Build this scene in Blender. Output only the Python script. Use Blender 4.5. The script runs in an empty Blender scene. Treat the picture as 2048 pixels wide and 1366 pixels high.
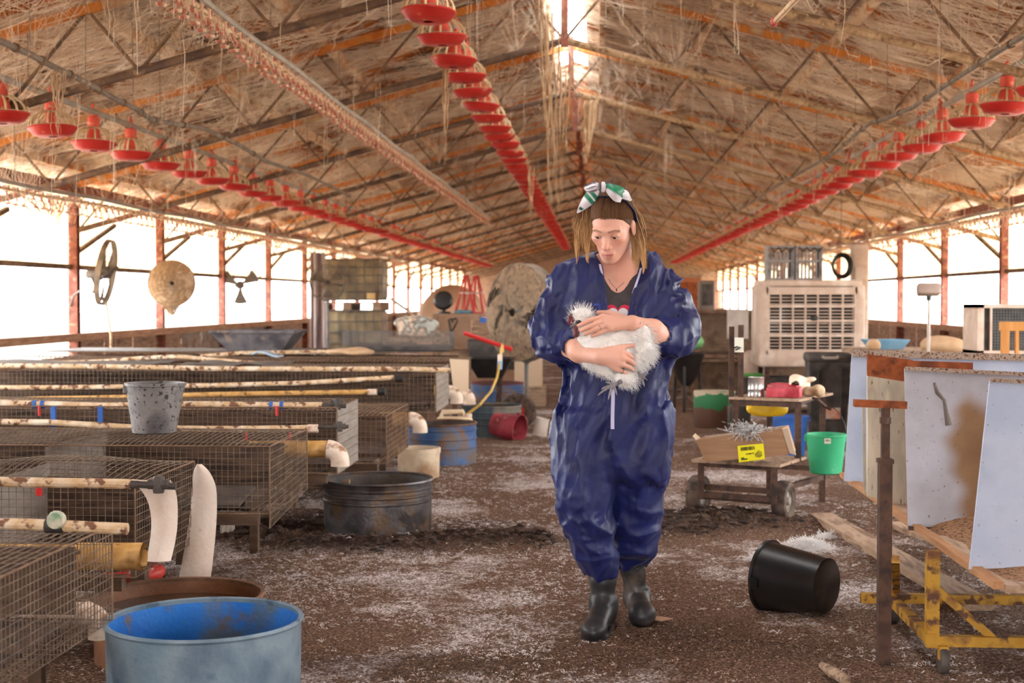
import bpy, bmesh, math, random
import numpy as np
from mathutils import Vector, Matrix

# ---------------------------------------------------------------- camera, sky, sun, exposure
SC = bpy.context.scene
COL = SC.collection
FPX, CAMZ = 2048 * 50 / 36, 1.23
PITCH = math.atan(85 / FPX)
YAW = math.atan(169 / FPX * math.cos(PITCH))
cam_d = bpy.data.cameras.new('camera')
cam_d.sensor_width, cam_d.lens = 36.0, 50.0
cam_d.clip_start, cam_d.clip_end = 0.05, 500
cam_d.dof.use_dof, cam_d.dof.focus_distance, cam_d.dof.aperture_fstop = True, 5.05, 4.2
cam = bpy.data.objects.new('camera', cam_d)
cam.location = (0, 0, CAMZ)
cam.rotation_euler = (math.pi / 2 - PITCH, 0, YAW)
COL.objects.link(cam)
SC.camera = cam

w = bpy.data.worlds.new('sky')
SC.world = w
w.use_nodes = True
bg = w.node_tree.nodes['Background']
bg.inputs[0].default_value = (0.965, 0.985, 1.0, 1)
bg.inputs[1].default_value = 11.0
SC.view_settings.view_transform = 'Standard'
SC.view_settings.look = 'None'
SC.view_settings.gamma = 1
SC.view_settings.use_curve_mapping = False
SC.view_settings.exposure = 0.42
SC.cycles.max_bounces = 7
SC.cycles.diffuse_bounces = 5
SC.cycles.glossy_bounces = 3
SC.cycles.transmission_bounces = 4
SC.cycles.transparent_max_bounces = 8
SC.cycles.caustics_reflective = False
SC.cycles.caustics_refractive = False
SC.cycles.sample_clamp_indirect = 8.0

random.seed(7)
RNG = np.random.default_rng(7)
FWD = Vector((-math.sin(YAW) * math.cos(PITCH), math.cos(YAW) * math.cos(PITCH), -math.sin(PITCH)))
RGT = Vector((math.cos(YAW), math.sin(YAW), 0))
UPV = RGT.cross(FWD)
PI = math.pi

def ray(px, py):
    return FWD + RGT * ((px - 1024) / FPX) + UPV * ((683 - py) / FPX)
def at(px, py, Y):
    d = ray(px, py)
    return Vector((0, 0, CAMZ)) + d * (Y / d.y)
def gp(px, py, z=0.0):
    d = ray(px, py)
    return Vector((0, 0, CAMZ)) + d * ((z - CAMZ) / d.z)

# ---------------------------------------------------------------- materials
def lin(c):
    out = []
    for v in c[:3]:
        v = v / 255.0
        out.append(v / 12.92 if v <= 0.04045 else ((v + 0.055) / 1.055) ** 2.4)
    return (*out, 1.0)

class NT:
    def __init__(s, m):
        s.t = m.node_tree; s.n = s.t.nodes; s.l = s.t.links
    def new(s, typ, **kw):
        n = s.n.new(typ)
        for k, v in kw.items(): setattr(n, k, v)
        return n
    def link(s, a, b): s.l.new(a, b)

def mat(name, *cols, pos=None, scale=6, detail=6, rough=0.75, metal=0.0, bump=0.25, bscale=60, stretch=(1, 1, 1),
        spots=None, spot_scale=30, spot_pos=(0.58, 0.66), sheen=0, coat=0, spec=0.4, dist=0.0, trans=0, sss=0, attr=None):
    m = bpy.data.materials.new(name)
    m.use_nodes = True
    k = NT(m)
    b = k.n['Principled BSDF']
    b.inputs['Roughness'].default_value = rough
    b.inputs['Metallic'].default_value = metal
    b.inputs['Specular IOR Level'].default_value = spec
    if sheen: b.inputs['Sheen Weight'].default_value = sheen
    if coat: b.inputs['Coat Weight'].default_value = coat
    if sss:
        b.inputs['Subsurface Weight'].default_value = sss
        b.inputs['Subsurface Radius'].default_value = (0.012, 0.004, 0.002)
    tc = k.new('ShaderNodeTexCoord')
    mp = k.new('ShaderNodeMapping')
    mp.inputs['Scale'].default_value = stretch
    k.link(tc.outputs['Object'], mp.inputs[0])
    out = None
    if attr:
        a = k.new('ShaderNodeAttribute', attribute_name=attr)
        out = a.outputs['Color']
        if len(cols) >= 1:
            nz = k.new('ShaderNodeTexNoise')
            nz.inputs['Scale'].default_value = scale; nz.inputs['Detail'].default_value = detail
            k.link(mp.outputs[0], nz.inputs[0])
            rp = k.new('ShaderNodeValToRGB')
            rp.color_ramp.elements[0].position, rp.color_ramp.elements[1].position = 0.3, 0.7
            rp.color_ramp.elements[0].color = lin(cols[0]); rp.color_ramp.elements[1].color = (1, 1, 1, 1)
            k.link(nz.outputs['Fac'], rp.inputs[0])
            mx = k.new('ShaderNodeMix', data_type='RGBA', blend_type='MULTIPLY')
            mx.inputs[0].default_value = 1.0
            k.link(out, mx.inputs[6]); k.link(rp.outputs[0], mx.inputs[7])
            out = mx.outputs[2]
    elif len(cols) == 1:
        b.inputs['Base Color'].default_value = lin(cols[0])
    else:
        nz = k.new('ShaderNodeTexNoise')
        nz.inputs['Scale'].default_value = scale
        nz.inputs['Detail'].default_value = detail
        nz.inputs['Distortion'].default_value = dist
        k.link(mp.outputs[0], nz.inputs[0])
        rp = k.new('ShaderNodeValToRGB')
        ps = pos or [0.36 + 0.28 * i / (len(cols) - 1) for i in range(len(cols))]
        e = rp.color_ramp.elements
        while len(e) < len(cols): e.new(0.5)
        for i, c in enumerate(cols):
            e[i].position = ps[i]; e[i].color = lin(c)
        k.link(nz.outputs['Fac'], rp.inputs[0])
        out = rp.outputs[0]
    if spots:
        n2 = k.new('ShaderNodeTexNoise')
        n2.inputs['Scale'].default_value = spot_scale; n2.inputs['Detail'].default_value = 5
        k.link(mp.outputs[0], n2.inputs[0])
        r2 = k.new('ShaderNodeMapRange')
        r2.inputs['From Min'].default_value, r2.inputs['From Max'].default_value = spot_pos
        k.link(n2.outputs['Fac'], r2.inputs['Value'])
        mx = k.new('ShaderNodeMix', data_type='RGBA')
        k.link(r2.outputs[0], mx.inputs[0])
        if out is not None: k.link(out, mx.inputs[6])
        else: mx.inputs[6].default_value = lin(cols[0])
        mx.inputs[7].default_value = lin(spots)
        out = mx.outputs[2]
    if out is not None: k.link(out, b.inputs['Base Color'])
    if bump:
        n3 = k.new('ShaderNodeTexNoise')
        n3.inputs['Scale'].default_value = bscale; n3.inputs['Detail'].default_value = 4
        k.link(mp.outputs[0], n3.inputs[0])
        bp = k.new('ShaderNodeBump')
        bp.inputs['Strength'].default_value = bump; bp.inputs['Distance'].default_value = 0.01
        k.link(n3.outputs['Fac'], bp.inputs['Height'])
        k.link(bp.outputs[0], b.inputs['Normal'])
    if trans:
        tr = k.new('ShaderNodeBsdfTranslucent')
        if out is not None: k.link(out, tr.inputs[0])
        else: tr.inputs[0].default_value = lin(cols[0])
        mxs = k.new('ShaderNodeMixShader')
        mxs.inputs[0].default_value = trans
        k.link(b.outputs[0], mxs.inputs[1]); k.link(tr.outputs[0], mxs.inputs[2])
        k.link(mxs.outputs[0], k.n['Material Output'].inputs[0])
    return m

# ---------------------------------------------------------------- mesh builder
def frame_of(d):
    d = Vector(d).normalized()
    u = Vector((0, 0, 1)) if abs(d.z) < 0.9 else Vector((1, 0, 0))
    s = d.cross(u).normalized()
    return d, s, s.cross(d).normalized()

class MB:
    def __init__(s):
        s.v, s.f, s.np = [], [], []
    def add(s, vs, fs):
        o = len(s.v)
        s.v += [tuple(p) for p in vs]
        s.f += [tuple(i + o for i in f) for f in fs]
        return s
    def box(s, c, size, rz=0, m=None):
        x, y, z = size[0] / 2, size[1] / 2, size[2] / 2
        pts = [Vector((i * x, j * y, k_ * z)) for k_ in (-1, 1) for j in (-1, 1) for i in (-1, 1)]
        R = m or Matrix.Rotation(rz, 3, 'Z')
        return s.add([R @ p + Vector(c) for p in pts],
                     [(0, 2, 3, 1), (4, 5, 7, 6), (0, 1, 5, 4), (2, 6, 7, 3), (0, 4, 6, 2), (1, 3, 7, 5)])
    def rbox(s, c, size, r, rz=0, m=None, seg=2):
        bm = bmesh.new()
        bmesh.ops.create_cube(bm, size=1)
        bmesh.ops.scale(bm, vec=size, verts=bm.verts)
        bmesh.ops.bevel(bm, geom=bm.edges[:], offset=r, segments=seg, affect='EDGES', profile=0.5)
        R = m or Matrix.Rotation(rz, 3, 'Z')
        bm.verts.index_update()
        s.add([R @ v.co + Vector(c) for v in bm.verts], [[v.index for v in f.verts] for f in bm.faces])
        bm.free()
        return s
    def b2(s, p, q):
        return s.box([(p[i] + q[i]) / 2 for i in range(3)], [abs(q[i] - p[i]) for i in range(3)])
    def bar(s, a, b, w_, h_, up=None):
        a, b = Vector(a), Vector(b)
        d, sd, u = frame_of(b - a)
        if up is not None:
            sd = d.cross(Vector(up)).normalized(); u = sd.cross(d)
        vs = []
        for p in (a, b):
            for i, j in ((-1, -1), (1, -1), (1, 1), (-1, 1)):
                vs.append(p + sd * (i * w_ / 2) + u * (j * h_ / 2))
        return s.add(vs, [(3, 2, 1, 0), (4, 5, 6, 7), (0, 1, 5, 4), (1, 2, 6, 5), (2, 3, 7, 6), (3, 0, 4, 7)])
    def tube(s, pts, r, n=8, cap=True, flat=1.0):
        pts = [Vector(p) for p in pts]
        rs = r if isinstance(r, (list, tuple)) else [r] * len(pts)
        vs, fs = [], []
        d0, sd, u = frame_of(pts[1] - pts[0])
        for i, p in enumerate(pts):
            t = (pts[min(i + 1, len(pts) - 1)] - pts[max(i - 1, 0)])
            if t.length < 1e-9: t = d0.copy()
            t.normalize()
            sd = (sd - t * sd.dot(t)).normalized()
            u = sd.cross(t)
            for k_ in range(n):
                a = 2 * PI * k_ / n
                vs.append(p + (sd * math.cos(a) + u * (math.sin(a) * flat)) * rs[i])
        for i in range(len(pts) - 1):
            for k_ in range(n):
                a, b = i * n + k_, i * n + (k_ + 1) % n
                fs.append((a, b, b + n, a + n))
        if cap:
            fs.append(tuple(range(n - 1, -1, -1)))
            fs.append(tuple((len(pts) - 1) * n + k_ for k_ in range(n)))
        return s.add(vs, fs)
    def lathe(s, prof, c=(0, 0, 0), n=24, R=None, a0=0, a1=2 * PI, sx=1, sy=1):
        c = Vector(c)
        full = abs(a1 - a0 - 2 * PI) < 1e-6
        m = n if full else n + 1
        vs, fs = [], []
        for (r, z) in prof:
            for k_ in range(m):
                a = a0 + (a1 - a0) * k_ / n
                p = Vector((r * math.cos(a) * sx, r * math.sin(a) * sy, z))
                vs.append((R @ p if R is not None else p) + c)
        for i in range(len(prof) - 1):
            for k_ in range(n):
                a, b = i * m + k_, i * m + (k_ + 1) % m
                fs.append((a, b, b + m, a + m))
        return s.add(vs, fs)
    def grid(s, fn, nu, nv):
        vs = [fn(i / nu, j / nv) for j in range(nv + 1) for i in range(nu + 1)]
        fs = [(j * (nu + 1) + i, j * (nu + 1) + i + 1, (j + 1) * (nu + 1) + i + 1, (j + 1) * (nu + 1) + i)
              for j in range(nv) for i in range(nu)]
        return s.add(vs, fs)
    def slab(s, fn, nu, nv, th):
        """a curved sheet of thickness th (vector or float along normal)"""
        P = [[Vector(fn(i / nu, j / nv)) for i in range(nu + 1)] for j in range(nv + 1)]
        N = []
        for j in range(nv + 1):
            row = []
            for i in range(nu + 1):
                du = P[j][min(i + 1, nu)] - P[j][max(i - 1, 0)]
                dv = P[min(j + 1, nv)][i] - P[max(j - 1, 0)][i]
                nn = du.cross(dv)
                row.append(nn.normalized() if nn.length > 1e-12 else Vector((0, 0, 1)))
            N.append(row)
        W = nu + 1
        vs = [P[j][i] for j in range(nv + 1) for i in range(W)] + [P[j][i] + N[j][i] * th for j in range(nv + 1) for i in range(W)]
        o = W * (nv + 1)
        fs = []
        for j in range(nv):
            for i in range(nu):
                a = j * W + i
                fs.append((a + W, a + W + 1, a + 1, a)); fs.append((o + a, o + a + 1, o + a + W + 1, o + a + W))
        for i in range(nu):
            fs.append((i, i + 1, o + i + 1, o + i)); a = nv * W + i; fs.append((a + 1, a, o + a, o + a + 1))
        for j in range(nv):
            a = j * W; fs.append((a + W, a, o + a, o + a + W)); a = j * W + nu; fs.append((a, a + W, o + a + W, o + a))
        return s.add(vs, fs)
    def prism(s, poly, off):
        poly = [Vector(p) for p in poly]; off = Vector(off); n = len(poly)
        fs = [tuple(range(n - 1, -1, -1)), tuple(range(n, 2 * n))]
        fs += [(i, (i + 1) % n, n + (i + 1) % n, n + i) for i in range(n)]
        return s.add(poly + [p + off for p in poly], fs)
    def wires(s, A, B, r, n=4):
        """many straight wires at once"""
        A, B = np.asarray(A, float).reshape(-1, 3), np.asarray(B, float).reshape(-1, 3)
        if len(A) == 0: return s
        d = B - A; L = np.linalg.norm(d, axis=1, keepdims=True); d = d / np.maximum(L, 1e-9)
        up = np.where(np.abs(d[:, 2:3]) < 0.9, np.array([[0, 0, 1.0]]), np.array([[1.0, 0, 0]]))
        sd = np.cross(d, up); sd /= np.linalg.norm(sd, axis=1, keepdims=True)
        u = np.cross(sd, d)
        rr = np.broadcast_to(np.asarray(r, float).reshape(-1, 1), (len(A), 1))
        ring = [(sd * math.cos(2 * PI * k_ / n + PI / 4) + u * math.sin(2 * PI * k_ / n + PI / 4)) * rr for k_ in range(n)]
        V = np.stack([A + q for q in ring] + [B + q for q in ring], 1).reshape(-1, 3)
        base = (np.arange(len(A)) * 2 * n)[:, None]
        F = np.concatenate([base + np.array([[k_, (k_ + 1) % n, n + (k_ + 1) % n, n + k_]]) for k_ in range(n)], 0)
        s.np.append((V, F))
        return s
    def raw(s, V, F):
        s.np.append((np.asarray(V, float), np.asarray(F, int))); return s
    def build(s, name, m, parent=None, smooth=True, angle=35, loc=None):
        o_ = wloc(parent) if parent is not None else (Vector(loc) if loc is not None else Vector((0, 0, 0)))
        V = np.array(s.v, float).reshape(-1, 3); F = list(s.f); n0 = len(V)
        if s.np:
            Vs = [V]; cnt = n0
            for (a, f) in s.np:
                F += (f + cnt).tolist(); cnt += len(a); Vs.append(a)
            V = np.concatenate(Vs, 0)
        V = V - np.array(o_)
        me = bpy.data.meshes.new(name)
        me.from_pydata(V.tolist(), [], F)
        me.update()
        if smooth: smooth_by_angle(me, angle)
        ob = bpy.data.objects.new(name, me)
        COL.objects.link(ob)
        if m is not None: me.materials.append(m)
        if parent is not None: ob.parent = parent
        else: ob.location = o_
        return ob

def smooth_by_angle(me, angle):
    me.shade_smooth()
    if angle < 180:
        try: me.set_sharp_from_angle(angle=math.radians(angle))
        except Exception: pass

WL = {}
def wloc(o):
    p = Vector((0, 0, 0))
    while o is not None:
        p += o.location; o = o.parent
    return p

def tag(o, label=None, cat=None, group=None, kind=None):
    if label: o['label'] = label
    if cat: o['category'] = cat
    if group: o['group'] = group
    if kind: o['kind'] = kind
    return o
def thing(name, label, cat, loc=(0, 0, 0), group=None, kind=None):
    o = bpy.data.objects.new(name, None)
    o.empty_display_size = 0.1
    o.location = loc
    COL.objects.link(o)
    return tag(o, label, cat, group, kind)
def dup(root, loc=None, rz=None, label=None, parent=None, top=True):
    r = root.copy(); COL.objects.link(r)
    r.parent = parent if not top else None
    if loc is not None: r.location = loc
    if rz is not None: r.rotation_euler = (0, 0, rz)
    if label: r['label'] = label
    for ch in list(root.children):
        dup(ch, parent=r, top=False)
    return r

# ---------------------------------------------------------------- fields -> surfaces (for bodies and cloth)
def surf(f, lo, hi, h, blk=8):
    """naive surface nets of the zero set of f(P[n,3]) inside a box, evaluated only near the surface"""
    lo = np.array(lo, float); hi = np.array(hi, float)
    nb = np.ceil((hi - lo) / (h * blk)).astype(int)
    n = nb * blk + 1
    G = np.full(n, 9.0, np.float32)
    bi = np.stack(np.meshgrid(*[np.arange(q) for q in nb], indexing='ij'), -1).reshape(-1, 3)
    cen = lo + (bi + 0.5) * blk * h
    d = f(cen)
    act = bi[np.abs(d) < blk * h * 0.5 * 1.7321 * 1.6]
    inn = bi[d <= -blk * h * 0.5 * 1.7321 * 1.6]
    for b in inn:
        G[b[0] * blk:b[0] * blk + blk + 1, b[1] * blk:b[1] * blk + blk + 1, b[2] * blk:b[2] * blk + blk + 1] = -9
    loc = np.stack(np.meshgrid(*[np.arange(blk + 1)] * 3, indexing='ij'), -1).reshape(-1, 3)
    for i in range(0, len(act), 400):
        idx = (act[i:i + 400, None, :] * blk + loc[None]).reshape(-1, 3)
        G[idx[:, 0], idx[:, 1], idx[:, 2]] = f(lo + idx * h)
    S = G < 0
    c = [n[0] - 1, n[1] - 1, n[2] - 1]
    cnt = np.zeros(c, np.int8)
    for i in (0, 1):
        for j in (0, 1):
            for k_ in (0, 1):
                cnt += S[i:i + c[0], j:j + c[1], k_:k_ + c[2]]
    cells = np.argwhere((cnt > 0) & (cnt < 8))
    vid = np.full(c, -1, np.int64); vid[cells[:, 0], cells[:, 1], cells[:, 2]] = np.arange(len(cells))
    acc = np.zeros((len(cells), 3)); num = np.zeros(len(cells))
    cor = [(i, j, k_) for i in (0, 1) for j in (0, 1) for k_ in (0, 1)]
    for a in range(8):
        for b in range(a + 1, 8):
            df = [cor[b][q] - cor[a][q] for q in range(3)]
            if sum(abs(x) for x in df) != 1: continue
            ca, cb = cells + cor[a], cells + cor[b]
            va = G[ca[:, 0], ca[:, 1], ca[:, 2]].astype(float); vb = G[cb[:, 0], cb[:, 1], cb[:, 2]].astype(float)
            m_ = (va < 0) != (vb < 0)
            t = np.where(m_, va / np.where(va == vb, 1, va - vb), 0)
            acc += np.where(m_[:, None], np.array(cor[a]) + t[:, None] * np.array(df), 0); num += m_
    V = lo + (cells + acc / num[:, None]) * h
    F = []
    for ax in range(3):
        o1, o2 = [(1, 2), (2, 0), (0, 1)][ax]
        sl0 = [slice(None)] * 3; sl1 = [slice(None)] * 3
        sl0[ax] = slice(0, n[ax] - 1); sl1[ax] = slice(1, n[ax])
        A, B = S[tuple(sl0)], S[tuple(sl1)]
        e = np.argwhere(A != B)
        e = e[(e[:, o1] > 0) & (e[:, o2] > 0) & (e[:, o1] < n[o1] - 1) & (e[:, o2] < n[o2] - 1)]
        if not len(e): continue
        ins = S[e[:, 0], e[:, 1], e[:, 2]]
        q = []
        for (u_, v_) in ((0, 0), (-1, 0), (-1, -1), (0, -1)):
            cc = e.copy(); cc[:, o1] += u_; cc[:, o2] += v_
            q.append(vid[cc[:, 0], cc[:, 1], cc[:, 2]])
        q = np.stack(q, 1)
        q = np.where(ins[:, None], q, q[:, ::-1])
        F.append(q[(q >= 0).all(1)])
    return V, np.concatenate(F, 0)

def smin(a, b, k_):
    h_ = np.clip(0.5 + 0.5 * (b - a) / k_, 0, 1)
    return b * (1 - h_) + a * h_ - k_ * h_ * (1 - h_)
def smax(a, b, k_): return -smin(-a, -b, k_)
def s_cap(P, a, b, ra, rb=None, ys=1.0):
    rb = ra if rb is None else rb
    a, b = np.array(a, float), np.array(b, float)
    d = b - a
    t = np.clip(((P - a) @ d) / (d @ d), 0, 1)
    return np.linalg.norm(P - a - t[:, None] * d, axis=1) - (ra + (rb - ra) * t)
def s_ell(P, c, r, R=None):
    q = P - np.array(c, float)
    if R is not None: q = q @ np.array(R)
    r = np.array(r, float)
    k0 = np.linalg.norm(q / r, axis=1); k1 = np.linalg.norm(q / (r * r), axis=1)
    return k0 * (k0 - 1) / np.maximum(k1, 1e-9)
def vnoise(P, s_, seed=0):
    """smooth pseudo-noise from sines, about -1..1"""
    r = np.random.default_rng(seed); out = 0
    for i in range(4):
        k_ = r.normal(size=3) ; k_ *= s_ * (0.7 + 0.5 * i) / np.linalg.norm(k_)
        out = out + np.sin(P @ k_ + r.uniform(0, 6.28) + 1.2 * np.sin(P @ (r.normal(size=3) * s_ * 0.4)))
    return out / 3.0
def mesh_obj(name, V, F, m, parent=None, smooth=True, cols=None, angle=180):
    mb = MB(); mb.raw(V, F)
    o = mb.build(name, m, parent, smooth, angle)
    if cols is not None: set_cols(o, cols)
    return o
def set_cols(o, cols, name='Col'):
    a = o.data.color_attributes.new(name, 'FLOAT_COLOR', 'POINT')
    c = np.ones((len(o.data.vertices), 4), np.float32); c[:, :3] = np.asarray(cols)[:, :3]
    a.data.foreach_set('color', c.ravel())

# ================================================================ THE SHED
XL, XR, XC, ZC, SLOPE, DEP = -5.57, 5.02, -0.27, 3.38, 0.27, 0.48
Y0, Y1 = -5.0, 61.0
TY = [5.9 + 3 * i for i in range(19)]
def zchord(x): return ZC - SLOPE * abs(x - XC)
def zroof(x): return zchord(x) + DEP + 0.13

m_post = mat('red oxide steel', (112, 58, 44), (140, 80, 62), (96, 52, 40), scale=9, rough=.7, spots=(150, 120, 95), spot_scale=14)
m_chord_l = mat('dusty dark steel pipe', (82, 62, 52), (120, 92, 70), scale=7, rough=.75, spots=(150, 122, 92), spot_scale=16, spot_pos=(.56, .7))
m_chord_r = mat('pale tan steel pipe', (146, 116, 86), (184, 152, 116), (118, 90, 66), scale=12, rough=.85, spots=(196, 168, 132), spot_scale=25, spot_pos=(.56, .66))  # right chords coloured a paler tan than the left ones
m_web = mat('thin dusty bar', (92, 70, 56), (135, 105, 78), scale=8, rough=.8)
m_orange = mat('orange primer steel', (176, 96, 28), (205, 124, 44), (140, 78, 34), scale=5, rough=.65, spots=(190, 160, 125), spot_scale=5, spot_pos=(.54, .66))
m_purlin = mat('purlin half hidden in web', (176, 104, 40), (200, 166, 132), (150, 112, 80), pos=[.4, .5, .6], scale=2.2, rough=.85, spots=(205, 176, 145), spot_scale=5, spot_pos=(.46, .56))
m_board = mat('dusty brown boards', (128, 96, 76), (156, 122, 98), (104, 76, 60), scale=4, rough=.85, stretch=(1, 1, 6), spots=(180, 150, 125), spot_scale=9)
m_sill = mat('worn timber rail', (150, 110, 84), (182, 142, 112), scale=5, stretch=(8, 1, 8), rough=.8)

# ---- roof sheets: corrugated, rusty orange-brown under a felt of dust and cobweb
def roof_mat():
    m = bpy.data.materials.new('rusty roof felted with cobweb'); m.use_nodes = True
    k = NT(m); b = k.n['Principled BSDF']; b.inputs['Roughness'].default_value = .9
    b.inputs['Specular IOR Level'].default_value = .15
    tc = k.new('ShaderNodeTexCoord')
    def noise(sc, detail, stretch, dist=0.0, off=0):
        mp = k.new('ShaderNodeMapping'); mp.inputs['Scale'].default_value = stretch
        mp.inputs['Location'].default_value = (off, off * .7, off * .3)
        k.link(tc.outputs['Object'], mp.inputs[0])
        n = k.new('ShaderNodeTexNoise'); n.inputs['Scale'].default_value = sc
        n.inputs['Detail'].default_value = detail; n.inputs['Distortion'].default_value = dist
        k.link(mp.outputs[0], n.inputs[0]); return n.outputs['Fac']
    def ramp(f, *st):
        r = k.new('ShaderNodeValToRGB'); e = r.color_ramp.elements
        while len(e) < len(st): e.new(.5)
        for i, (p, c) in enumerate(st): e[i].position = p; e[i].color = lin(c)
        k.link(f, r.inputs[0]); return r.outputs[0]
    def mix(f, a, b_, bt='MIX'):
        x = k.new('ShaderNodeMix', data_type='RGBA', blend_type=bt)
        if isinstance(f, float): x.inputs[0].default_value = f
        else: k.link(f, x.inputs[0])
        for i, v in ((6, a), (7, b_)):
            if isinstance(v, tuple): x.inputs[i].default_value = lin(v)
            else: k.link(v, x.inputs[i])
        return x.outputs[2]
    base = ramp(noise(1.1, 5, (1, 1, 1), .6), (.33, (80, 46, 26)), (.47, (160, 88, 36)), (.6, (204, 124, 52)), (.75, (110, 66, 38)))
    strand = noise(7, 8, (.55, 2.6, 1), 2.2, 3)
    felt = ramp(strand, (.34, (96, 74, 60)), (.45, (182, 156, 134)), (.58, (242, 228, 210)))
    msk = k.new('ShaderNodeMath', operation='ADD')
    k.link(noise(.75, 4, (.8, 1, 1), 1.2, 11), msk.inputs[0])
    sm = k.new('ShaderNodeMath', operation='MULTIPLY_ADD'); k.link(strand, sm.inputs[0]); sm.inputs[1].default_value = .7; sm.inputs[2].default_value = -.35
    k.link(sm.outputs[0], msk.inputs[1])
    mr = k.new('ShaderNodeMapRange'); mr.inputs['From Min'].default_value = .44; mr.inputs['From Max'].default_value = .53
    k.link(msk.outputs[0], mr.inputs['Value'])
    clump = noise(2.6, 9, (.62, 1.9, 1), 2.6, 17)
    cl_ = ramp(clump, (.34, (48, 32, 24)), (.41, (104, 74, 54)), (.475, (170, 138, 112)), (.535, (218, 194, 168)), (.62, (248, 236, 220)))
    c = mix(mr.outputs[0], base, mix(.5, felt, cl_))
    k.link(c, b.inputs['Base Color'])
    bp = k.new('ShaderNodeBump'); bp.inputs['Strength'].default_value = 1.0; bp.inputs['Distance'].default_value = .10
    k.link(clump, bp.inputs['Height']); k.link(bp.outputs[0], b.inputs['Normal'])
    return m
m_roof = roof_mat()
GAP = 0.16
for side, xe in (('left', XL - .35), ('right', XR + .35)):
    ny = int((Y1 - Y0) / .076) * 5
    ys = np.linspace(Y0, Y1, ny + 1)
    sg = -1 if xe < XC else 1
    ts = np.linspace(0, 1, 13)
    xs = XC + sg * GAP + (xe - XC - sg * GAP) * ts
    Xg, Yg = np.meshgrid(xs, ys)
    Zg = ZC - SLOPE * np.abs(Xg - XC) + DEP + .15 + .012 * np.sin(2 * PI * Yg / .076) + .008 * np.sin(Yg * .9 + Xg * 1.7)
    V = np.stack([Xg, Yg, Zg], -1).reshape(-1, 3)
    W_ = 13
    I, J = np.meshgrid(np.arange(12), np.arange(ny)); a = (J * W_ + I).ravel()
    F = np.stack([a, a + 1, a + W_ + 1, a + W_], 1)
    if sg > 0: F = F[:, ::-1]
    mb = MB().raw(V, F)
    o = mb.build('ceiling', m_roof, smooth=True, angle=180)
    tag(o, f'corrugated rusty roof slope felted with cobweb above the {side} wall of windows', kind='structure')
    CEIL = o
# ridge cap closing the slot at the far part of the house
mb = MB()
for sg in (-1, 1):
    mb.prism([(XC, 17.5, ZC + DEP + .27), (XC, Y1, ZC + DEP + .27), (XC + sg * .34, Y1, ZC + DEP + .15), (XC + sg * .34, 17.5, ZC + DEP + .15)], (0, 0, .006))
tag(mb.build('trim_ridge', m_orange), 'ridge capping over the far end of the open roof slot', kind='structure')

# purlins along the house, one trim each
for i, x in enumerate([-5.3, -4.3, -3.3, -2.3, -1.3, -.5, .05, .95, 1.95, 2.95, 3.95, 4.8]):
    mb = MB(); z = zchord(x) + DEP + .075
    mb.bar((x, 1, z), (x, Y1, z), .05, .085)
    tag(mb.build(f'trim_{i + 1}', m_purlin), 'orange purlin under the roof sheets', kind='structure', group='roof purlins')

# roof trusses: parallel pipe chords with thin zigzag bars
def truss_meshes():
    parts = []
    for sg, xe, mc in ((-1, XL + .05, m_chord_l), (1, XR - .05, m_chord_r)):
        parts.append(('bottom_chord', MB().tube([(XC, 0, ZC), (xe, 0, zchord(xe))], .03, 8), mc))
        parts.append(('top_chord', MB().bar((XC, 0, ZC + DEP), (xe, 0, zchord(xe) + DEP), .05, .055), m_orange))
        n = int(abs(xe - XC) / .82); st = (xe - XC) / n
        for i in range(n):
            xb, xt, xn = XC + st * (i + .0), XC + st * (i + .38), XC + st * (i + 1)
            parts.append(('web_bar', MB().tube([(xb, 0, zchord(xb)), (xt, 0, zchord(xt) + DEP)], .0125, 5), m_web))
            parts.append(('web_bar', MB().tube([(xt, 0, zchord(xt) + DEP), (xn, 0, zchord(xn))], .0125, 5), m_web))
    parts.append(('king_post', MB().bar((XC, 0, ZC - .05), (XC, 0, ZC + DEP + .1), .06, .06), m_post))
    return parts
TP = truss_meshes()
t0 = thing('roof_truss', 'pipe roof truss with zigzag bars spanning the shed', None, (0, TY[0], 0), 'roof trusses', 'structure')
def mb_far():
    a, c, bts = MB(), MB(), []
    return a
for nm, mb, mm in TP:
    ob = mb.build(nm, mm, None); ob.parent = t0
far_t = thing('roof_truss', 'pipe roof truss with zigzag bars spanning the shed', None, (0, TY[8], 0), 'roof trusses', 'structure')
allw = MB()
for nm, mb, mm in TP:
    if nm == 'web_bar': allw.add(mb.v, mb.f)
    else:
        ob = mb.build(nm, mm, None); ob.parent = far_t
ob = allw.build('web_bars', m_web, None); ob.parent = far_t; ob['kind'] = 'stuff'
for i, y in enumerate(TY):
    if i in (0, 8): continue
    dup(t0 if i < 8 else far_t, (0, y, 0))

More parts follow.
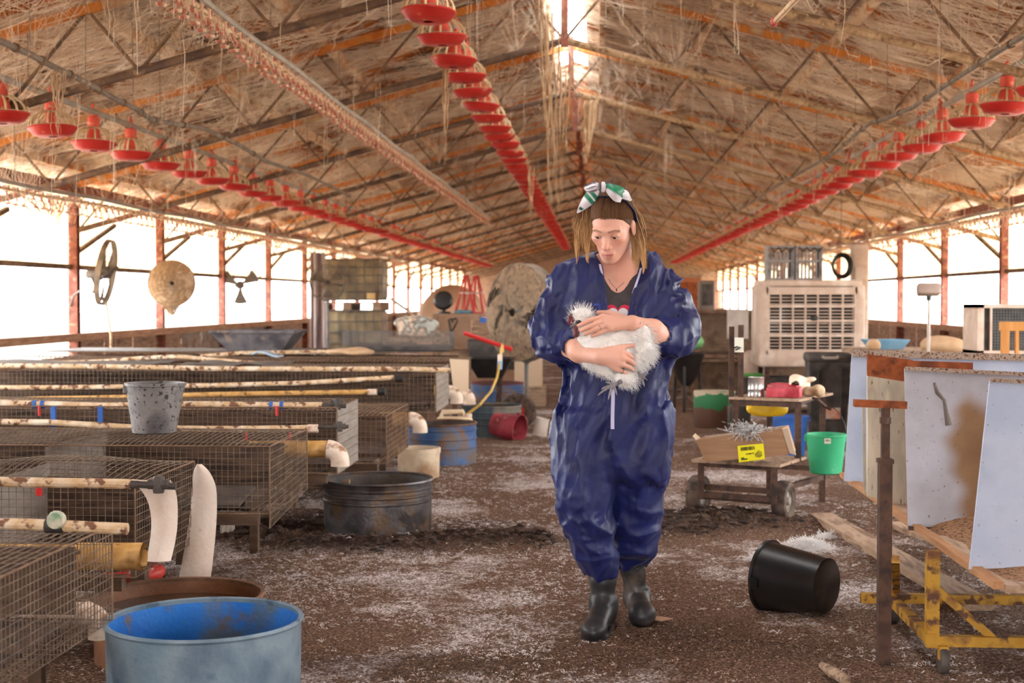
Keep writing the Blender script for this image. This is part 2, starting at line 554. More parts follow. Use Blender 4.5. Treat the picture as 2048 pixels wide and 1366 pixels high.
# ---- side walls: low cladding, steel posts, rails, sills, braces, translucent curtains in the top of the bays
def curtain_mat():
    m = bpy.data.materials.new('cream translucent curtain'); m.use_nodes = True
    k = NT(m); out = k.n['Material Output']; k.n.remove(k.n['Principled BSDF'])
    tc = k.new('ShaderNodeTexCoord'); nz = k.new('ShaderNodeTexNoise'); nz.inputs['Scale'].default_value = 3; nz.inputs['Detail'].default_value = 5
    mp = k.new('ShaderNodeMapping'); mp.inputs['Scale'].default_value = (1, 2.5, .6); k.link(tc.outputs['Object'], mp.inputs[0]); k.link(mp.outputs[0], nz.inputs[0])
    r = k.new('ShaderNodeValToRGB'); r.color_ramp.elements[0].position = .35; r.color_ramp.elements[1].position = .6
    r.color_ramp.elements[0].color = lin((244, 222, 186)); r.color_ramp.elements[1].color = lin((253, 247, 236))
    k.link(nz.outputs['Fac'], r.inputs[0])
    tl = k.new('ShaderNodeBsdfTranslucent'); df = k.new('ShaderNodeBsdfDiffuse'); mx = k.new('ShaderNodeMixShader'); mx.inputs[0].default_value = .7
    k.link(r.outputs[0], tl.inputs[0]); k.link(r.outputs[0], df.inputs[0]); k.link(df.outputs[0], mx.inputs[1]); k.link(tl.outputs[0], mx.inputs[2])
    k.link(mx.outputs[0], out.inputs[0]); return m
m_curtain = curtain_mat()
m_grey_clad = mat('grey corrugated cladding', (150, 132, 118), (120, 100, 86), scale=5, rough=.7, spots=(110, 76, 54), spot_scale=8)
nwin = 0
for side, X, sg in (('left', XL, -1), ('right', XR, 1)):
    mb = MB()
    zs = .80
    # cladding boards low on the wall, each bay; the first visible left bay lies open below its rail
    wl = thing(f'wall_{side}', f'{side} side wall with low boards, red-brown posts and open window bays', None, (X, 0, 0), kind='structure')
    zt = zchord(X) + DEP
    bays = [(-3.1, 2.9)] + [(2.9 + 3 * i, 5.9 + 3 * i) for i in range(19)]
    for i, (ya, yb) in enumerate(bays):
        yb = min(yb, Y1)
        if True:
            low_ = side == 'left' and 5 < ya < 14
            n_ = 3 if ya < 30 else 1
            for q in range(n_):
                y_a = ya + (yb - ya) * q / n_ + .012; y_b = ya + (yb - ya) * (q + 1) / n_ - .012
                cor = side == 'left' and 16 < ya < 22 and q > 0
                def fn(u, v, y_a=y_a, y_b=y_b, cor=cor, low_=low_):
                    return (X + sg * .05 + (.012 * math.sin(v * 40) if cor else 0), y_a + (y_b - y_a) * u, (.62 if low_ else zs) * v)
                p = MB().slab(fn, 1, 24 if cor else 1, .02)
                p.build('board', m_grey_clad if cor else m_board, wl)
        if yb < 3: MB().b2((X - .03, ya, zs), (X + .03, yb, zt)).build('board', m_board, wl)  # unseen near bays boarded up to darken the foreground
        MB().bar((X, ya, zs + .02), (X, yb, zs + .02), .12, .085).build('sill_rail', m_sill, wl)
        MB().bar((X + sg * .02, ya, 1.57), (X + sg * .02, yb, 1.57), .04, .055).build('mid_rail', m_web, wl)
        MB().bar((X, ya, zt - .02), (X, yb, zt - .02), .06, .1).build('eave_rail', m_post, wl)
        if 8 < ya < 45:
            MB().bar((X, ya + .05, 1.72), (X - sg * .02, ya + 1.25, zt - .35 if ya < 100 else 0), .04, .045).build('knee_brace', m_chord_l, wl)
        if ya > 11:
            nwin += 1
            zb = 1.60
            def fn(u, v, ya=ya, yb=yb):
                y = ya + .06 + (yb - ya - .12) * u
                return (X + sg * (.05 + .012 * math.sin(y * 21)), y, zb + (zt - .06 - zb) * v)
            o = MB().slab(fn, 48, 2, .003).build(f'window_{nwin}', m_curtain)
            tag(o, 'cream translucent curtain across the top of an open wall bay', kind='structure', group='curtained wall bays')
    for y in [b[1] for b in bays]:
        if y > 60: continue
        p = MB()
        p.b2((X - .05, y - .05, 0), (X + .05, y - .04, zt + .1)); p.b2((X - .05, y + .04, 0), (X + .05, y + .05, zt + .1)); p.b2((X - .006, y - .04, 0), (X + .006, y + .04, zt + .1))
        p.build('post', m_post, wl)
    MB().bar((X, Y0, 0.02), (X, Y1, .02), .16, .12).build('plinth', m_board, wl)
# far gable wall with a tall doorway standing open to daylight
gw = MB().b2((XL - .3, Y1, 0), (XR + .3, Y1 + .1, 4.3))
tag(gw.build('wall_far', m_board), 'brown gable wall closing the far end', kind='structure')
MB_ = MB()
MB_.b2((XL - .3, Y0 - .1, 2.5), (XR + .3, Y0, 4.1)); MB_.b2((XL - .3, Y0 - .1, 0), (-2.2, Y0, 2.5)); MB_.b2((1.6, Y0 - .1, 0), (XR + .3, Y0, 2.5))  # unseen near wall, its doorway sized to hold back front light
tag(MB_.build('wall_near', m_board), 'unseen gable wall behind the viewpoint, doorway narrowed to cut front light', kind='structure')

# ---- ground outside
m_out = mat('dry pale yard', (196, 182, 164), (214, 202, 186), scale=.6, rough=.95, bump=0)
gm = MB()
gm.add([(-70, -60, -.06), (70, -60, -.06), (70, 130, -.06), (-70, 130, -.06)], [(0, 1, 2, 3)])
tag(gm.build('ground', m_out, smooth=False), 'pale dry yard outside the shed', kind='structure')

# ---- floor of litter
MOUNDS = []   # (x, y, rx, ry, h, dark)
def add_mound(px, py, rx, ry, h, dark):
    p = gp(px, py); MOUNDS.append((p.x, p.y, rx, ry, h, dark))
for a in ((560, 1062, .42, .16, .05, .9), (500, 1088, .34, .10, .07, .7), (700, 1098, .5, .12, .045, 1), (880, 1085, .45, .14, .04, 1), (1010, 1078, .35, .12, .03, .8),
          (1065, 1085, .14, .10, .05, .9), (960, 1052, .3, .2, .012, .5), (1420, 1040, .42, .26, .05, .95), (1370, 1060, .28, .15, .04, .9), (1500, 1050, .3, .18, .02, .7),
          (600, 1035, .4, .3, .02, .8), (1890, 1110, .3, .3, .02, .5), (1400, 1290, .3, .3, .012, .35), (830, 1340, .5, .2, .015, .55),
          (1150, 1330, .4, .25, .01, .4), (1650, 1050, .3, .14, .015, .4), (1500, 1300, .5, .2, .012, .4)):
    add_mound(*a)
def floor_h(x, y):
    x = np.asarray(x, float); y = np.asarray(y, float)
    P = np.stack([x, y, 0 * x], -1).reshape(-1, 3)
    n = .006 * vnoise(P, 3, 1) + .004 * vnoise(P, 9, 2) + .004 * vnoise(P, 26, 3) + .0025 * vnoise(P, 60, 4)
    n = n.reshape(x.shape)
    dk = np.zeros_like(n)
    for (mx, my, rx, ry, h, d) in MOUNDS:
        q = ((x - mx) / rx) ** 2 + ((y - my) / ry) ** 2
        g = np.exp(-q * 1.2)
        n = n + h * g * (1 + .5 * np.sin(x * 31 + 3 * np.sin(y * 23)) * np.sin(y * 37 + 2 * np.sin(x * 19)))
        dk = np.maximum(dk, d * np.clip(1.35 * np.exp(-q * .9), 0, 1))
    return np.maximum(n, -.02), dk
def zf(x, y): return float(floor_h(np.array([x]), np.array([y]))[0][0])

def floor_mat():
    m = bpy.data.materials.new('brown litter frosted with down'); m.use_nodes = True
    k = NT(m); b = k.n['Principled BSDF']; b.inputs['Roughness'].default_value = .95; b.inputs['Specular IOR Level'].default_value = .1
    tc = k.new('ShaderNodeTexCoord')
    def noise(sc, d, off=0, dist=0):
        mp = k.new('ShaderNodeMapping'); mp.inputs['Location'].default_value = (off, off, off); k.link(tc.outputs['Object'], mp.inputs[0])
        n = k.new('ShaderNodeTexNoise'); n.inputs['Scale'].default_value = sc; n.inputs['Detail'].default_value = d; n.inputs['Distortion'].default_value = dist
        k.link(mp.outputs[0], n.inputs[0]); return n.outputs['Fac']
    def ramp(f, *st):
        r = k.new('ShaderNodeValToRGB'); e = r.color_ramp.elements
        while len(e) < len(st): e.new(.5)
        for i, (p, c) in enumerate(st): e[i].position = p; e[i].color = lin(c)
        k.link(f, r.inputs[0]); return r.outputs[0]
    def mix(f, a, c):
        x = k.new('ShaderNodeMix', data_type='RGBA'); k.link(f, x.inputs[0])
        for i, v in ((6, a), (7, c)):
            if isinstance(v, tuple): x.inputs[i].default_value = lin(v)
            else: k.link(v, x.inputs[i])
        return x.outputs[2]
    fine = noise(95, 6, 0, .5)
    brown = ramp(fine, (.3, (56, 41, 32)), (.48, (98, 74, 59)), (.62, (138, 110, 92)), (.74, (204, 184, 168)))
    frost = ramp(fine, (.36, (98, 80, 70)), (.5, (168, 150, 142)), (.6, (236, 228, 226)))
    ms = k.new('ShaderNodeMath', operation='MULTIPLY_ADD'); k.link(noise(14, 8, 5, 1.0), ms.inputs[0]); ms.inputs[1].default_value = .45
    k.link(noise(1.5, 4, 9), ms.inputs[2])
    mr = k.new('ShaderNodeMapRange'); mr.inputs['From Min'].default_value = .75; mr.inputs['From Max'].default_value = .90
    k.link(ms.outputs[0], mr.inputs['Value'])
    c = mix(mr.outputs[0], brown, frost)
    at_ = k.new('ShaderNodeAttribute', attribute_name='Col')
    sp = k.new('ShaderNodeSeparateColor'); k.link(at_.outputs['Color'], sp.inputs[0])
    dark = ramp(noise(40, 6, 2), (.35, (34, 25, 21)), (.6, (66, 50, 42)), (.75, (120, 98, 86)))
    c = mix(sp.outputs[0], c, dark)
    k.link(c, b.inputs['Base Color'])
    bp = k.new('ShaderNodeBump'); bp.inputs['Strength'].default_value = .6; bp.inputs['Distance'].default_value = .012
    k.link(noise(120, 5, 1), bp.inputs['Height']); k.link(bp.outputs[0], b.inputs['Normal'])
    return m
m_floor = floor_mat()
def floor_piece(xs, ys):
    Xg, Yg = np.meshgrid(xs, ys)
    Z, D = floor_h(Xg, Yg)
    V = np.stack([Xg, Yg, Z], -1).reshape(-1, 3); nx = len(xs); ny = len(ys)
    I, J = np.meshgrid(np.arange(nx - 1), np.arange(ny - 1)); a = (J * nx + I).ravel()
    return V, np.stack([a, a + 1, a + nx + 1, a + nx], 1), D.ravel()
def spaced(brk):
    out = []
    for (a, b, st) in brk: out += list(np.arange(a, b - 1e-6, st))
    return np.array(out + [brk[-1][1]])
V, F, D = floor_piece(spaced([(XL, -2.6, .25), (-2.6, 2.9, .024), (2.9, XR, .2)]), spaced([(Y0, 3.9, .4), (3.9, 9.0, .024), (9.0, 16, .08), (16, Y1, .6)]))
fo = mesh_obj('floor', V, F, m_floor, None, True, np.stack([D, D, D], 1))
tag(fo, 'earth floor of brown litter frosted with white down', kind='structure')

# ================================================================ LINES UNDER THE ROOF
m_red = mat('red feeder plastic', (176, 34, 30), (196, 52, 44), scale=5, rough=.45, spots=(206, 150, 120), spot_scale=9, spot_pos=(.62, .75), bump=.1)
m_orred = mat('faded red collar', (214, 84, 62), (196, 62, 48), scale=8, rough=.5, spots=(220, 150, 120), spot_scale=14)
m_grill = mat('dusty beige grill', (226, 204, 164), (200, 172, 130), scale=10, rough=.7)
m_galv = mat('dull galvanised tube', (176, 170, 160), (150, 142, 130), scale=6, rough=.5, metal=.35, spots=(186, 160, 132), spot_scale=10)
m_pvcw = mat('dirty cream pipe', (222, 196, 160), (190, 156, 120), scale=6, rough=.6, spots=(140, 96, 66), spot_scale=18)
m_drk = mat('dusty red drinker', (160, 56, 46), (196, 150, 122), scale=16, rough=.7, spots=(220, 190, 158), spot_scale=24, spot_pos=(.46, .54))
m_cable = mat('grey conduit', (132, 118, 104), (104, 90, 78), scale=7, rough=.7, spots=(176, 150, 124), spot_scale=14)
m_web2 = mat('dusty cobweb', (240, 224, 204), (204, 180, 154), scale=3, rough=.95, bump=0, spec=.1, trans=.35)
m_web3 = mat('old cobweb rope', (200, 170, 136), (152, 120, 90), scale=8, rough=.95, bump=.3, spec=.1)

def atX(px, py, X):
    d = ray(px, py); return Vector((0, 0, CAMZ)) + d * (X / d.x)

def hangers(t, pts, r):
    for p in pts:
        p = Vector(p)
        MB().tube([p, Vector((p.x + random.uniform(-.01, .01), p.y, zroof(p.x)))], r, 4).build('hanger', m_cable, t)
# pan prototype about its own lip centre
def pan_parts():
    R = .165
    dish = MB().lathe([(.03, -.052), (.10, -.05), (.135, -.036), (R - .004, -.004), (R + .004, .002), (R + .003, .012), (R - .008, .012), (R - .012, 0), (.125, -.03), (.05, -.042), (.0, -.04)], n=26)
    grill = MB()
    for k_ in range(14):
        a = 2 * PI * k_ / 14
        grill.tube([(r * math.cos(a), r * math.sin(a), z) for r, z in ((R - .006, .012), (.152, .05), (.125, .085), (.085, .11), (.046, .118))], .0075, 4, cap=False)
    grill.lathe([(R - .012, .014), (R - .002, .02), (R - .012, .022)], n=22); grill.lathe([(.04, .112), (.052, .12), (.04, .126)], n=14)
    collar = MB().lathe([(.06, .02), (.052, .06), (.04, .12), (.042, .122), (.047, .165), (.044, .2), (.03, .205), (.0, .205)], n=14)
    collar.box((0, 0, .225), (.03, .05, .07)); collar.tube([(0, 0, .255), (0, .02, .285), (0, 0, .3)], .008, 5)
    return dish, grill, collar
DISH, GRILL, COLL = pan_parts()

def feeder_line(label, X, zr, ys, hang_to):
    t = thing('feeder_line', label, 'feeder', (X, ys[0], zr))
    MB().tube([(X, ys[0] - 1.6, zr + .232), (X, ys[-1] + .5, zr + .232)], .024, 8).build('feed_tube', m_galv, t)
    hangers(t, [(X, y, zr + .25) for y in np.arange(ys[0] + .4, ys[-1], 3.0)], .003)
    first = None
    for i, y in enumerate(ys):
        if first is None:
            first = DISH.build('pan', m_red, None); first.parent = t
            g = GRILL.build('grill', m_grill, None); g.parent = first
            c = COLL.build('collar', m_orred, None); c.parent = first
            p = first
        else:
            p = first.copy(); COL.objects.link(p); p.parent = t
            for ch in first.children:
                c = ch.copy(); COL.objects.link(c); c.parent = p
        p.location = (random.uniform(-.012, .012), y - ys[0], random.uniform(-.008, .008))
        p.rotation_euler = (random.uniform(-.05, .05), random.uniform(-.06, .06), random.uniform(0, 6))
    return t
feeder_line('row of red feeder pans on a grey tube along the left side of the shed', -3.75, CAMZ + 1.165, [9.66 + .82 * k_ for k_ in range(-1, 50)], 0)
feeder_line('row of red feeder pans hanging highest along the middle of the shed', -1.03, CAMZ + 1.73, [8.64 + .82 * k_ for k_ in range(0, 50)], 0)
feeder_line('row of red feeder pans on a grey tube above the leaning metal sheets', 2.72, CAMZ + 1.284, [9.74 + .82 * k_ for k_ in range(-1, 50)], 0)

def drinker_line(label, X, z, ya, yb, step, nmax, low=.12):
    t = thing('drinker_line', label, 'drinker line', (X, ya, z))
    MB().tube([(X, y, z + .008 * math.sin(y * 2.1)) for y in np.arange(ya, yb, .5)], .013, 8).build('water_pipe', m_pvcw, t)
    MB().tube([(X + .012, y, z + .052 + .008 * math.sin(y * 2.1)) for y in np.arange(ya, yb, .5)], .018, 6).build('support_rail', m_galv, t)
    nip = MB()
    nip.box((0, 0, 0), (.042, .03, .05)); nip.tube([(0, 0, -.02), (0, 0, -.055)], .009, 5)
    nip.tube([(.006, 0, -.03), (.022, 0, -.075), (.016, 0, -low)], .006, 5)
    nip.lathe([(.0, -low - .004), (.022, -low), (.028, -low + .014), (.022, -low + .014), (.0, -low + .006)], c=(.016, 0, 0), n=10)
    first = None; k_ = 0; y = ya + .1
    while y < yb and k_ < nmax:
        if first is None:
            p = first = nip.build('drinker', m_drk, None)
        else:
            p = first.copy(); COL.objects.link(p)
        p.parent = t; p.location = (0, y - ya, 0); p.rotation_euler = (random.uniform(-.1, .1), random.uniform(-.15, .15), random.uniform(-.3, .3))
        y += step; k_ += 1
    hangers(t, [(X, yy, z + .06) for yy in np.arange(ya + .6, yb, 2.4)], .0025)
    fz = MB(); A, B = [], []
    for i in range(700):
        y = ya + (yb - ya) * random.random() ** 1.5; x = X + random.gauss(0, .02)
        a = Vector((x, y, z + random.uniform(-.03, .05))); A.append(a); B.append(a + Vector((random.gauss(0, .03), random.gauss(0, .06), random.uniform(-.16, .02))))
    fz.wires(A, B, .0016, 3); o = fz.build('cobweb_fringe', m_web2, t, smooth=False); o['kind'] = 'stuff'
    return t
drinker_line('drinker line with red nipples high on the left, between two rows of feeder pans', -2.05, CAMZ + 1.5, 5.9, 27, .16, 130)
drinker_line('cobwebbed drinker line just above the left wall of windows', -4.5, CAMZ + .845, 10.2, 34, .17, 140)
drinker_line('rusty-looking drinker line just above the right wall of windows', 4.1, CAMZ + .853, 12.6, 36, .17, 130)

def poly(label, name, pts, r, cat, m):
    t = thing(name, label, cat, pts[0])
    MB().tube(pts, r, 7).build('pipe', m, t)
    for i in range(1, len(pts)):
        p = (pts[i - 1] + pts[i]) / 2; d = (pts[i] - pts[i - 1]).normalized() * .012
        MB().tube([p - d, p + d], r * 1.5, 7).build('clip', m_web, t)
    hangers(t, pts[::2], .0025)
poly('grey conduit dipping along above the left row of red feeder pans', 'cable_conduit',
     [atX(x, y, -2.95) for x, y in ((-60, 55), (0, 82), (60, 108), (106, 133), (171, 164), (225, 195), (267, 215), (297, 236), (321, 243), (407, 256), (478, 290), (533, 323), (615, 350), (700, 392))], .017, 'conduit', m_cable)
poly('grey conduit sagging along above the right row of red feeder pans', 'cable_conduit',
     [atX(x, y, 2.2) for x, y in ((2110, 38), (2048, 72), (1997, 103), (1929, 147), (1881, 178), (1826, 215), (1775, 236), (1741, 246), (1710, 270), (1673, 304), (1632, 328), (1553, 372), (1468, 427))], .017, 'conduit', m_cable)
t = thing('water_drop_pipe', 'short white pipe with a red end hanging under the right roof slope', 'pipe', at(1549, 44, 7.4))
a, b = at(1549, 44, 7.4), at(1606, -16, 6.6)
MB().tube([a, b], .014, 8).build('pipe', m_pvcw, t)
d = (b - a).normalized()
MB().tube([a - d * .03, a - d * .01, a + d * .035], [.012, .022, .02], 8).build('end_cap', m_red, t)
MB().tube([b, Vector((b.x, b.y, zroof(b.x)))], .0025, 4).build('hanger', m_cable, t)

# ---- cobweb: felted threads on the roof, veils between bars, hanging ropes
def ribbon_cloud(name, label, P, w_, mm, group=None):
    """P [n, k, 3] polylines -> flat threads"""
    P = np.asarray(P); n, k_, _ = P.shape
    d = P[:, -1] - P[:, 0]; r = RNG.normal(size=(n, 3)); s = np.cross(d, r); s /= np.maximum(np.linalg.norm(s, axis=1, keepdims=True), 1e-9)
    ww = (np.asarray(w_).reshape(-1, 1) * np.ones((n, 1)))[:, None, :] * s[:, None, :]
    V = np.stack([P - ww / 2, P + ww / 2], 2).reshape(-1, 3)
    base = (np.arange(n) * 2 * k_)[:, None]
    F = np.concatenate([base + np.array([[2 * i, 2 * i + 1, 2 * i + 3, 2 * i + 2]]) for i in range(k_ - 1)], 0)
    o = MB().raw(V, F).build(name, mm, smooth=False)
    o.parent = CEIL; o['kind'] = 'stuff'; return o
def roof_threads(n_cl, per, ymin, ymax, wid):
    out = []
    for c in range(n_cl):
        y = ymin * (ymax / ymin) ** RNG.random()
        x = RNG.uniform(XL, XR)
        sg = 1 if x > XC else -1
        L = RNG.uniform(.25, .9); dev = RNG.uniform(-.35, .35); sag = RNG.uniform(.0, .10) if RNG.random() < .7 else RNG.uniform(.1, .34)
        n = per
        t = np.linspace(-.5, .5, 4)[None, :, None]
        sp_ = RNG.uniform(.03, .16); cx = x + RNG.normal(0, .16, n); cy = y + RNG.normal(0, sp_, n)
        dx = L * RNG.uniform(.5, 1.2, n); dy = L * (dev + RNG.normal(0, .12, n))
        X = cx[:, None] + dx[:, None] * t[..., 0]; Y = cy[:, None] + dy[:, None] * t[..., 0]
        X = np.clip(X, XL, XR)
        sagv = sag * RNG.uniform(.4, 1, n)
        Z = ZC - SLOPE * np.abs(X - XC) + DEP + .125 - sagv[:, None] * (1 - 4 * t[..., 0] ** 2) - RNG.uniform(0, .03, (n, 1))
        out.append(np.stack([X, Y, Z], -1))
    return np.concatenate(out, 0)
P = roof_threads(1100, 30, 6.0, 45, 0)
ribbon_cloud('roof_cobweb', 'pale felted cobweb threads clinging under the whole roof', P, RNG.uniform(.002, .008, len(P)), m_web2)
# veils: threads fanning from truss bars up to the roof
out = []
for c in range(700):
    y = 5.9 + 3 * RNG.integers(0, 12) + RNG.normal(0, .05); x = RNG.uniform(XL + .2, XR - .2)
    z = zchord(x) + (0 if RNG.random() < .5 else RNG.uniform(0, DEP))
    n = 14; t = np.linspace(0, 1, 5)[None, :]
    x2 = x + RNG.normal(0, .25, n) + RNG.uniform(-.3, .3); y2 = y + RNG.normal(0, .35, n) + RNG.uniform(-.5, .5)
    x2 = np.clip(x2, XL, XR)
    z2 = ZC - SLOPE * np.abs(x2 - XC) + DEP + .1
    X = x + (x2 - x)[:, None] * t; Y = y + (y2 - y)[:, None] * t
    Z = z + (z2 - z)[:, None] * t ** 1.6
    out.append(np.stack([X, Y, Z], -1))
P = np.concatenate(out, 0)
ribbon_cloud('truss_cobweb', 'wispy cobweb veils fanning from the roof trusses to the sheets', P, RNG.uniform(.0015, .004, len(P)), m_web2)
# fine hanging threads everywhere
out = []
for c in range(420):
    y = 6.5 * (36 / 6.5) ** RNG.random(); x = RNG.uniform(XL + .3, XR - .3)
    z = zchord(x) + RNG.uniform(0, DEP); L = RNG.uniform(.15, .8)
    n = 3; t = np.linspace(0, 1, 5)[None, :]
    X = x + RNG.normal(0, .012, (n, 1)) + RNG.normal(0, .008, (n, 5)); Y = y + RNG.normal(0, .01, (n, 5)); Z = z - L * RNG.uniform(.6, 1, (n, 1)) * t
    out.append(np.stack([X, Y, Z], -1))
P = np.concatenate(out, 0)
ribbon_cloud('hanging_threads', 'fine dusty threads dangling from the roof trusses', P, RNG.uniform(.0018, .004, len(P)), m_web2)
def rope(name, label, px, y0_, y1_, Y, r, n=7, spread=.03):
    a, b = at(px, y0_, Y), at(px, y1_, Y)
    mb = MB()
    for i in range(n):
        L = (b - a) * random.uniform(.55, 1.0 if i else 1.0)
        o = Vector((random.gauss(0, spread), random.gauss(0, spread), 0)); pts = []
        for q in range(9):
            u = q / 8
            pts.append(a + L * u + o * (1 - .8 * u) + Vector((random.gauss(0, .006), random.gauss(0, .006), 0)))
        mb.tube(pts, [.55 * r * (.25 + .9 * math.sin(PI * min(1, q / 8 + .25)) * random.uniform(.6, 1.2)) for q in range(9)], 4)
    return tag(mb.build(name, m_web3, loc=a), label, 'cobweb')
rope('cobweb_rope', 'long thick cobweb rope hanging from the third red pan of the middle row', 890, 130, 345, 10.4, .009, 5, .012)
rope('cobweb_rope', 'ragged cobweb tassel on the conduit over the first left feeder pan', 113, 140, 330, 7.6, .006, 9, .035)
rope('cobweb_rope', 'thick curtain of cobweb ropes hanging beside the nearest ridge post', 1082, -40, 150, 9.3, .006, 8, .06)
rope('cobweb_rope', 'longest cobweb rope dangling under the roof slot, beside the ridge posts', 1100, 30, 440, 11.5, .011, 7, .08)
rope('cobweb_rope', 'dense cobweb column hanging just under the roof slot', 1118, 120, 480, 13.5, .013, 8, .11)
rope('cobweb_rope', 'short cobweb rope left of the hanging column, over the middle pan row', 1062, 330, 470, 13.2, .008, 4, .02)
rope('cobweb_rope', 'broad brown cobweb bag sagging under the ridge behind the woman', 1172, 200, 330, 14.6, .05, 5, .05)
rope('cobweb_rope', 'cobweb tassel under the second left roof truss', 353, 60, 100, 8.4, .007, 9, .05)
rope('cobweb_rope', 'cobweb tassel hanging from the right drinker line', 1740, 440, 500, 16, .012, 8, .08)
rope('cobweb_rope', 'matted cobweb clump over the first left wall post', 110, 395, 455, 12.5, .012, 26, .16)

# ================================================================ LEFT: CAGES, PIPES, TUBS
m_wire = mat('dusty galvanised wire', (134, 114, 96), (96, 78, 64), scale=14, rough=.55, metal=.3, bump=0)
m_wire2 = mat('rusty brown wire', (104, 78, 58), (134, 106, 82), scale=14, rough=.7, bump=0)
m_dung = mat('dark packed dung', (52, 38, 30), (88, 66, 50), (36, 27, 22), scale=12, rough=.95, bump=.8, bscale=50)
m_pipe = mat('cream water pipe caked with dirt', (226, 204, 176), (196, 160, 118), (232, 214, 190), scale=7, rough=.6, stretch=(1, 1, 1), spots=(118, 78, 54), spot_scale=26, spot_pos=(.53, .6), bump=.4)
m_pipe_y = mat('yellowed pvc pipe', (176, 128, 62), (206, 160, 98), (140, 98, 50), scale=9, rough=.5, spots=(96, 66, 40), spot_scale=22, bump=.2)
m_pvc = mat('dusty white pvc', (214, 188, 164), (232, 212, 192), scale=12, rough=.55, spots=(150, 104, 70), spot_scale=18, spot_pos=(.54, .68))
m_black = mat('black plastic', (26, 24, 24), (44, 40, 38), scale=9, rough=.45)
m_blackdust = mat('dusty black plastic', (44, 40, 38), (84, 74, 68), scale=8, rough=.6)
m_bluep = mat('blue plastic', (38, 84, 160), (54, 104, 176), scale=9, rough=.5)
m_redp = mat('red plastic fitting', (190, 36, 32), rough=.45, bump=0)
m_grey_panel = mat('grey cage panel', (128, 116, 106), (150, 138, 128), scale=6, rough=.6, stretch=(1, 1, 5))
m_wood = mat('grey weathered timber', (142, 116, 94), (176, 148, 122), (112, 88, 70), scale=5, stretch=(1, 7, 7), rough=.85, bump=.4)
m_whitepost = mat('flaking white post', (206, 196, 180), (150, 132, 112), scale=14, stretch=(3, 3, 1), rough=.8)

m_cageback = mat('dark cage backing', (74, 56, 44), (98, 76, 60), (56, 42, 34), scale=4, stretch=(1, 1, 9), rough=.9)
m_railw = mat('dark stained timber', (84, 64, 50), (108, 84, 66), scale=5, stretch=(1, 7, 7), rough=.9, bump=.4)
def panel(fn, nu, nv, r, seg=1, n=4):
    A, B = [], []
    for i in range(nu + 1):
        for s_ in range(seg):
            A.append(fn(i / nu, s_ / seg)); B.append(fn(i / nu, (s_ + 1) / seg))
    sg2 = max(1, seg)
    for j in range(nv + 1):
        k_ = 8 if seg > 1 else 1
        for s_ in range(k_):
            A.append(fn(s_ / k_, j / nv)); B.append(fn((s_ + 1) / k_, j / nv))
    return MB().wires([tuple(a) for a in A], [tuple(b) for b in B], r, n)

def cage(label, xa, xe, y0, y1, zb, zt, bulge=.0, r=.0012, sp=.025, end='wire', rails=True, mw=None, topcover=False, skew=0):
    mw = mw or m_wire
    t = thing('wire_cage', label, 'cage', ((xa + xe) / 2, (y0 + y1) / 2, 0), 'rows of low wire cages on the left')
    L = xe - xa; nx = max(4, int(L / sp)); nz = max(3, int((zt - zb) / sp)); ny = max(4, int((y1 - y0) / sp))
    def st(nm, mb):
        o = mb.build(nm, mw, t, smooth=False); o['kind'] = 'stuff'
    f1 = lambda u, v: (xa + L * u, y0, zb + (zt - zb) * v)
    st('front_mesh', panel(f1, nx, nz, r))
    st('back_mesh', panel(lambda u, v: (xa + L * u, y1, zb + (zt - zb) * v), nx // 2, nz // 2, r))
    def ftop(u, v):
        b = bulge * math.sin(PI * v) * (.55 + .45 * math.sin(u * 9 + 1)) if bulge else 0
        return (xa + L * u, y0 + (y1 - y0) * v, zt + b)
    st('top_mesh', panel(ftop, nx, max(3, ny // 3), r * 1.25, seg=6 if bulge else 1))
    st('floor_mesh', panel(lambda u, v: (xa + L * u, y0 + (y1 - y0) * v, zb), nx // 2, ny // 2, r))
    if end == 'wire':
        st('end_mesh', panel(lambda u, v: (xe, y0 + (y1 - y0) * u, zb + (zt - zb) * v - skew * (1 - u) * (1 - v)), ny, nz, r * 1.1))
    else:
        MB().b2((xe, y0, zb), (xe + .006, y1, zt)).build('end_panel', m_grey_panel, t)
        A = [(xe + .008, y0, zb + (zt - zb) * i / 7) for i in range(8)]; B = [(xe + .008, y1, zb + (zt - zb) * i / 7) for i in range(8)]
        st('end_wires', MB().wires(A, B, r * 1.4))
    for (a, b) in (((xa, y0, zt), (xe, y0, zt)), ((xa, y1, zt), (xe, y1, zt)), ((xe, y0, zt), (xe, y1, zt)), ((xe, y0, zb - skew), (xe, y0, zt)), ((xe, y1, zb), (xe, y1, zt)), ((xa, y0, zb), (xe, y0, zb))):
        MB().tube([a, b], .0035, 5).build('edge_rod', m_wire2, t)
    MB().b2((xa, y1 - .03, zb + .02), (xe - .1, y1 - .02, zt - .06)).build('back_board', m_cageback, t)  # dark board added to deepen the shade inside the cage
    MB().b2((xa, y0 + .1, zb - .004), (xe - .1, y1 - .05, zb + .004)).build('litter_board', m_dung, t)
    if rails:
        for y in (y0 + .06, y1 - .06):
            MB().bar((xa, y, zb - .03), (xe - .06, y, zb - .03), .045, .05).build('timber_rail', m_railw, t)
        for x in (xe - .57, xe - 1.8, xe - 2.9):
            if x < xa: continue
            for y in (y0 + .06, y1 - .06):
                MB().bar((x, y, -.02), (x, y, zb - .05), .06, .06).build('leg', m_whitepost if y < 7.2 and y > 6.9 else m_railw, t)
    return t

def divider(t, X, y0, y1, zb, zt):
    MB().b2((X, y0 + .01, zb + .01), (X + .004, y1 - .01, zt - .01)).build('divider', m_grey_panel, t)

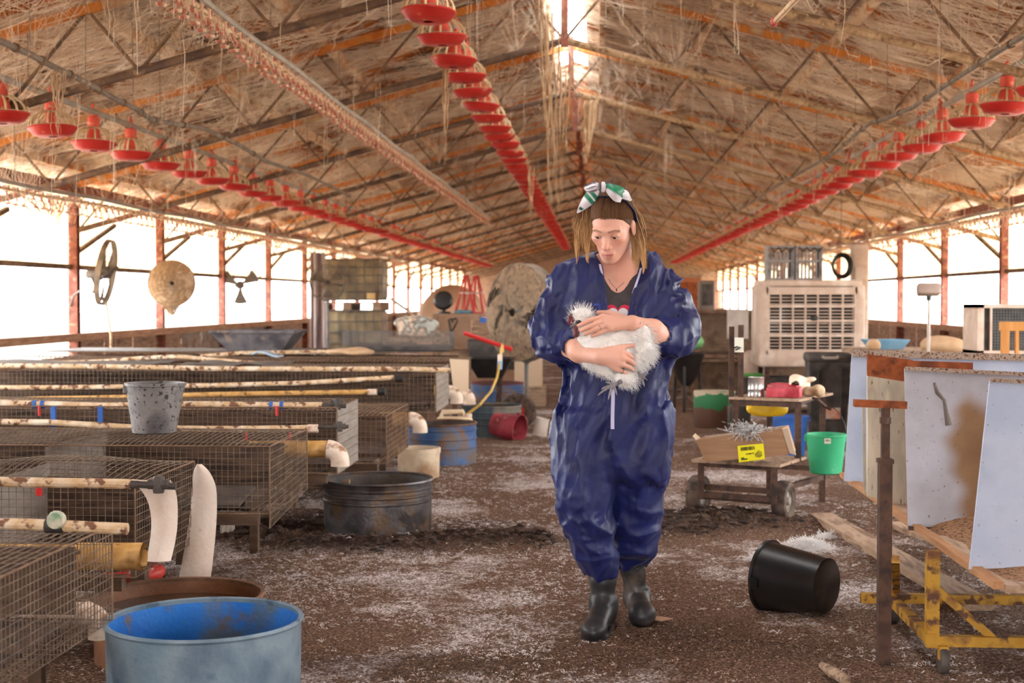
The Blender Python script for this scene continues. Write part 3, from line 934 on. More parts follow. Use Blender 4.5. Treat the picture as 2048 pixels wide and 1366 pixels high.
c = cage('nearest wire cage, cut off by the lower left corner of the photo', -2.6, -1.42, 2.8, 4.08, .286, .565, 0, .0014, .025)
c = cage('wire cage with an arched lid and white strips at its end', -3.1, -1.535, 4.64, 5.34, .30, .61, .055, .0013, .025)
MB().b2((-3.1, 4.9, .305), (-1.62, 5.28, .325)).build('dung_tray', m_dung, c)
divider(c, -2.1, 4.64, 5.34, .3, .61)
c = cage('wire cage under the muddy grey bucket', -3.6, -1.35, 5.8, 6.56, .34, .62, .028, .0013, .025, skew=.06)
MB().b2((-3.6, 6.0, .345), (-1.5, 6.5, .37)).build('dung_tray', m_dung, c)
MB().box((-1.62, 5.98, .385), (.26, .3, .012), m=Matrix.Rotation(.14, 3, 'X')).build('loose_sheet', m_blackdust, c)
divider(c, -2.3, 5.8, 6.56, .34, .62)
c = cage('wire cage with a narrow grey end panel and two water pipes', -4.2, -1.29, 7.0, 7.6, .36, .69, 0, .0014, .025, end='panel')
MB().b2((-4.2, 7.15, .365), (-1.35, 7.55, .39)).build('dung_tray', m_dung, c)
for x in (107, 201):
    p = at(x, 815, 6.985); MB().b2((p.x - .012, 6.975, .57), (p.x + .012, 6.99, .69)).build('blue_strap', m_bluep, c)
c = cage('brown wire cage behind the elbow pipe, with a full mesh end', -4.6, -1.22, 8.2, 9.15, .27, .55, .02, .0018, .03, mw=m_wire2)
MB().b2((-4.6, 8.5, .275), (-1.3, 9.1, .30)).build('dung_tray', m_dung, c)
c = cage('wire cage with a tall grey end panel under a long cream pipe', -4.9, -1.09, 9.6, 10.4, .46, .75, 0, .0016, .03, end='panel')
MB().b2((-4.9, 9.8, .465), (-1.2, 10.3, .49)).build('dung_tray', m_dung, c)
c = cage('distant wire cage beside the tan cardboard panel', -5.1, -1.1, 11.6, 12.4, .44, .72, .02, .002, .035, mw=m_wire2)
MB().b2((-5.1, 11.7, .445), (-1.2, 12.3, .47)).build('dung_tray', m_dung, c)
c = cage('farthest wire cage, under the wheelbarrow tray and wire basket', -5.2, -1.25, 12.9, 13.9, .46, .74, 0, .002, .035, mw=m_wire2)
MB().b2((-5.2, 13.0, .465), (-1.3, 13.8, .49)).build('dung_tray', m_dung, c)
MB().b2((-5.1, 12.95, .742), (-1.4, 13.85, .748)).build('lid_sheet', m_blackdust, c)

# sacking laid over the lids far left
m_sack = mat('grey brown sacking', (78, 68, 60), (98, 86, 76), scale=5, rough=.9)
def cloth_sheet(name, label, xa, xb, ya, yb, z, cat='sheet', m=m_sack, amp=.012):
    def fn(u, v): return (xa + (xb - xa) * u, ya + (yb - ya) * v, z + amp * math.sin(u * 11 + v * 3) * math.sin(v * 5 + u * 2) + amp)
    tag(MB().slab(fn, 18, 8, .004).build(name, m), label, cat)
cloth_sheet('lid_sacking', 'grey sacking sheet spread over the cage lid at far left', -4.5, -3.1, 9.65, 10.35, .757)
cloth_sheet('lid_sacking', 'dark sacking flap over the cage lid, right of the first sheet', -2.9, -2.2, 9.7, 10.3, .757)

# water pipes
def wpipe(label, pts, Y, r, m=m_pipe, extra=None):
    P = [at(x, y, Y if not callable(Y) else Y(x)) for x, y in pts]
    if pts[0][0] < 0: P.insert(0, P[0] - Vector((min(1.2, P[0].x + 5.2), 0, 0)))
    t = thing('water_pipe', label, 'pipe', P[-1])
    MB().tube(P, r, 10).build('pipe', m, t)
    return t, P
def ring(t, nm, x, y, Y, r, L, m):
    p = at(x, y, Y); MB().tube([p - Vector((L / 2, 0, 0)), p + Vector((L / 2, 0, 0))], r, 10).build(nm, m, t)
def tee(t, x, y, Y, s, m=m_blackdust):
    p = at(x, y, Y); v = MB()
    v.tube([p + Vector((0, 0, -1.5 * s)), p + Vector((0, 0, -.9 * s)), p + Vector((0, 0, 1.1 * s)), p + Vector((0, 0, 1.5 * s))], [s * .9, s, s, s * .7], 10)
    v.tube([p + Vector((-1.8 * s, 0, 0)), p + Vector((1.8 * s, 0, 0))], s * .85, 10); v.build('tee_fitting', m, t)
t, P = wpipe('blurred muddy water pipe across the nearest cage lid', ((-90, 1045), (60, 1049), (150, 1053), (255, 1058)), 3.78, .016)
ring(t, 'coupling', 110, 1052, 3.78, .02, .05, m_blackdust)
p = at(113, 1040, 3.76); MB().lathe([(0, -.018), (.022, -.016), (.026, 0), (.022, .016), (0, .018)], c=p, n=14, R=Matrix.Rotation(PI / 2, 3, 'X')).build('valve_knob', mat('mould green cap', (120, 150, 120), (206, 192, 172), scale=30), t)
t, P = wpipe('muddy water pipe ending in a black tee on the arched-lid cage', ((-90, 961), (60, 965), (150, 966), (250, 968), (262, 969)), 4.5, .0165)
ring(t, 'reducer', 262, 969, 4.5, .013, .05, m_blackdust); MB().tube([at(250, 968, 4.5), at(352, 973, 4.5)], .011, 8).build('nipple_pipe', m_blackdust, t)
tee(t, 317, 969, 4.5, .0185)
p = at(78, 985, 4.49); MB().lathe([(0, -.012), (.01, -.01), (.012, .012), (0, .016)], c=p, n=10).build('nipple', m_redp, t)
t, P = wpipe('muddy water pipe with a white end, low on the grey-ended cage', ((-60, 843), (100, 845), (213, 852), (300, 857), (450, 858), (570, 857), (617, 856)), 6.95, .016)
ring(t, 'white_coupling', 626, 857, 6.95, .021, .05, m_pvc); MB().tube([at(634, 855, 6.95), at(697, 853, 6.95)], .009, 8).build('nipple_pipe', m_blackdust, t)
tee(t, 679, 853, 6.95, .017)
for x in (493, 580): p = at(x, 872, 6.94); MB().tube([p + Vector((0, 0, .02)), p - Vector((0, 0, .02))], .007, 6).build('nipple', m_redp, t)
t, P = wpipe('cream water pipe with blue couplings, on top of the grey-ended cage', ((-60, 805), (70, 808), (205, 812), (400, 809), (560, 811), (645, 811)), 7.02, .0175)
for x in (70, 86, 543, 564): ring(t, 'blue_coupling', x, 809 if x < 100 else 811, 7.02, .022, .018, m_bluep)
for x in (79, 554): p = at(x, 824, 7.0); MB().tube([p + Vector((0, 0, .03)), p - Vector((0, 0, .018))], .008, 6).build('nipple', m_redp, t)
tee(t, 675, 808, 7.02, .019); MB().tube([at(645, 811, 7.02), at(692, 812, 7.02)], .012, 8).build('nipple_pipe', m_blackdust, t)
t, P = wpipe('tan water pipe with a black cap on the brown cage lid', ((-60, 803), (100, 797), (180, 796), (420, 789), (600, 786), (735, 784)), 9.05, .0165, m_pipe_y)
ring(t, 'white_coupling', 745, 784, 9.05, .02, .06, m_pvc); ring(t, 'end_cap', 764, 783, 9.05, .026, .045, m_black)
t, P = wpipe('cream pipe rising to a black and white cap, beyond the tan pipe', ((-60, 775), (120, 775), (420, 771), (605, 766), (690, 761), (788, 755)), 9.53, .0165)
ring(t, 'end_cap', 799, 757, 9.53, .026, .05, m_black)
t, P = wpipe('long straight cream pipe on the tall grey-ended cage', ((-60, 731), (205, 733), (420, 737), (600, 738), (820, 738), (900, 741)), 9.6, .0175)
t, P = wpipe('bowed cream pipe humped over the distant cages', ((-60, 720), (120, 726), (205, 723), (300, 715), (360, 713), (420, 719), (560, 731), (640, 737)), 11.55, .018)
t, P = wpipe('bent cream pipe farthest away on the cage lids', ((400, 713), (480, 706), (610, 704), (710, 702)), 12.85, .019)

# gutter pipes with elbows
def hollow_pipe(mb, pts, r, n=14):
    mb.tube(pts, r, n, cap=False); mb.tube([Vector(p) for p in pts], r * .9, n, cap=False)
    return mb
def gutter(label, px0, px1, y, Y, r, bend=True, m1=m_pipe_y, m2=m_pvc):
    a, b = at(px0, y, Y), at(px1, y, Y)
    t = thing('gutter_pipe', label, 'pipe', b)
    if not bend:
        hollow_pipe(MB(), [a, b], r, 20).build('pipe', m1, t); return t
    hollow_pipe(MB(), [a, b], r).build('pipe', m1, t)
    MB().bar((a.x + .02, a.y, 0), (a.x + .02, a.y, a.z - r * .9), .04, .04).build('support', m_railw, t)
    R = r * 1.5
    pts = [b + Vector((R * math.sin(q), 0, -R * (1 - math.cos(q)))) for q in np.linspace(0, PI / 2, 8)]
    pts.append(pts[-1] - Vector((0, 0, r * .5)))
    hollow_pipe(MB(), pts, r * 1.1).build('elbow', m2, t)
    return t
gutter('open yellow pvc pipe end sticking out between the two nearest cages', -60, 287, 1113, 4.36, .0435, False)
gutter('pale elbow of the blurred pipe end beside the nearest cage', 60, 165, 1228, 4.2, .036, True, m_pvc, m_pvc)
gutter('brown pipe with a white elbow pouring towards the galvanised tub', 500, 655, 898, 6.78, .041)
gutter('small cream elbow pipe behind the blue tub', 760, 820, 838, 9.35, .045)
gutter('left of two cream elbows above the jerrycan', 785, 896, 783, 10.9, .046)
gutter('right of two cream elbows above the jerrycan', 905, 922, 786, 11.5, .046)

# white strips at the arched-lid cage
m_strip = mat('off-white cut plastic strip', (226, 208, 192), (212, 188, 168), scale=5, rough=.55, spots=(120, 96, 84), spot_scale=16, spot_pos=(.66, .74))
def strip(name, label, rows, Ys, th):
    L = [at(a, y, Y) for (a, b, y), Y in zip(rows, Ys)]; R = [at(b, y, Y) for (a, b, y), Y in zip(rows, Ys)]
    n = len(rows) - 1
    def sp(P, t):
        t = t * n; i = min(int(t), n - 1); f = t - i
        p0, p1, p2, p3 = P[max(i - 1, 0)], P[i], P[i + 1], P[min(i + 2, n)]
        return .5 * (2 * p1 + (p2 - p0) * f + (2 * p0 - 5 * p1 + 4 * p2 - p3) * f * f + (3 * p1 - p0 - 3 * p2 + p3) * f ** 3)
    def fn(u, v):
        p = sp(L, v).lerp(sp(R, v), u); return p + Vector((0, .02 * (2 * u - 1) ** 2, 0))
    tag(MB().slab(fn, 8, 24, th).build(name, m_strip, loc=R[-1]), label, 'strip')
strip('plastic_strip', 'tall rounded white strip leaning from the cage corner into the rusty tub',
      [(391, 400, 929), (384, 416, 945), (381, 429, 975), (378, 431, 1020), (370, 428, 1075), (360, 422, 1130), (349, 415, 1185), (345, 412, 1205)], [5.30, 5.30, 5.30, 5.29, 5.27, 5.25, 5.23, 5.22], .006)
strip('plastic_strip', 'shorter scuffed white strip curling down behind the black tee',
      [(258, 338, 962), (275, 346, 978), (291, 351, 1003), (298, 352, 1035), (298, 350, 1065), (294, 345, 1095), (288, 338, 1124)], [4.56, 4.57, 4.58, 4.58, 4.57, 4.56, 4.54], .005)

# round tubs
def tub(label, x, y, r, h, mo, mi, mr, fill=None, fillm=None, ribs=(), rz=0, th=.006, warp=0):
    t = thing('round_tub', label, 'tub', (x, y, 0))
    z0 = zf(x, y) - .01
    prof = [(r * .985, z0)]
    zs = sorted(ribs)
    for q in zs: prof += [(r * .99, h * (q - .035)), (r * 1.012, h * (q - .012)), (r * 1.012, h * (q + .012)), (r * .99, h * (q + .035))]
    prof += [(r, h - .012)]
    MB().lathe(prof, c=(x, y, 0), n=48).build('wall', mo, t)
    MB().lathe([(r * .955, z0 + .01), (r - th, h - .012)], c=(x, y, 0), n=48).build('inner_wall', mi, t)
    MB().lathe([(r - th, h - .012), (r - th - .002, h), (r + .004, h + .003), (r + .007, h - .006), (r, h - .014)], c=(x, y, 0), n=48).build('rim', mr, t)
    if fill is not None: MB().lathe([(r * .965, fill), (r * .5, fill + .004), (0, fill + .002)], c=(x, y, 0), n=40).build('contents', fillm, t)
    return t
m_blue_out = mat('grey blue worn paint', (96, 118, 134), (122, 138, 148), (82, 100, 116), scale=4, rough=.5, spots=(70, 92, 108), spot_scale=10)
m_blue_in = mat('bright blue worn paint', (20, 92, 178), (36, 112, 190), (86, 100, 108), pos=[.3, .55, .66], scale=5, rough=.45, spots=(98, 92, 84), spot_scale=8, spot_pos=(.58, .66))
m_rustrim = mat('rusty rim', (92, 62, 46), (124, 88, 64), scale=16, rough=.7)
m_galvtub = mat('muddy galvanised tub', (76, 72, 74), (104, 98, 98), (58, 50, 48), scale=6, rough=.4, metal=.55, spots=(110, 86, 66), spot_scale=9, spot_pos=(.52, .66))
m_galvin = mat('dark tub inside', (58, 50, 46), (84, 70, 60), scale=8, rough=.6)
m_murk = mat('murky brown water', (46, 32, 24), (64, 46, 32), scale=4, rough=.08, bump=.02, bscale=8, spec=.6)
m_rustin = mat('rusty brown inside', (104, 64, 40), (134, 88, 58), scale=7, rough=.5)
m_bluetub = mat('blue tub streaked with rust', (52, 82, 128), (76, 104, 146), (104, 96, 92), scale=5, rough=.5, spots=(120, 88, 66), spot_scale=9, spot_pos=(.54, .66))
m_drabtub = mat('drab blue green tub', (92, 104, 104), (66, 84, 100), (130, 120, 104), scale=5, rough=.6, stretch=(1, 1, .4))
m_redrim = mat('dark red rim', (120, 40, 36), (96, 34, 32), scale=8, rough=.6)
p = Vector((-1.167, 4.16, 0)); tub('blue painted tub nearest the viewer, bright blue inside', p.x, p.y, .287, .278, m_blue_out, m_blue_in, m_blue_out, .1, m_murk)
tub('rusty brown tub of murky water, just behind the blue painted tub', -1.43, 4.78, .285, .218, m_rustin, m_rustin, m_rustrim, .165, m_murk)
tub('ribbed galvanised tub under the elbow pipe, dark with mud', -1.157, 7.47, .288, .28, m_galvtub, m_galvin, m_galvtub, .21, m_dung, (.62, .74, .86))
tub('ribbed blue tub between the cream pot and the jerrycan', -1.17, 10.67, .268, .30, m_bluetub, m_galvin, m_rustrim, .2, m_murk, (.4, .62, .84))
tub('drab blue-green tub behind the overturned red bucket', -.945, 12.85, .27, .27, m_drabtub, m_galvin, m_drabtub, .2, m_dung, (.4, .6, .8))
tub('blue tub with a dark red rim, farthest of the tubs along the aisle', -1.07, 15.3, .285, .33, m_bluetub, m_galvin, m_redrim, .25, m_dung, (.45, .75))

# muddy bucket on the cage
def bucket(name, label, c, rb, rt, h, m, R=None, spout=False, wall=.004, handle=None, mh=None, rim=.006, lugs=True, cat='bucket'):
    t = thing(name, label, cat, c)
    R = R or Matrix.Identity(3)
    def wob(p): return p
    mb = MB().lathe([(0, .0), (rb * .9, 0), (rb, .006), (rt, h - .014), (rt + rim, h - .012), (rt + rim, h), (rt - wall, h), (rb - wall, .01), (0, .008)], n=36)
    if spout:
        V = []
        for v in mb.v:
            a = math.atan2(v[1], v[0]); f = max(0, math.cos(a - spout[0])) ** 24 * max(0, (v[2] / h - .55)) * 2.2 if v[2] > .02 else 0
            V.append((v[0] * (1 + .16 * f), v[1] * (1 + .16 * f), v[2]))
        mb.v = V
    mb.v = [tuple(R @ Vector(v) + Vector(c)) for v in mb.v]
    mb.build('body', m, t)
    if lugs:
        lb = MB()
        for sg in (-1, 1):
            lg = MB().box((sg * (rt + rim * .6), 0, h - .025), (.014, .035, .035)); lg.v = [tuple(R @ Vector(v) + Vector(c)) for v in lg.v]
            lg.build('lug', m, t)
    if handle is not None:
        ang, rx = handle
        pts = []
        for q in np.linspace(0, PI, 15):
            x = (rt + rim) * math.cos(q); l = rx * math.sin(q)
            pts.append(R @ Vector((x, l * math.sin(ang), h - .02 + l * math.cos(ang))) + Vector(c))
        MB().tube(pts, .003, 6).build('handle', mh or m_web, t)
    return t
m_mudbucket = mat('grey bucket spattered with mud', (104, 98, 96), (126, 118, 114), (82, 78, 78), scale=6, rough=.5, spots=(52, 44, 40), spot_scale=55, spot_pos=(.57, .63))
p = at(309, 888, 6.12)
bucket('muddy_bucket', 'grey mud-spattered bucket standing on the cage lid', (p.x, p.y, .642), .094, .12, .222, m_mudbucket, R=Matrix.Rotation(.35, 3, 'Z'), spout=(-.35, 0), handle=(2.5, .11), mh=m_web)
# cream pot in front of the blue tub
m_pot = mat('stained cream plastic pot', (206, 176, 142), (224, 202, 172), (176, 140, 104), scale=5, rough=.55)
p = gp(832, 960); p.y += .15
t = thing('cream_pot', 'stained cream pot standing before the ribbed blue tub', 'pot', (p.x, p.y, 0))
MB().lathe([(0, .0), (.136, 0), (.142, .01), (.146, .17), (.152, .172), (.153, .205), (.143, .207), (.138, .03), (0, .03)], c=(p.x, p.y, 0), n=32).build('body', m_pot, t)
MB().lathe([(.138, .16), (0, .165)], c=(p.x, p.y, 0), n=28).build('contents', m_dung, t)
# jerrycan with the yellow hose
m_jerry = mat('yellowed white jerrycan', (222, 196, 156), (236, 218, 190), scale=5, rough=.45)
p = gp(908, 912); t = thing('jerrycan', 'cream plastic jerrycan with a yellow hose in it, behind the blue tub', 'jerrycan', (p.x, p.y, 0))
jb = MB().rbox((p.x, p.y, .155), (.29, .2, .30), .035, seg=3)
jb.build('body', m_jerry, t)
MB().tube([(p.x - .1, p.y, .30), (p.x - .09, p.y, .345), (p.x + .07, p.y, .35), (p.x + .085, p.y, .30)], .018, 8).build('handle', m_jerry, t)
MB().lathe([(0, 0), (.032, 0), (.032, .03), (0, .03)], c=(p.x + .11, p.y, .303), n=14).build('cap', m_pvc, t)
m_hose = mat('yellow hose', (206, 170, 84), (186, 148, 70), scale=9, rough=.5)
hp = [at(*q) for q in ((1008, 610, 12.0), (1006, 655, 12.0), (1005, 690, 12.0), (1000, 722, 11.9), (994, 755, 11.8), (982, 783, 11.6), (965, 803, 11.4), (945, 814, 11.3), (928, 818, 11.25))]
hp[-2:] = [Vector((p.x + .2, p.y, .40)), Vector((p.x + .11, p.y, .332))]
t = thing('yellow_hose', 'yellow hose curving down from the big fan to the jerrycan', 'hose', hp[-1])
MB().tube(hp[2:], .011, 8).build('tube', m_hose, t); MB().tube(hp[:3], .004, 6).build('cord', m_cable, t)
MB().tube([hp[2] + Vector((0, 0, .02)), hp[2] - Vector((0.005, 0, .06))], [.008, .02], 10).build('nozzle', m_pipe_y, t)
MB().tube([hp[3] + Vector((0, 0, .06)), hp[3] + Vector((0, 0, -.0))], .02, 10).build('white_connector', m_pvc, t); MB().tube([hp[3], hp[3] - Vector((.004, 0, .07))], .022, 10).build('blue_connector', mat('pale blue fitting', (120, 160, 196), rough=.4), t)
# overturned red bucket, white jug
m_redbucket = mat('dusty crimson bucket', (150, 44, 58), (170, 66, 76), (126, 36, 48), scale=5, rough=.55, spots=(176, 120, 110), spot_scale=10)
p = gp(1000, 880)
R = Matrix.Rotation(math.radians(-28), 3, 'Z') @ Matrix.Rotation(math.radians(97), 3, 'Y')
bucket('red_bucket', 'dusty crimson bucket lying on its side by the tubs', (p.x - .06, p.y + .12, .13), .098, .126, .27, m_redbucket, R=R)
m_white = mat('dirty white plastic', (226, 216, 204), (204, 190, 176), scale=7, rough=.5)
p = gp(1079, 874)
t = thing('white_pot', 'small white plastic pot tipped beside the fan stand', 'pot', (p.x, p.y, 0))
Rw = Matrix.Rotation(.2, 3, 'Y')
wb = MB().lathe([(0, 0), (.06, 0), (.064, .01), (.058, .15), (.062, .152), (.062, .16), (.054, .16), (.055, .02), (0, .02)], n=24); wb.v = [tuple(Rw @ Vector(v) + p + Vector((0, 0, .012))) for v in wb.v]; wb.build('body', m_white, t)
# red sack under the arched-lid cage, pink-white rag by the tub
def lump(name, label, cat, c, r, m, seed, h=.02, amp=.25, freq=14, cols=None, flat=True):
    c = np.array(c, float); r = np.array(r, float)
    def f(P):
        d = s_ell(P, c, r) + min(r) * amp * vnoise(P, freq, seed)
        return np.maximum(d, c[2] - r[2] * .75 - P[:, 2]) if flat else d
    V, F = surf(f, c - r * 1.5, c + r * 1.5, h)
    o = mesh_obj(name, V - c, F, m); o.location = tuple(c)
    return tag(o, label, cat)
m_redsack = mat('red printed sack', (184, 40, 36), (206, 70, 56), scale=7, rough=.5, spots=(226, 220, 214), spot_scale=7, spot_pos=(.62, .66))
p = gp(268, 1160); lump('red_sack', 'red printed sack lying under the arched-lid cage', 'sack', (p.x, p.y, .035), (.13, .12, .045), m_redsack, 3, .012)
m_pinkrag = mat('pink and white wrapper', (214, 120, 124), (230, 214, 200), (190, 92, 98), scale=16, rough=.6)
p = at(630, 965, 7.55); lump('plastic_wrapper', 'crumpled pink and white wrapper behind the galvanised tub', 'wrapper', (p.x, p.y, .27), (.05, .06, .04), m_pinkrag, 5, .008, .4, 40)
bx = MB().b2((at(600, 0, 7.6).x, 7.64, .2), (at(655, 0, 7.6).x + .1, 7.9, .245)); tag(bx.build('timber_board', m_wood, loc=(at(620, 0, 7.6).x, 7.75, .2)), 'grey timber board resting behind the galvanised tub', 'board')

# ================================================================ RIGHT: RACK OF SHEETS, CART, COOLERS
m_sheetblue = mat('pale blue painted sheet', (164, 174, 196), (178, 186, 204), (150, 160, 180), scale=3, rough=.45, spots=(120, 100, 90), spot_scale=110, spot_pos=(.68, .74), bump=.03)
m_sheetwht = mat('grimy white sheet', (178, 178, 188), (164, 162, 170), (150, 126, 104), pos=[.35, .55, .72], scale=2.2, rough=.5, spots=(128, 100, 78), spot_scale=90, spot_pos=(.66, .72), bump=.08)
m_sheetgalv = mat('stained galvanised sheet', (190, 176, 154), (164, 152, 134), (206, 190, 164), scale=5, rough=.45, metal=.25, stretch=(2, 2, .5), spots=(96, 74, 56), spot_scale=40, spot_pos=(.64, .7), bump=.1)
m_rust = mat('deep orange rust', (126, 62, 30), (154, 82, 42), (98, 50, 30), scale=14, rough=.9)
m_rustedge = mat('rust crusted edge', (116, 84, 62), (170, 150, 134), (88, 60, 44), scale=75, rough=.85)
m_tinge = mat('tan stain', (160, 126, 94), (176, 144, 112), scale=6, rough=.6)
m_yel = mat('chipped yellow paint', (176, 126, 28), (192, 144, 44), (120, 74, 36), pos=[.35, .5, .62], scale=9, rough=.6, spots=(92, 56, 36), spot_scale=14, spot_pos=(.54, .6), stretch=(1, 1, 1))
m_ruststeel = mat('rusty brown steel', (66, 45, 36), (88, 62, 48), (50, 36, 31), scale=11, rough=.8)
m_plank = mat('dusty plank', (150, 120, 96), (176, 148, 124), (124, 96, 76), scale=4, stretch=(5, .8, 5), rough=.9, bump=.4)
m_orwood = mat('orange brown timber edge', (156, 106, 66), (180, 132, 92), scale=4, stretch=(8, 1, 8), rough=.75)
m_grain = mat('loose brown grain', (112, 76, 50), (168, 124, 88), (84, 58, 40), scale=60, rough=.95, bump=.8, bscale=90)

m_sheettinge = mat('tan-tinged white sheet', (214, 206, 198), attr='Col', scale=5, rough=.5, spots=(120, 96, 78), spot_scale=90, spot_pos=(.66, .72), bump=.05)
BX, BH = 1.135, .42
def zat(px): return BX * FPX / (px - 1193)
# yellow wheeled rack: bed with a timber edge, legs, rails, braces, casters
t = thing('yellow_rack', 'chipped yellow steel rack on casters carrying the leaning sheets', 'rack', (1.11, 4.75, 0))
XRk = 2.25
MB().b2((BX, 4.12, BH - .02), (BX + .03, 6.7, BH + .002)).build('timber_edge', m_orwood, t)
for i in range(6):
    y0_ = 4.14 + i * .43; MB().b2((BX + .04, y0_, BH - .035), (XRk + .1, y0_ + .415, BH - .012 + .003 * (i % 2))).build('bed_board', m_plank, t)
hb = MB().grid(lambda u, v: (BX + .05 + (XRk - BX) * u, 4.16 + 2.5 * v, BH - .014 + .07 * math.sin(PI * min(1, u * 1.3)) ** .6 * (.6 + .4 * math.sin(v * 17 + u * 5)) * min(1, 6 * v, 6 * (1 - v))), 24, 40)
o = hb.build('loose_grain', m_grain, t)
for (x, y) in ((1.11, 4.75), (1.092, 5.42), (XRk, 4.75), (XRk, 5.42)):
    MB().bar((x, y, .08), (x, y, BH - .02), .04, .04).build('leg', m_yel, t)
for y in (4.75, 5.42):
    MB().bar((1.0 if y > 5 else 1.11, y, .10), (XRk + .05, y, .10), .034, .034).build('cross_rail', m_yel, t)
for x in (1.1, XRk): MB().bar((x, 4.72, .112), (x, 5.45, .112), .034, .034).build('side_rail', m_yel, t)
MB().bar((1.115, 4.77, .28), (1.32, 4.76, .1), .026, .026).build('brace', m_yel, t)
MB().bar((1.0, 4.8, .36), (1.125, 5.38, .14), .026, .026).build('brace', m_yel, t)
for (x, y) in ((1.14, 4.72), (1.13, 5.45), (XRk, 4.72)):
    cs = MB().bar((x, y, .09), (x, y, .045), .03, .03).build('caster', m_yel, t)
    MB().lathe([(0, -.012), (.04, -.014), (.044, -.008), (.044, .008), (.04, .014), (0, .012)], c=(x, y, .042), n=20, R=Matrix.Rotation(PI / 2, 3, 'Y')).build('wheel', m_blackdust, cs)

def sheet(name, label, corners, Y, m, th=.008, bend=0, tilt=0.0, tinge=None):
    """corners px: TL, TR, BR, BL on the plane at depth Y (top leans back by tilt)"""
    TL, TR, BR, BL = [at(x, y, Y + (tilt if i < 2 else 0)) for i, (x, y) in enumerate(corners)]
    t = thing(name, label, 'sheet', (BL + BR) / 2)
    def fn(u, v):
        p = BL.lerp(BR, u).lerp(TL.lerp(TR, u), v); return p + Vector((0, bend * math.sin(u * PI * 1.5 + v), 0))
    if tinge:  # soft-edged tan area set in the vertex colours
        nu, nv = 44, 36; o = MB().slab(fn, nu, nv, th).build('panel', m, t)
        cc = []
        for rep in range(2):
            for j in range(nv + 1):
                for i in range(nu + 1):
                    k_ = tinge(i / nu, j / nv); cc.append(np.array(lin((186, 186, 196))[:3]) * (1 - k_) + np.array(lin((150, 116, 84))[:3]) * k_)
        set_cols(o, np.array(cc))
    else: MB().slab(fn, 10, 6, th).build('panel', m, t)
    return t, fn
t, fn = sheet('metal_sheet', 'pale blue sheet with a rusty top lip, farthest back on the yellow rack', ((1703, 712), (2110, 722), (2110, 975), (1688, 962)), 6.38, m_sheetblue)
MB().slab(lambda u, v: fn(u, 1) + Vector((0, -.012, -.002 + .03 * v)), 12, 2, .02).build('top_lip', m_rustedge, t)
t, fn = sheet('metal_sheet', 'galvanised sheet with an orange rust band across its top', ((1735, 752), (1850, 768), (1850, 1022), (1733, 992)), 5.72, m_sheetgalv, bend=.02)
MB().slab(lambda u, v: fn(u, 1.0 + .18 * v * (1 - .5 * max(0, u - .7))), 10, 3, .008).build('rust_band', m_rust, t)
MB().slab(lambda u, v: fn(u, .985 + .03 * v + .012 * math.sin(u * 23) * v) + Vector((0, -.0015, 0)), 30, 1, .002).build('pale_edge', mat('pale peeling edge', (222, 198, 160), rough=.7, bump=0), t)
t, fn = sheet('metal_sheet', 'narrow rusty strip standing behind the tan-tinged white sheet', ((1816, 721), (1945, 725), (1945, 1010), (1826, 1010)), 5.5, m_rust)
t, fn = sheet('metal_sheet', 'tan-tinged white sheet with a dark drip mark, behind the nearest sheet', ((1808, 737), (2120, 752), (2120, 1068), (1815, 1052)), 5.17, m_sheettinge, tinge=lambda u, v: max(0, min(1, (u - .27 - .04 * math.sin(v * 9) - .02 * math.sin(v * 31)) / .10)) * max(0, min(1, (.86 - v + .04 * math.sin(u * 20)) / .12)) * max(0, min(1, (.62 - u) / .04)))
MB().slab(lambda u, v: fn(u, 1) + Vector((0, -.012, -.006 + .014 * v)), 14, 1, .016).build('top_lip', m_rustedge, t)
MB().slab(lambda u, v: fn(u, 0) + Vector((0, -.006, -.012 + .014 * v)), 8, 1, .02).build('bottom_lip', m_ruststeel, t)
dr = [(1868, 765), (1874, 785), (1888, 800), (1892, 825), (1897, 850)]
MB().tube([at(x, y, 5.165) for x, y in dr], [.006, .009, .007, .009, .013], 8).build('drip_mark', mat('grey drip', (120, 110, 102), (98, 86, 78), scale=30, rough=.6), t)
t, fn = sheet('metal_sheet', 'nearest pale blue sheet, hanging over the rack edge at right', ((1979, 762), (2130, 770), (2130, 1132), (1937, 1138)), 4.36, m_sheetblue, bend=.006)
MB().slab(lambda u, v: fn(u, 1) + Vector((0, -.006, -.002 + .012 * v)), 8, 1, .014).build('top_lip', m_rustedge, t)
t, fn = sheet('metal_sheet', 'thin pale strip standing at the end of the galvanised sheet', ((1724, 800), (1729, 800), (1732, 985), (1727, 985)), 5.9, m_sheetgalv)

# rusty adjustable roller stand
p = gp(1767, 1328); t = thing('roller_stand', 'rusty adjustable stand with a flat top bar, in front of the sheets', 'stand', (p.x, p.y, 0))
top = at(1766, 806, p.y).z
MB().bar((p.x, p.y, -.02), (p.x, p.y, at(0, 905, p.y).z), .042, .042).build('outer_tube', m_ruststeel, t)
MB().bar((p.x, p.y, at(0, 925, p.y).z), (p.x, p.y, top), .026, .026).build('inner_tube', m_ruststeel, t)
MB().box((p.x, p.y, at(0, 910, p.y).z), (.05, .05, .014)).build('collar', m_ruststeel, t)
MB().tube([(p.x, p.y, at(0, 838, p.y).z), (p.x, p.y, at(0, 826, p.y).z)], .02, 6).build('nut', m_ruststeel, t)
a, b = at(1708, 806, p.y), at(1812, 810, p.y)
MB().bar(a, b, .04, .024).build('top_bar', m_rust, t)

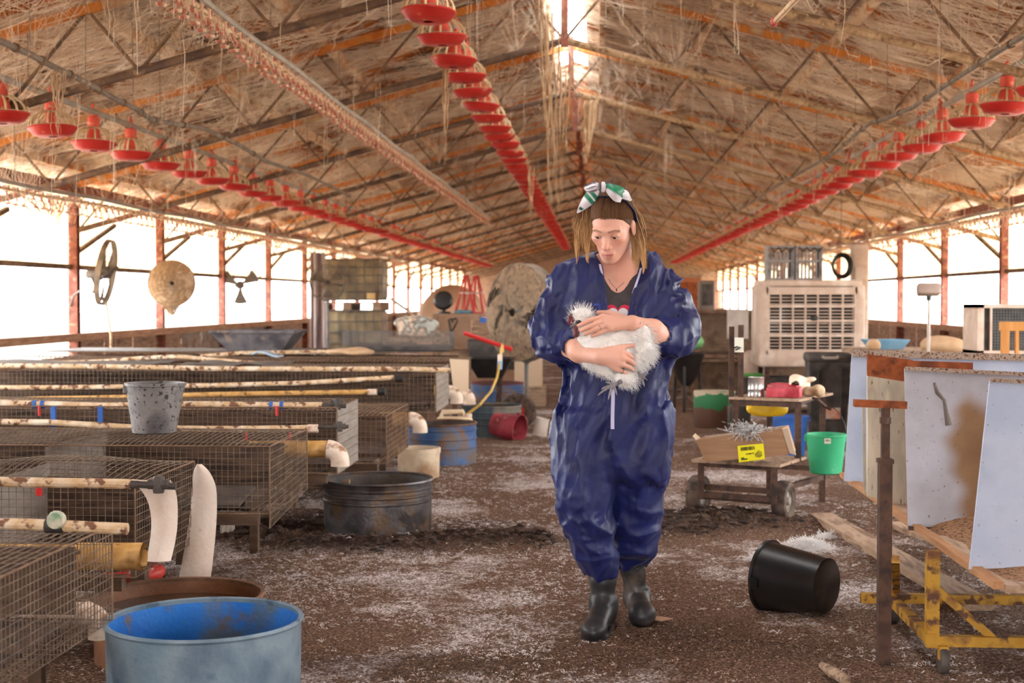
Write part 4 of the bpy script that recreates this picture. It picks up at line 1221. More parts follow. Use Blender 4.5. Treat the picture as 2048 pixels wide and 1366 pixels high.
# planks on the ground
def plank(label, pa, pb, w_, th, m=m_plank):
    a, b = gp(*pa), gp(*pb)
    tag(MB().bar((a.x, a.y, zf(a.x, a.y) + th / 2 - .005), (b.x, b.y, zf(b.x, b.y) + th / 2 + .004), w_, th).build('ground_plank', m, loc=(a + b) / 2), label, 'plank')
plank('long dusty plank lying on the litter beneath the sheets', (1640, 1040), (1960, 1225), .13, .035)
plank('second dusty plank lying farther right under the rack', (1790, 1052), (2060, 1160), .10, .03)
a = gp(1646, 1352); tag(MB().tube([(a.x, a.y + .02, .03), (a.x + .02, a.y - .06, .03), (a.x + .05, a.y - .14, .025)], [.012, .02, .018], 10).build('timber_stub', m_wood, loc=(a.x, a.y, 0)), 'short round timber stub at the bottom edge below the black bucket', 'stub')
a = gp(1306, 1246); tag(MB().prism([(a.x - .03, a.y + .02, .012), (a.x + .03, a.y - .02, .012), (a.x + .075, a.y + .0, .016), (a.x + .02, a.y + .05, .012)], (0, 0, .004)).build('card_scrap', mat('tan card', (190, 150, 120), rough=.8), loc=(a.x, a.y, .012)), 'tan scrap of card by the right boot', 'scrap')

# black bucket on its side
m_blkbucket = mat('shiny black bucket', (22, 20, 20), (34, 30, 28), scale=6, rough=.28, spots=(74, 62, 52), spot_scale=7, spot_pos=(.58, .72), bump=.05)
ax = Vector((.78, -.60, -.02)).normalized()       # from mouth to base
p = gp(1545, 1215)
Rz = Vector((0, 0, 1)); 
zax = -ax; xax = zax.cross(Vector((0, 0, 1))).normalized(); yax = zax.cross(xax)
R = Matrix((xax, yax, zax)).transposed()
base = Vector(gp(1640, 1240)) ; base.z = .125
bucket('black_bucket', 'shiny black bucket lying on its side on the litter', tuple(base + Vector((.035, .03, 0))), .108, .135, .27, m_blkbucket, R=R, spout=(1.2, 0), rim=.009)

# feather heap next to the bucket is stuff, made later
# ---- two-wheeled welded cart
A_ = Vector((.9, -.437, 0)).normalized(); L_ = Vector((.437, .9, 0)).normalized(); O_ = Vector((.81, 8.02, 0))
def cl(a, l, z): return O_ + A_ * a + L_ * l + Vector((0, 0, z))
t = thing('welded_cart', 'brown welded two-wheeled cart with a low deck and a raised shelf', 'cart', O_)
RC = Matrix((A_, L_, Vector((0, 0, 1)))).transposed()
MB().box(cl(0, .14, .317), (.52, .46, .016), m=RC).build('deck', m_plank, t)
MB().box(cl(-.05, -.02, .329), (.3, .1, .01), m=RC).build('deck_board', m_wood, t)
for (a, l, z0, z1) in ((-.215, -.06, .1, .31), (.215, -.06, .1, .31), (-.13, .86, 0, .63), (.205, .86, 0, .66), (.245, .26, .31, .64), (-.13, .26, .31, .64)):
    MB().bar(cl(a, l, z0), cl(a, l, z1), .034, .034).build('post', m_ruststeel, t)
for a, b in ((cl(-.215, -.05, .125), cl(.215, -.05, .125)), (cl(-.215, -.02, .165), cl(.215, -.02, .165)), (cl(.205, -.05, .17), cl(.205, .86, .15)), (cl(-.13, .86, .2), cl(.205, .86, .2)), (cl(-.2, -.05, .3), cl(.2, -.05, .3)),
             (cl(-.13, .26, .63), cl(.245, .26, .63)), (cl(-.13, .26, .63), cl(-.13, .86, .63)), (cl(.245, .26, .64), cl(.205, .86, .66)), (cl(-.13, .86, .63), cl(.205, .86, .66))):
    MB().bar(a, b, .03, .03).build('rail', m_ruststeel, t)
MB().box(cl(.05, .56, .655), (.42, .66, .014), m=RC).build('shelf', m_plank, t)
for a in (-.155, -.098):
    MB().bar(cl(a, .26, .62), cl(a, .26, 1.07 if a < -.12 else 1.08), .022, .03).build('upright', m_ruststeel, t)
MB().box(cl(-.10, .235, .965), (.055, .003, .085), m=RC).build('paper_tag', mat('white paper tag', (226, 222, 204), rough=.8, bump=0), t)
MB().tube([cl(-.135, .23, .945), cl(-.11, .228, .955), cl(-.09, .228, .95), cl(-.12, .228, .935)], .004, 5).build('tag_clip', m_black, t)
m_tyre = mat('dusty rubber tyre', (78, 62, 52), (104, 86, 74), (60, 48, 41), scale=8, rough=.9, spots=(60, 48, 42), spot_scale=20)
for px_, py_ in ((1397, 1026), (1567, 1040)):
    q = gp(px_, py_); wR = RC @ Matrix.Rotation(PI / 2, 3, 'Y')
    w_ = MB().lathe([(.06, -.03), (.085, -.043), (.105, -.038), (.112, -.02), (.114, 0), (.112, .02), (.105, .038), (.085, .043), (.06, .03), (.06, -.03)], c=(q.x, q.y, .108), n=32, R=wR).build('wheel', m_tyre, t)
    h_ = MB().lathe([(0, -.038), (.022, -.036), (.026, -.02), (.055, -.016), (.062, -.03), (.062, .03), (.055, .016), (.026, .02), (.022, .036), (0, .038)], c=(q.x, q.y, .108), n=24, R=wR).build('hub', m_galv, w_)
MB().tube([cl(-.215, -.05, .11), cl(.215, -.05, .11)], .012, 8).build('axle', m_ruststeel, t)

# cardboard box with feathers, yellow label
m_card = mat('brown cardboard', (168, 128, 96), (150, 112, 82), scale=4, rough=.85, stretch=(1, 1, 9), bump=.15)
m_cardin = mat('pale cardboard inside', (204, 178, 150), rough=.85)
t = thing('cardboard_box', 'open cardboard box with a yellow label, on the cart deck', 'box', cl(-.05, 0, .33))
fbl, fbr = at(1411, 930, 7.86), at(1578, 915, 7.78); fbl.z += .017; fbr.z += .017; ftl, ftr = at(1392, 880, 7.84), at(1563, 857, 7.76)
dv = Vector((.06, .20, 0))
def q4(P, th, nm, m):
    a, b, c, d = P; mb = MB(); nn = (b - a).cross(d - a).normalized() * th
    mb.prism([a, b, c, d], nn); return mb.build(nm, m, t)
ftm = ftl.lerp(ftr, .62)
q4([fbl, fbr, ftr, ftl], .005, 'front_side', m_card)
q4([fbl + dv, fbr + dv, ftr + dv, ftl + dv], .005, 'back_side', m_cardin)
q4([fbl, fbl + dv, ftl + dv, ftl], .005, 'left_side', m_card)
q4([fbr, fbr + dv, ftr + dv, ftr], .005, 'right_side', m_card)
q4([fbl, fbr, fbr + dv, fbl + dv], .005, 'bottom', m_card)
fr = Vector((.035, -.02, .0))
q4([fbr + Vector((.004, 0, .01)), fbr + fr, ftr + fr + Vector((0, 0, .005)), ftr + Vector((.004, 0, 0))], .005, 'torn_flap', m_cardin)
q4([ftl, ftl + dv * .5, ftl + dv * .5 + Vector((-.03, 0, .025)), ftl + Vector((-.02, 0, .02))], .004, 'left_flap', m_cardin)
m_ylabel = mat('yellow label', (238, 222, 20), (246, 232, 40), scale=4, rough=.5, bump=0)
m_ink = mat('black print', (30, 28, 20), rough=.6, bump=0)
nrm = (fbr - fbl).cross(ftl - fbl).normalized() * -1
if nrm.y > 0: nrm = -nrm
def onbox(px, py):   # a point on the front side
    d = ray(px, py); o = Vector((0, 0, CAMZ)); tt = (fbl - o).dot(nrm) / d.dot(nrm); return o + d * tt
lab = [onbox(*q) + nrm * .0075 for q in ((1478, 924), (1530, 917), (1527, 886), (1475, 891))]
lo = MB().prism(lab, nrm * .0015).build('yellow_label', m_ylabel, t)
def onlab(u, v): return lab[0].lerp(lab[1], u).lerp(lab[3].lerp(lab[2], u), v) + nrm * .0022
ink = MB()
rr = random.Random(5)
u = .12
while u < .64:
    wd = rr.choice((.012, .02, .03)); ink.prism([onlab(u, .68), onlab(u + wd, .68), onlab(u + wd, .9), onlab(u, .9)], nrm * .0006); u += wd + rr.choice((.012, .02))
for (u0, u1, v0) in ((.3, .36, .42), (.38, .52, .42), (.55, .6, .43), (.1, .22, .2), (.1, .34, .12)):
    ink.prism([onlab(u0, v0), onlab(u1, v0), onlab(u1, v0 + .07), onlab(u0, v0 + .07)], nrm * .0006)
ob = ink.build('label_print', m_ink, lo); ob['kind'] = 'stuff'
MB().prism([onlab(*q) for q in ((.66, .2), (.8, .14), (.92, .25), (.9, .5), (.8, .62), (.7, .5), (.62, .36))], nrm * .0005).build('label_smudge', mat('olive smudge', (120, 108, 30), (196, 180, 30), scale=60, rough=.7), lo)
# silver grey bundle of feathers on the box
A, B = [], []
c0 = ftl.lerp(ftr, .62) + Vector((0, .02, -.0))
for i in range(260):
    s0 = c0 + Vector((random.gauss(0, .045), random.gauss(0, .03), random.gauss(.015, .014))); A.append(s0); B.append(s0 + Vector((random.gauss(0, .035), random.gauss(0, .03), random.gauss(-.004, .02))))
for i in range(26):
    s0 = c0 + Vector((random.gauss(0, .03), -.01, .01)); A.append(s0); B.append(s0 + Vector((random.gauss(0, .03), -.03, -random.uniform(.02, .06))))
o = MB().wires([tuple(a) for a in A], [tuple(b) for b in B], RNG.uniform(.0012, .003, len(A)), 4).build('feather_bundle', mat('silver grey feathers', (150, 144, 140), (206, 200, 196), (70, 66, 64), scale=60, rough=.6), loc=c0)
tag(o, 'silver grey bundle of feathers lying over the box edge', 'feathers', kind='thing')

# on and under the shelf
def shp(px, py, z): return gp(px, py, z)
q = cl(-.03, .33, .662); t = thing('tin_can', 'bare silver tin can on the front of the cart shelf', 'can', q)
MB().lathe([(0, 0), (.046, 0), (.048, .003), (.0465, .006), (.0465, .04), (.0475, .043), (.0465, .046), (.0465, .108), (.0485, .111), (.0485, .114), (.045, .114), (.044, .01), (0, .008)], c=q, n=30).build('body', mat('tinplate', (196, 190, 184), (172, 166, 160), scale=7, rough=.28, metal=.8, bump=.03), t)
m_pink = mat('red pink carton', (186, 52, 66), (204, 84, 96), (158, 40, 48), scale=8, rough=.6)
def carton(label, c, size, rz, m, tilt=0):
    tag(MB().rbox((0, 0, size[2] / 2), size, .004, m=Matrix.Rotation(rz, 3, 'Z') @ Matrix.Rotation(tilt, 3, 'Y')).build('carton', m, loc=None), label, 'carton').location = c
carton('long red carton lying on the cart shelf', cl(.13, .36, .664), (.19, .11, .055), -.30, m_pink)
carton('pink carton behind the red one on the cart shelf', cl(.06, .62, .664), (.17, .12, .06), -.55, m_pink, .05)
carton('small crimson carton between tin can and red carton', cl(.045, .47, .664), (.08, .1, .06), .2, m_redbucket)
lump('crumpled_paper', 'crumpled cream paper on top of the shelf cartons', 'paper', tuple(cl(.13, .66, .72)), (.07, .05, .05), mat('cream paper', (232, 208, 180), (240, 224, 202), scale=9, rough=.8), 9, .008, .8, 40)
lump('brown_wrapping', 'crumpled brown paper at the right end of the shelf', 'paper', tuple(cl(.22, .62, .69)), (.07, .09, .05), mat('brown wrap', (156, 118, 84), (206, 180, 146), scale=12, rough=.8), 11, .009, .5, 36)
p = at(1535, 816, 8.72); lump('yellow_bag', 'yellow plastic bag hanging under the cart shelf', 'bag', (p.x, p.y, p.z), (.115, .05, .066), mat('yellow bag', (222, 178, 30), (196, 150, 24), scale=8, rough=.45), 13, .01, .5, 30)
p = at(1652, 870, 8.42)
m_green = mat('green plastic bucket', (44, 160, 106), (60, 176, 122), scale=4, rough=.5, spots=(150, 186, 160), spot_scale=7, spot_pos=(.64, .76))
gb = bucket('green_bucket', 'green bucket with a price label, hanging from the cart shelf', (p.x, p.y, p.z - .225), .092, .114, .232, m_green, handle=(.12, .185), mh=m_black, lugs=True)
lp = at(1655, 882, 8.305)
MB().box(lp, (.036, .003, .03)).build('price_label', mat('pale label', (222, 214, 190), rough=.7, bump=0), gb)
lk = MB()
for i in range(7): lk.box(lp + Vector((-.011 + i * .0036, -.002, .003)), (.0018, .001, .013))
lkk = lk.build('label_bars', m_ink, gb); lkk['kind'] = 'stuff'
hk = [cl(.235, .5, .66), cl(.3, .45, .65), Vector((p.x, p.y + .02, p.z + .165)), Vector((p.x + .03, p.y, p.z + .15))]
t = thing('shelf_hook', 'bent black bar reaching from the cart shelf to the green bucket', 'hook', hk[0])
MB().tube(hk, .009, 8).build('bar', m_ruststeel, t)
p = gp(1584, 914); p.y += .14
bucket('blue_bucket', 'blue plastic bucket standing on the floor behind the cart', (p.x, p.y, 0), .115, .148, .31, m_bluep, handle=(1.9, .15), mh=m_white)

# ---- green and white tub, black hopper, black bin
p = gp(1432, 857); t = thing('half_drum', 'cut green and white drum standing behind the cart', 'drum', (p.x, p.y + .2, 0))
m_drum = bpy.data.materials.new('green drum with pale band'); m_drum.use_nodes = True
k = NT(m_drum); tc = k.new('ShaderNodeTexCoord'); sp = k.new('ShaderNodeSeparateXYZ'); k.link(tc.outputs['Object'], sp.inputs[0])
nz = k.new('ShaderNodeTexNoise'); nz.inputs['Scale'].default_value = 9; k.link(tc.outputs['Object'], nz.inputs[0])
ma = k.new('ShaderNodeMath', operation='MULTIPLY_ADD'); k.link(nz.outputs['Fac'], ma.inputs[0]); ma.inputs[1].default_value = .14; k.link(sp.outputs['Z'], ma.inputs[2])
rp = k.new('ShaderNodeValToRGB'); rp.color_ramp.interpolation = 'CONSTANT'
e = rp.color_ramp.elements; e.new(.5)
for i, (ps, c) in enumerate(((0, (104, 72, 58)), (.26, (46, 124, 74)), (.385, (206, 188, 160)))): e[i].position = ps; e[i].color = lin(c)
k.link(ma.outputs[0], rp.inputs[0]); k.link(rp.outputs[0], k.n['Principled BSDF'].inputs['Base Color'])
MB().lathe([(.19, 0), (.2, .02), (.2, .345), (.192, .345), (.185, .03), (0, .03)], c=(p.x, p.y + .2, 0), n=36).build('wall', m_drum, t)
p = gp(1490, 870); tag(MB().rbox((0, 0, .12), (.2, .2, .24), .02).build('dark_crate', m_blackdust), 'small dark crate beside the green and white drum', 'crate').location = (p.x - .02, p.y + .35, 0)
p = gp(1375, 825); t = thing('black_hopper', 'black plastic hopper on thin legs behind the woman', 'hopper', (p.x, p.y + .2, 0))
c = Vector((p.x, p.y + .2, 0))
MB().lathe([(.05, .28), (.12, .38), (.2, .62), (.21, .63), (.2, .64), (.11, .40), (0, .32)], c=c, n=28).build('bowl', m_black, t)
for a in (0.3, 2.4, 4.5): MB().tube([c + Vector((.15 * math.cos(a), .15 * math.sin(a), .5)), c + Vector((.17 * math.cos(a), .17 * math.sin(a), 0))], .016, 8).build('leg', m_black, t)
p = at(1393, 684, c.y - .05); t = thing('green_ball', 'light green ball resting in the black hopper', 'ball', p)
V = MB().lathe([(.001, -.08)] + [(.08 * math.sin(a), -.08 * math.cos(a)) for a in np.linspace(.2, PI - .2, 12)] + [(.001, .08)], c=p, n=24); V.build('sphere', mat('green rubber', (106, 164, 96), (120, 176, 110), scale=5, rough=.5), t)
p = gp(1661, 872); Yb = p.y + .2; p = Vector((p.x, Yb, 0))
t = thing('storage_bin', 'dusty black storage bin with a moulded handle, below the white cooler', 'bin', p)
bn = MB()
def fb(u, v): return (0, 0, 0)
bn.add([(p.x + sx * (w_ / 2), p.y + sy * (w_ / 2 * .8), z) for z, w_ in ((0, .30), (.68, .37)) for sx, sy in ((-1, -1), (1, -1), (1, 1), (-1, 1))], [(3, 2, 1, 0), (0, 1, 5, 4), (1, 2, 6, 5), (2, 3, 7, 6), (3, 0, 4, 7)])
bn.build('body', m_blackdust, t)
MB().rbox((p.x, p.y, .7), (.40, .33, .09), .03).build('lid', m_blackdust, t)
MB().tube([(p.x - .07, p.y - .18, .71), (p.x - .06, p.y - .21, .70), (p.x + .05, p.y - .21, .70), (p.x + .06, p.y - .18, .71)], .014, 8).build('handle', mat('grey handle', (150, 138, 126), rough=.5), t)
MB().box((p.x + .03, p.y - .153, .20), (.14, .004, .10)).build('label', mat('white and orange label', (206, 180, 160), (214, 120, 80), scale=14, rough=.6), t)
for sx in (-.1, .1): MB().bar((p.x + sx, p.y - .136, .05), (p.x + sx, p.y - .158, .6), .03, .01).build('rib', m_blackdust, t)

# ---- evaporative cooler
m_cool = mat('dusty cream plastic', (206, 184, 166), (190, 164, 144), (216, 198, 182), scale=4, rough=.65)
m_coolb = mat('dark pad', (34, 28, 26), (24, 20, 19), scale=9, rough=.9)
Yc = 15.3; a, b = at(1517, 700, Yc), at(1729, 700, Yc); cx = (a.x + b.x) / 2; W = b.x - a.x
zt, zb = at(0, 562, Yc).z, at(0, 728, Yc).z
t = thing('evaporative_cooler', 'large dusty cream evaporative cooler with a slatted front', 'cooler', (cx, Yc, 0))
MB().b2((cx - W / 2 + .06, Yc + .06, zb + .08), (cx + W / 2 - .06, Yc + .7, zt - .06)).build('pad_core', m_coolb, t)
MB().rbox((cx, Yc + .38, zt - .03), (W - .06, .78, .07), .02).build('top_cover', m_cool, t)
MB().rbox((cx, Yc + .38, zb + .06), (W, .8, .14), .03).build('water_tray', m_cool, t)
for sx in (-1, 1): MB().rbox((cx + sx * (W / 2 - .06), Yc + .36, (zt + zb) / 2), (.12, .74, zt - zb - .1), .02).build('corner_post', m_cool, t)
z0_, z1_ = zb + .16, zt - .13; x0_, x1_ = cx - W / 2 + .10, cx + W / 2 - .10
for nm, p0, p1 in (('frame_rail', (x0_ - .02, Yc - .01, z1_ - .02), (x1_ + .02, Yc + .03, z1_ + .06)), ('frame_rail', (x0_ - .02, Yc - .01, z0_ - .05), (x1_ + .02, Yc + .03, z0_ + .01))):
    MB().b2(p0, p1).build(nm, m_cool, t)
n = 18
for i in range(n):
    z = z0_ + (z1_ - z0_) * (i + .5) / n
    MB().b2((x0_, Yc - .005, z - .0045), (x1_, Yc + .03, z + .0045)).build('slat', m_cool, t)
for i in range(8):
    x = x0_ + (x1_ - x0_) * i / 7
    MB().b2((x - .008, Yc - .012, z0_), (x + .008, Yc + .034, z1_)).build('mullion', m_cool, t)
for q in (.27, .52, .77):
    z = z0_ + (z1_ - z0_) * q; MB().b2((x0_, Yc - .014, z - .013), (x1_, Yc + .03, z + .013)).build('bar', m_cool, t)
lg = lump('torn_mesh_patch', 'dark torn patch', None, (cx + .03, Yc - .005, (z0_ + z1_) / 2 + .04), (.05, .02, .03), m_black, 2, .01, .4, 50, flat=False)
lg.parent = t; lg.location = Vector(lg.location) - t.location
del lg['label']
if 'category' in lg: del lg['category']
for sx in (-1, 1):
    for yy in (.08, .68):
        MB().bar((cx + sx * (W / 2 - .1), Yc + yy, 0), (cx + sx * (W / 2 - .1), Yc + yy, zb + .01), .05, .05).build('leg', m_ruststeel, t)
MB().b2((cx - W / 2 + .1, Yc + .1, .1), (cx + W / 2 - .1, Yc + .66, .38)).build('pump_case', m_blackdust, t)

# grey slatted crates on the cooler
m_gcrate = mat('dusty grey crate', (120, 116, 118), (146, 138, 134), (96, 92, 92), scale=7, rough=.6)
def crate(label, xa, xb, Y):
    A, B = at(xa, 557, Y), at(xb, 493, Y); w_, h_ = B.x - A.x, B.z - zt
    c = Vector(((A.x + B.x) / 2, Y, zt + .006)); t = thing('slatted_crate', label, 'crate', c)
    for y in (-.12, .12):
        for i in range(7):
            x = c.x - w_ / 2 + w_ * (i + .5) / 7; MB().b2((x - .010, Y + y - .008, c.z), (x + .010, Y + y + .008, c.z + h_ - .06)).build('slat', m_gcrate, t)
    for z in (.012, h_ * .55, h_ - .015):
        for y in (-.13, .13): MB().b2((c.x - w_ / 2, Y + y - .012, c.z + z - .012), (c.x + w_ / 2, Y + y + .012, c.z + z + .012)).build('rail', m_gcrate, t)
    for sx in (-1, 1):
        MB().b2((c.x + sx * w_ / 2 - .008, Y - .14, c.z), (c.x + sx * w_ / 2 + .008, Y + .14, c.z + h_)).build('side', m_gcrate, t)
    for i in range(3):
        x = c.x - w_ * .3 + w_ * .3 * i
        MB().bar((x - .03, Y - .14, c.z + h_ - .02), (x + .02, Y - .14, c.z + h_ - .07), .014, .014).build('clip_arm', m_black, t)
        MB().bar((x + .06, Y - .14, c.z + h_ - .02), (x + .01, Y - .14, c.z + h_ - .07), .014, .014).build('clip_arm', m_black, t)
    MB().b2((c.x - w_ / 2, Y - .14, c.z + h_ - .02), (c.x + w_ / 2, Y + .14, c.z + h_)).build('top', m_gcrate, t)
crate('left of two grey slatted crates standing on the cream cooler', 1533, 1584, Yc + .3)
crate('right of two grey slatted crates standing on the cream cooler', 1589, 1640, Yc + .3)
p = at(1718, 560, 16.6); t = thing('control_box', 'tall cream box beyond the right end of the cooler', 'box', (p.x, 16.6, 0))
MB().rbox((p.x, 16.6, .93), (.18, .2, 1.86), .02).build('cabinet', m_cool, t); MB().box((p.x, 16.49, 1.5), (.12, .01, .2)).build('door', m_cool, t)
q = at(1682, 532, 16.5); t = thing('hose_coil', 'black coil of hose hanging beside the cream box', 'hose', q)
for i in range(4):
    r = .11 + .010 * i; MB().tube([q + Vector((r * math.cos(a) * .8, -.03 * i, r * math.sin(a))) for a in np.linspace(0, 2 * PI, 22)], .014, 6).build('loop', m_black, t)
MB().tube([q + Vector((0, 0, .11)), Vector((q.x, q.y, zroof(q.x)))], .004, 4).build('cord', m_cable, t)

# ---- bench along the right wall with tray, sack, window cooler; scale post; timber chair
m_tan = mat('tan sack cloth', (206, 174, 140), (186, 150, 114), scale=6, rough=.9)
t = thing('wall_bench', 'long timber bench along the right wall', 'bench', (3.6, 12.2, 0))
MB().b2((2.35, 10.7, .73), (4.7, 13.8, .77)).build('top', m_plank, t)
for x in (2.5, 4.5):
    for y in (10.9, 13.6): MB().bar((x, y, 0), (x, y, .73), .08, .08).build('leg', m_wood, t)
MB().b2((2.36, 10.72, .60), (4.69, 10.75, .73)).build('apron', m_plank, t)
p = at(1770, 703, 13.2); t = thing('blue_tray', 'pale blue plastic tray on the bench behind the far sheet', 'tray', (p.x, 13.2, .77))
tb = MB().add([(p.x + sx * w_, 13.2 + sy * d_, z) for z, w_, d_ in ((.772, .14, .1), (.86, .2, .14), (.86, .185, .125), (.78, .13, .09)) for sx, sy in ((-1, -1), (1, -1), (1, 1), (-1, 1))],
              [(3, 2, 1, 0), (12, 13, 14, 15)] + [(4 * l + i, 4 * l + (i + 1) % 4, 4 * l + 4 + (i + 1) % 4, 4 * l + 4 + i) for l in range(3) for i in range(4)])
tb.build('shell', mat('pale blue plastic', (96, 150, 184), (130, 174, 198), scale=6, rough=.5), t)
p = at(1746, 697, 12.9); lump('tan_lump', 'small tan bag beside the blue tray', 'bag', (p.x, 12.9, .815), (.065, .06, .055), m_tan, 21, .012, .2, 20)
p = at(1893, 695, 12.6); lump('tan_sack', 'tan sack slumped on the bench by the scale post', 'sack', (p.x, 12.6, .82), (.22, .13, .075), m_tan, 23, .015, .3, 12)
p = at(1857, 690, 12.0); t = thing('scale_post', 'weighing scale head on a thin white post, before the right windows', 'scale', (p.x, 12.0, .77))
zh = at(0, 580, 12.0).z
MB().tube([(p.x + .0, 12.0, .772), (p.x, 12.0, zh - .03)], .013, 10).build('post', m_white, t); MB().box((p.x, 12.0, .782), (.12, .12, .018)).build('foot', m_white, t)
Rs = Matrix.Rotation(-.35, 3, 'X')
MB().rbox((p.x - .005, 12.0, zh), (.19, .10, .10), .02, m=Rs).build('head', mat('grey scale head', (150, 128, 116), (166, 146, 134), scale=5, rough=.5), t)
MB().tube([(p.x, 12, zh - .05), (p.x, 12, zh - .09)], .022, 10).build('neck', m_black, t)
p = at(2012, 655, 11.2); t = thing('window_cooler', 'cream framed cooler unit with a dark grey pad, on the bench', 'cooler', (p.x + .08, 11.2, .77))
xa_, xb_ = at(1960, 0, 11.2).x, at(2090, 0, 11.2).x; zt_ = at(0, 608, 11.2).z
MB().b2((xa_ + .03, 11.23, .79), (xb_ - .03, 11.6, zt_ - .02)).build('core', m_blackdust, t)
for nm, a, b in (('side_frame', (xa_, 11.18, .772), (xa_ + .05, 11.62, zt_)), ('side_frame', (xb_ - .05, 11.18, .772), (xb_, 11.62, zt_)), ('top_frame', (xa_, 11.18, zt_ - .03), (xb_, 11.62, zt_)), ('bottom_frame', (xa_, 11.18, .772), (xb_, 11.62, .83))):
    MB().b2(a, b).build(nm, m_cool, t)
MB().b2((xa_ + .10, 11.19, .83), (xa_ + .115, 11.215, zt_ - .03)).build('inner_rail', m_cool, t)
o = panel(lambda u, v: (xa_ + .12 + (xb_ - xa_ - .18) * u, 11.21, .84 + (zt_ - .88) * v), 14, 14, .002).build('pad_mesh', mat('grey pad', (110, 112, 110), rough=.8), t, smooth=False); o['kind'] = 'stuff'
p = at(2032, 700, 8.8); t = thing('timber_chair', 'orange timber chair showing its back above the sheets', 'chair', (p.x, 8.8, 0))
m_chair = mat('orange timber', (190, 124, 54), (206, 142, 70), scale=4, stretch=(6, 6, 1), rough=.6)
zc_ = at(0, 645, 8.8).z; xl, xr = at(2018, 0, 8.8).x, at(2100, 0, 8.8).x
for x in (xl, xr): MB().bar((x - .01, 8.8, 0), (x + .015, 8.86, zc_), .035, .045).build('back_leg', m_chair, t)
for x in (xl, xr): MB().bar((x, 8.42, 0), (x, 8.42, .46), .035, .04).build('front_leg', m_chair, t)
MB().b2((xl - .03, 8.40, .45), (xr + .03, 8.82, .475)).build('seat', m_chair, t)
MB().b2((xl - .02, 8.83, zc_ - .045), (xr + .03, 8.87, zc_ + .01)).build('top_rail', m_chair, t)
MB().b2((xl, 8.82, zc_ - .26), (xr, 8.85, zc_ - .22)).build('mid_rail', m_chair, t)
for x in ((xl * 2 + xr) / 3, (xl + 2 * xr) / 3): MB().bar((x, 8.83, .47), (x, 8.85, zc_ - .03), .03, .02).build('spindle', m_chair, t)

# ================================================================ FARTHER BACK: FANS, TANKS, CLUTTER
m_guard = mat('dusty fan guard wire', (112, 98, 84), (150, 130, 108), scale=12, rough=.6, metal=.2, bump=0)
m_felt = mat('tan feather felt', (196, 160, 120), (170, 134, 98), (214, 184, 148), scale=7, rough=.95, dist=1.0, bump=.6, bscale=40, trans=.25)
m_feltb = mat('brown grey feather felt', (140, 116, 94), (164, 138, 112), (112, 90, 72), scale=10, rough=.95, dist=1.0, bump=.6, bscale=50)
m_steel = mat('grey dusty steel', (104, 100, 98), (130, 122, 114), scale=8, rough=.55, metal=.3)
m_blade = mat('grey fan blade', (96, 88, 80), (122, 110, 98), scale=6, rough=.5, metal=.2)

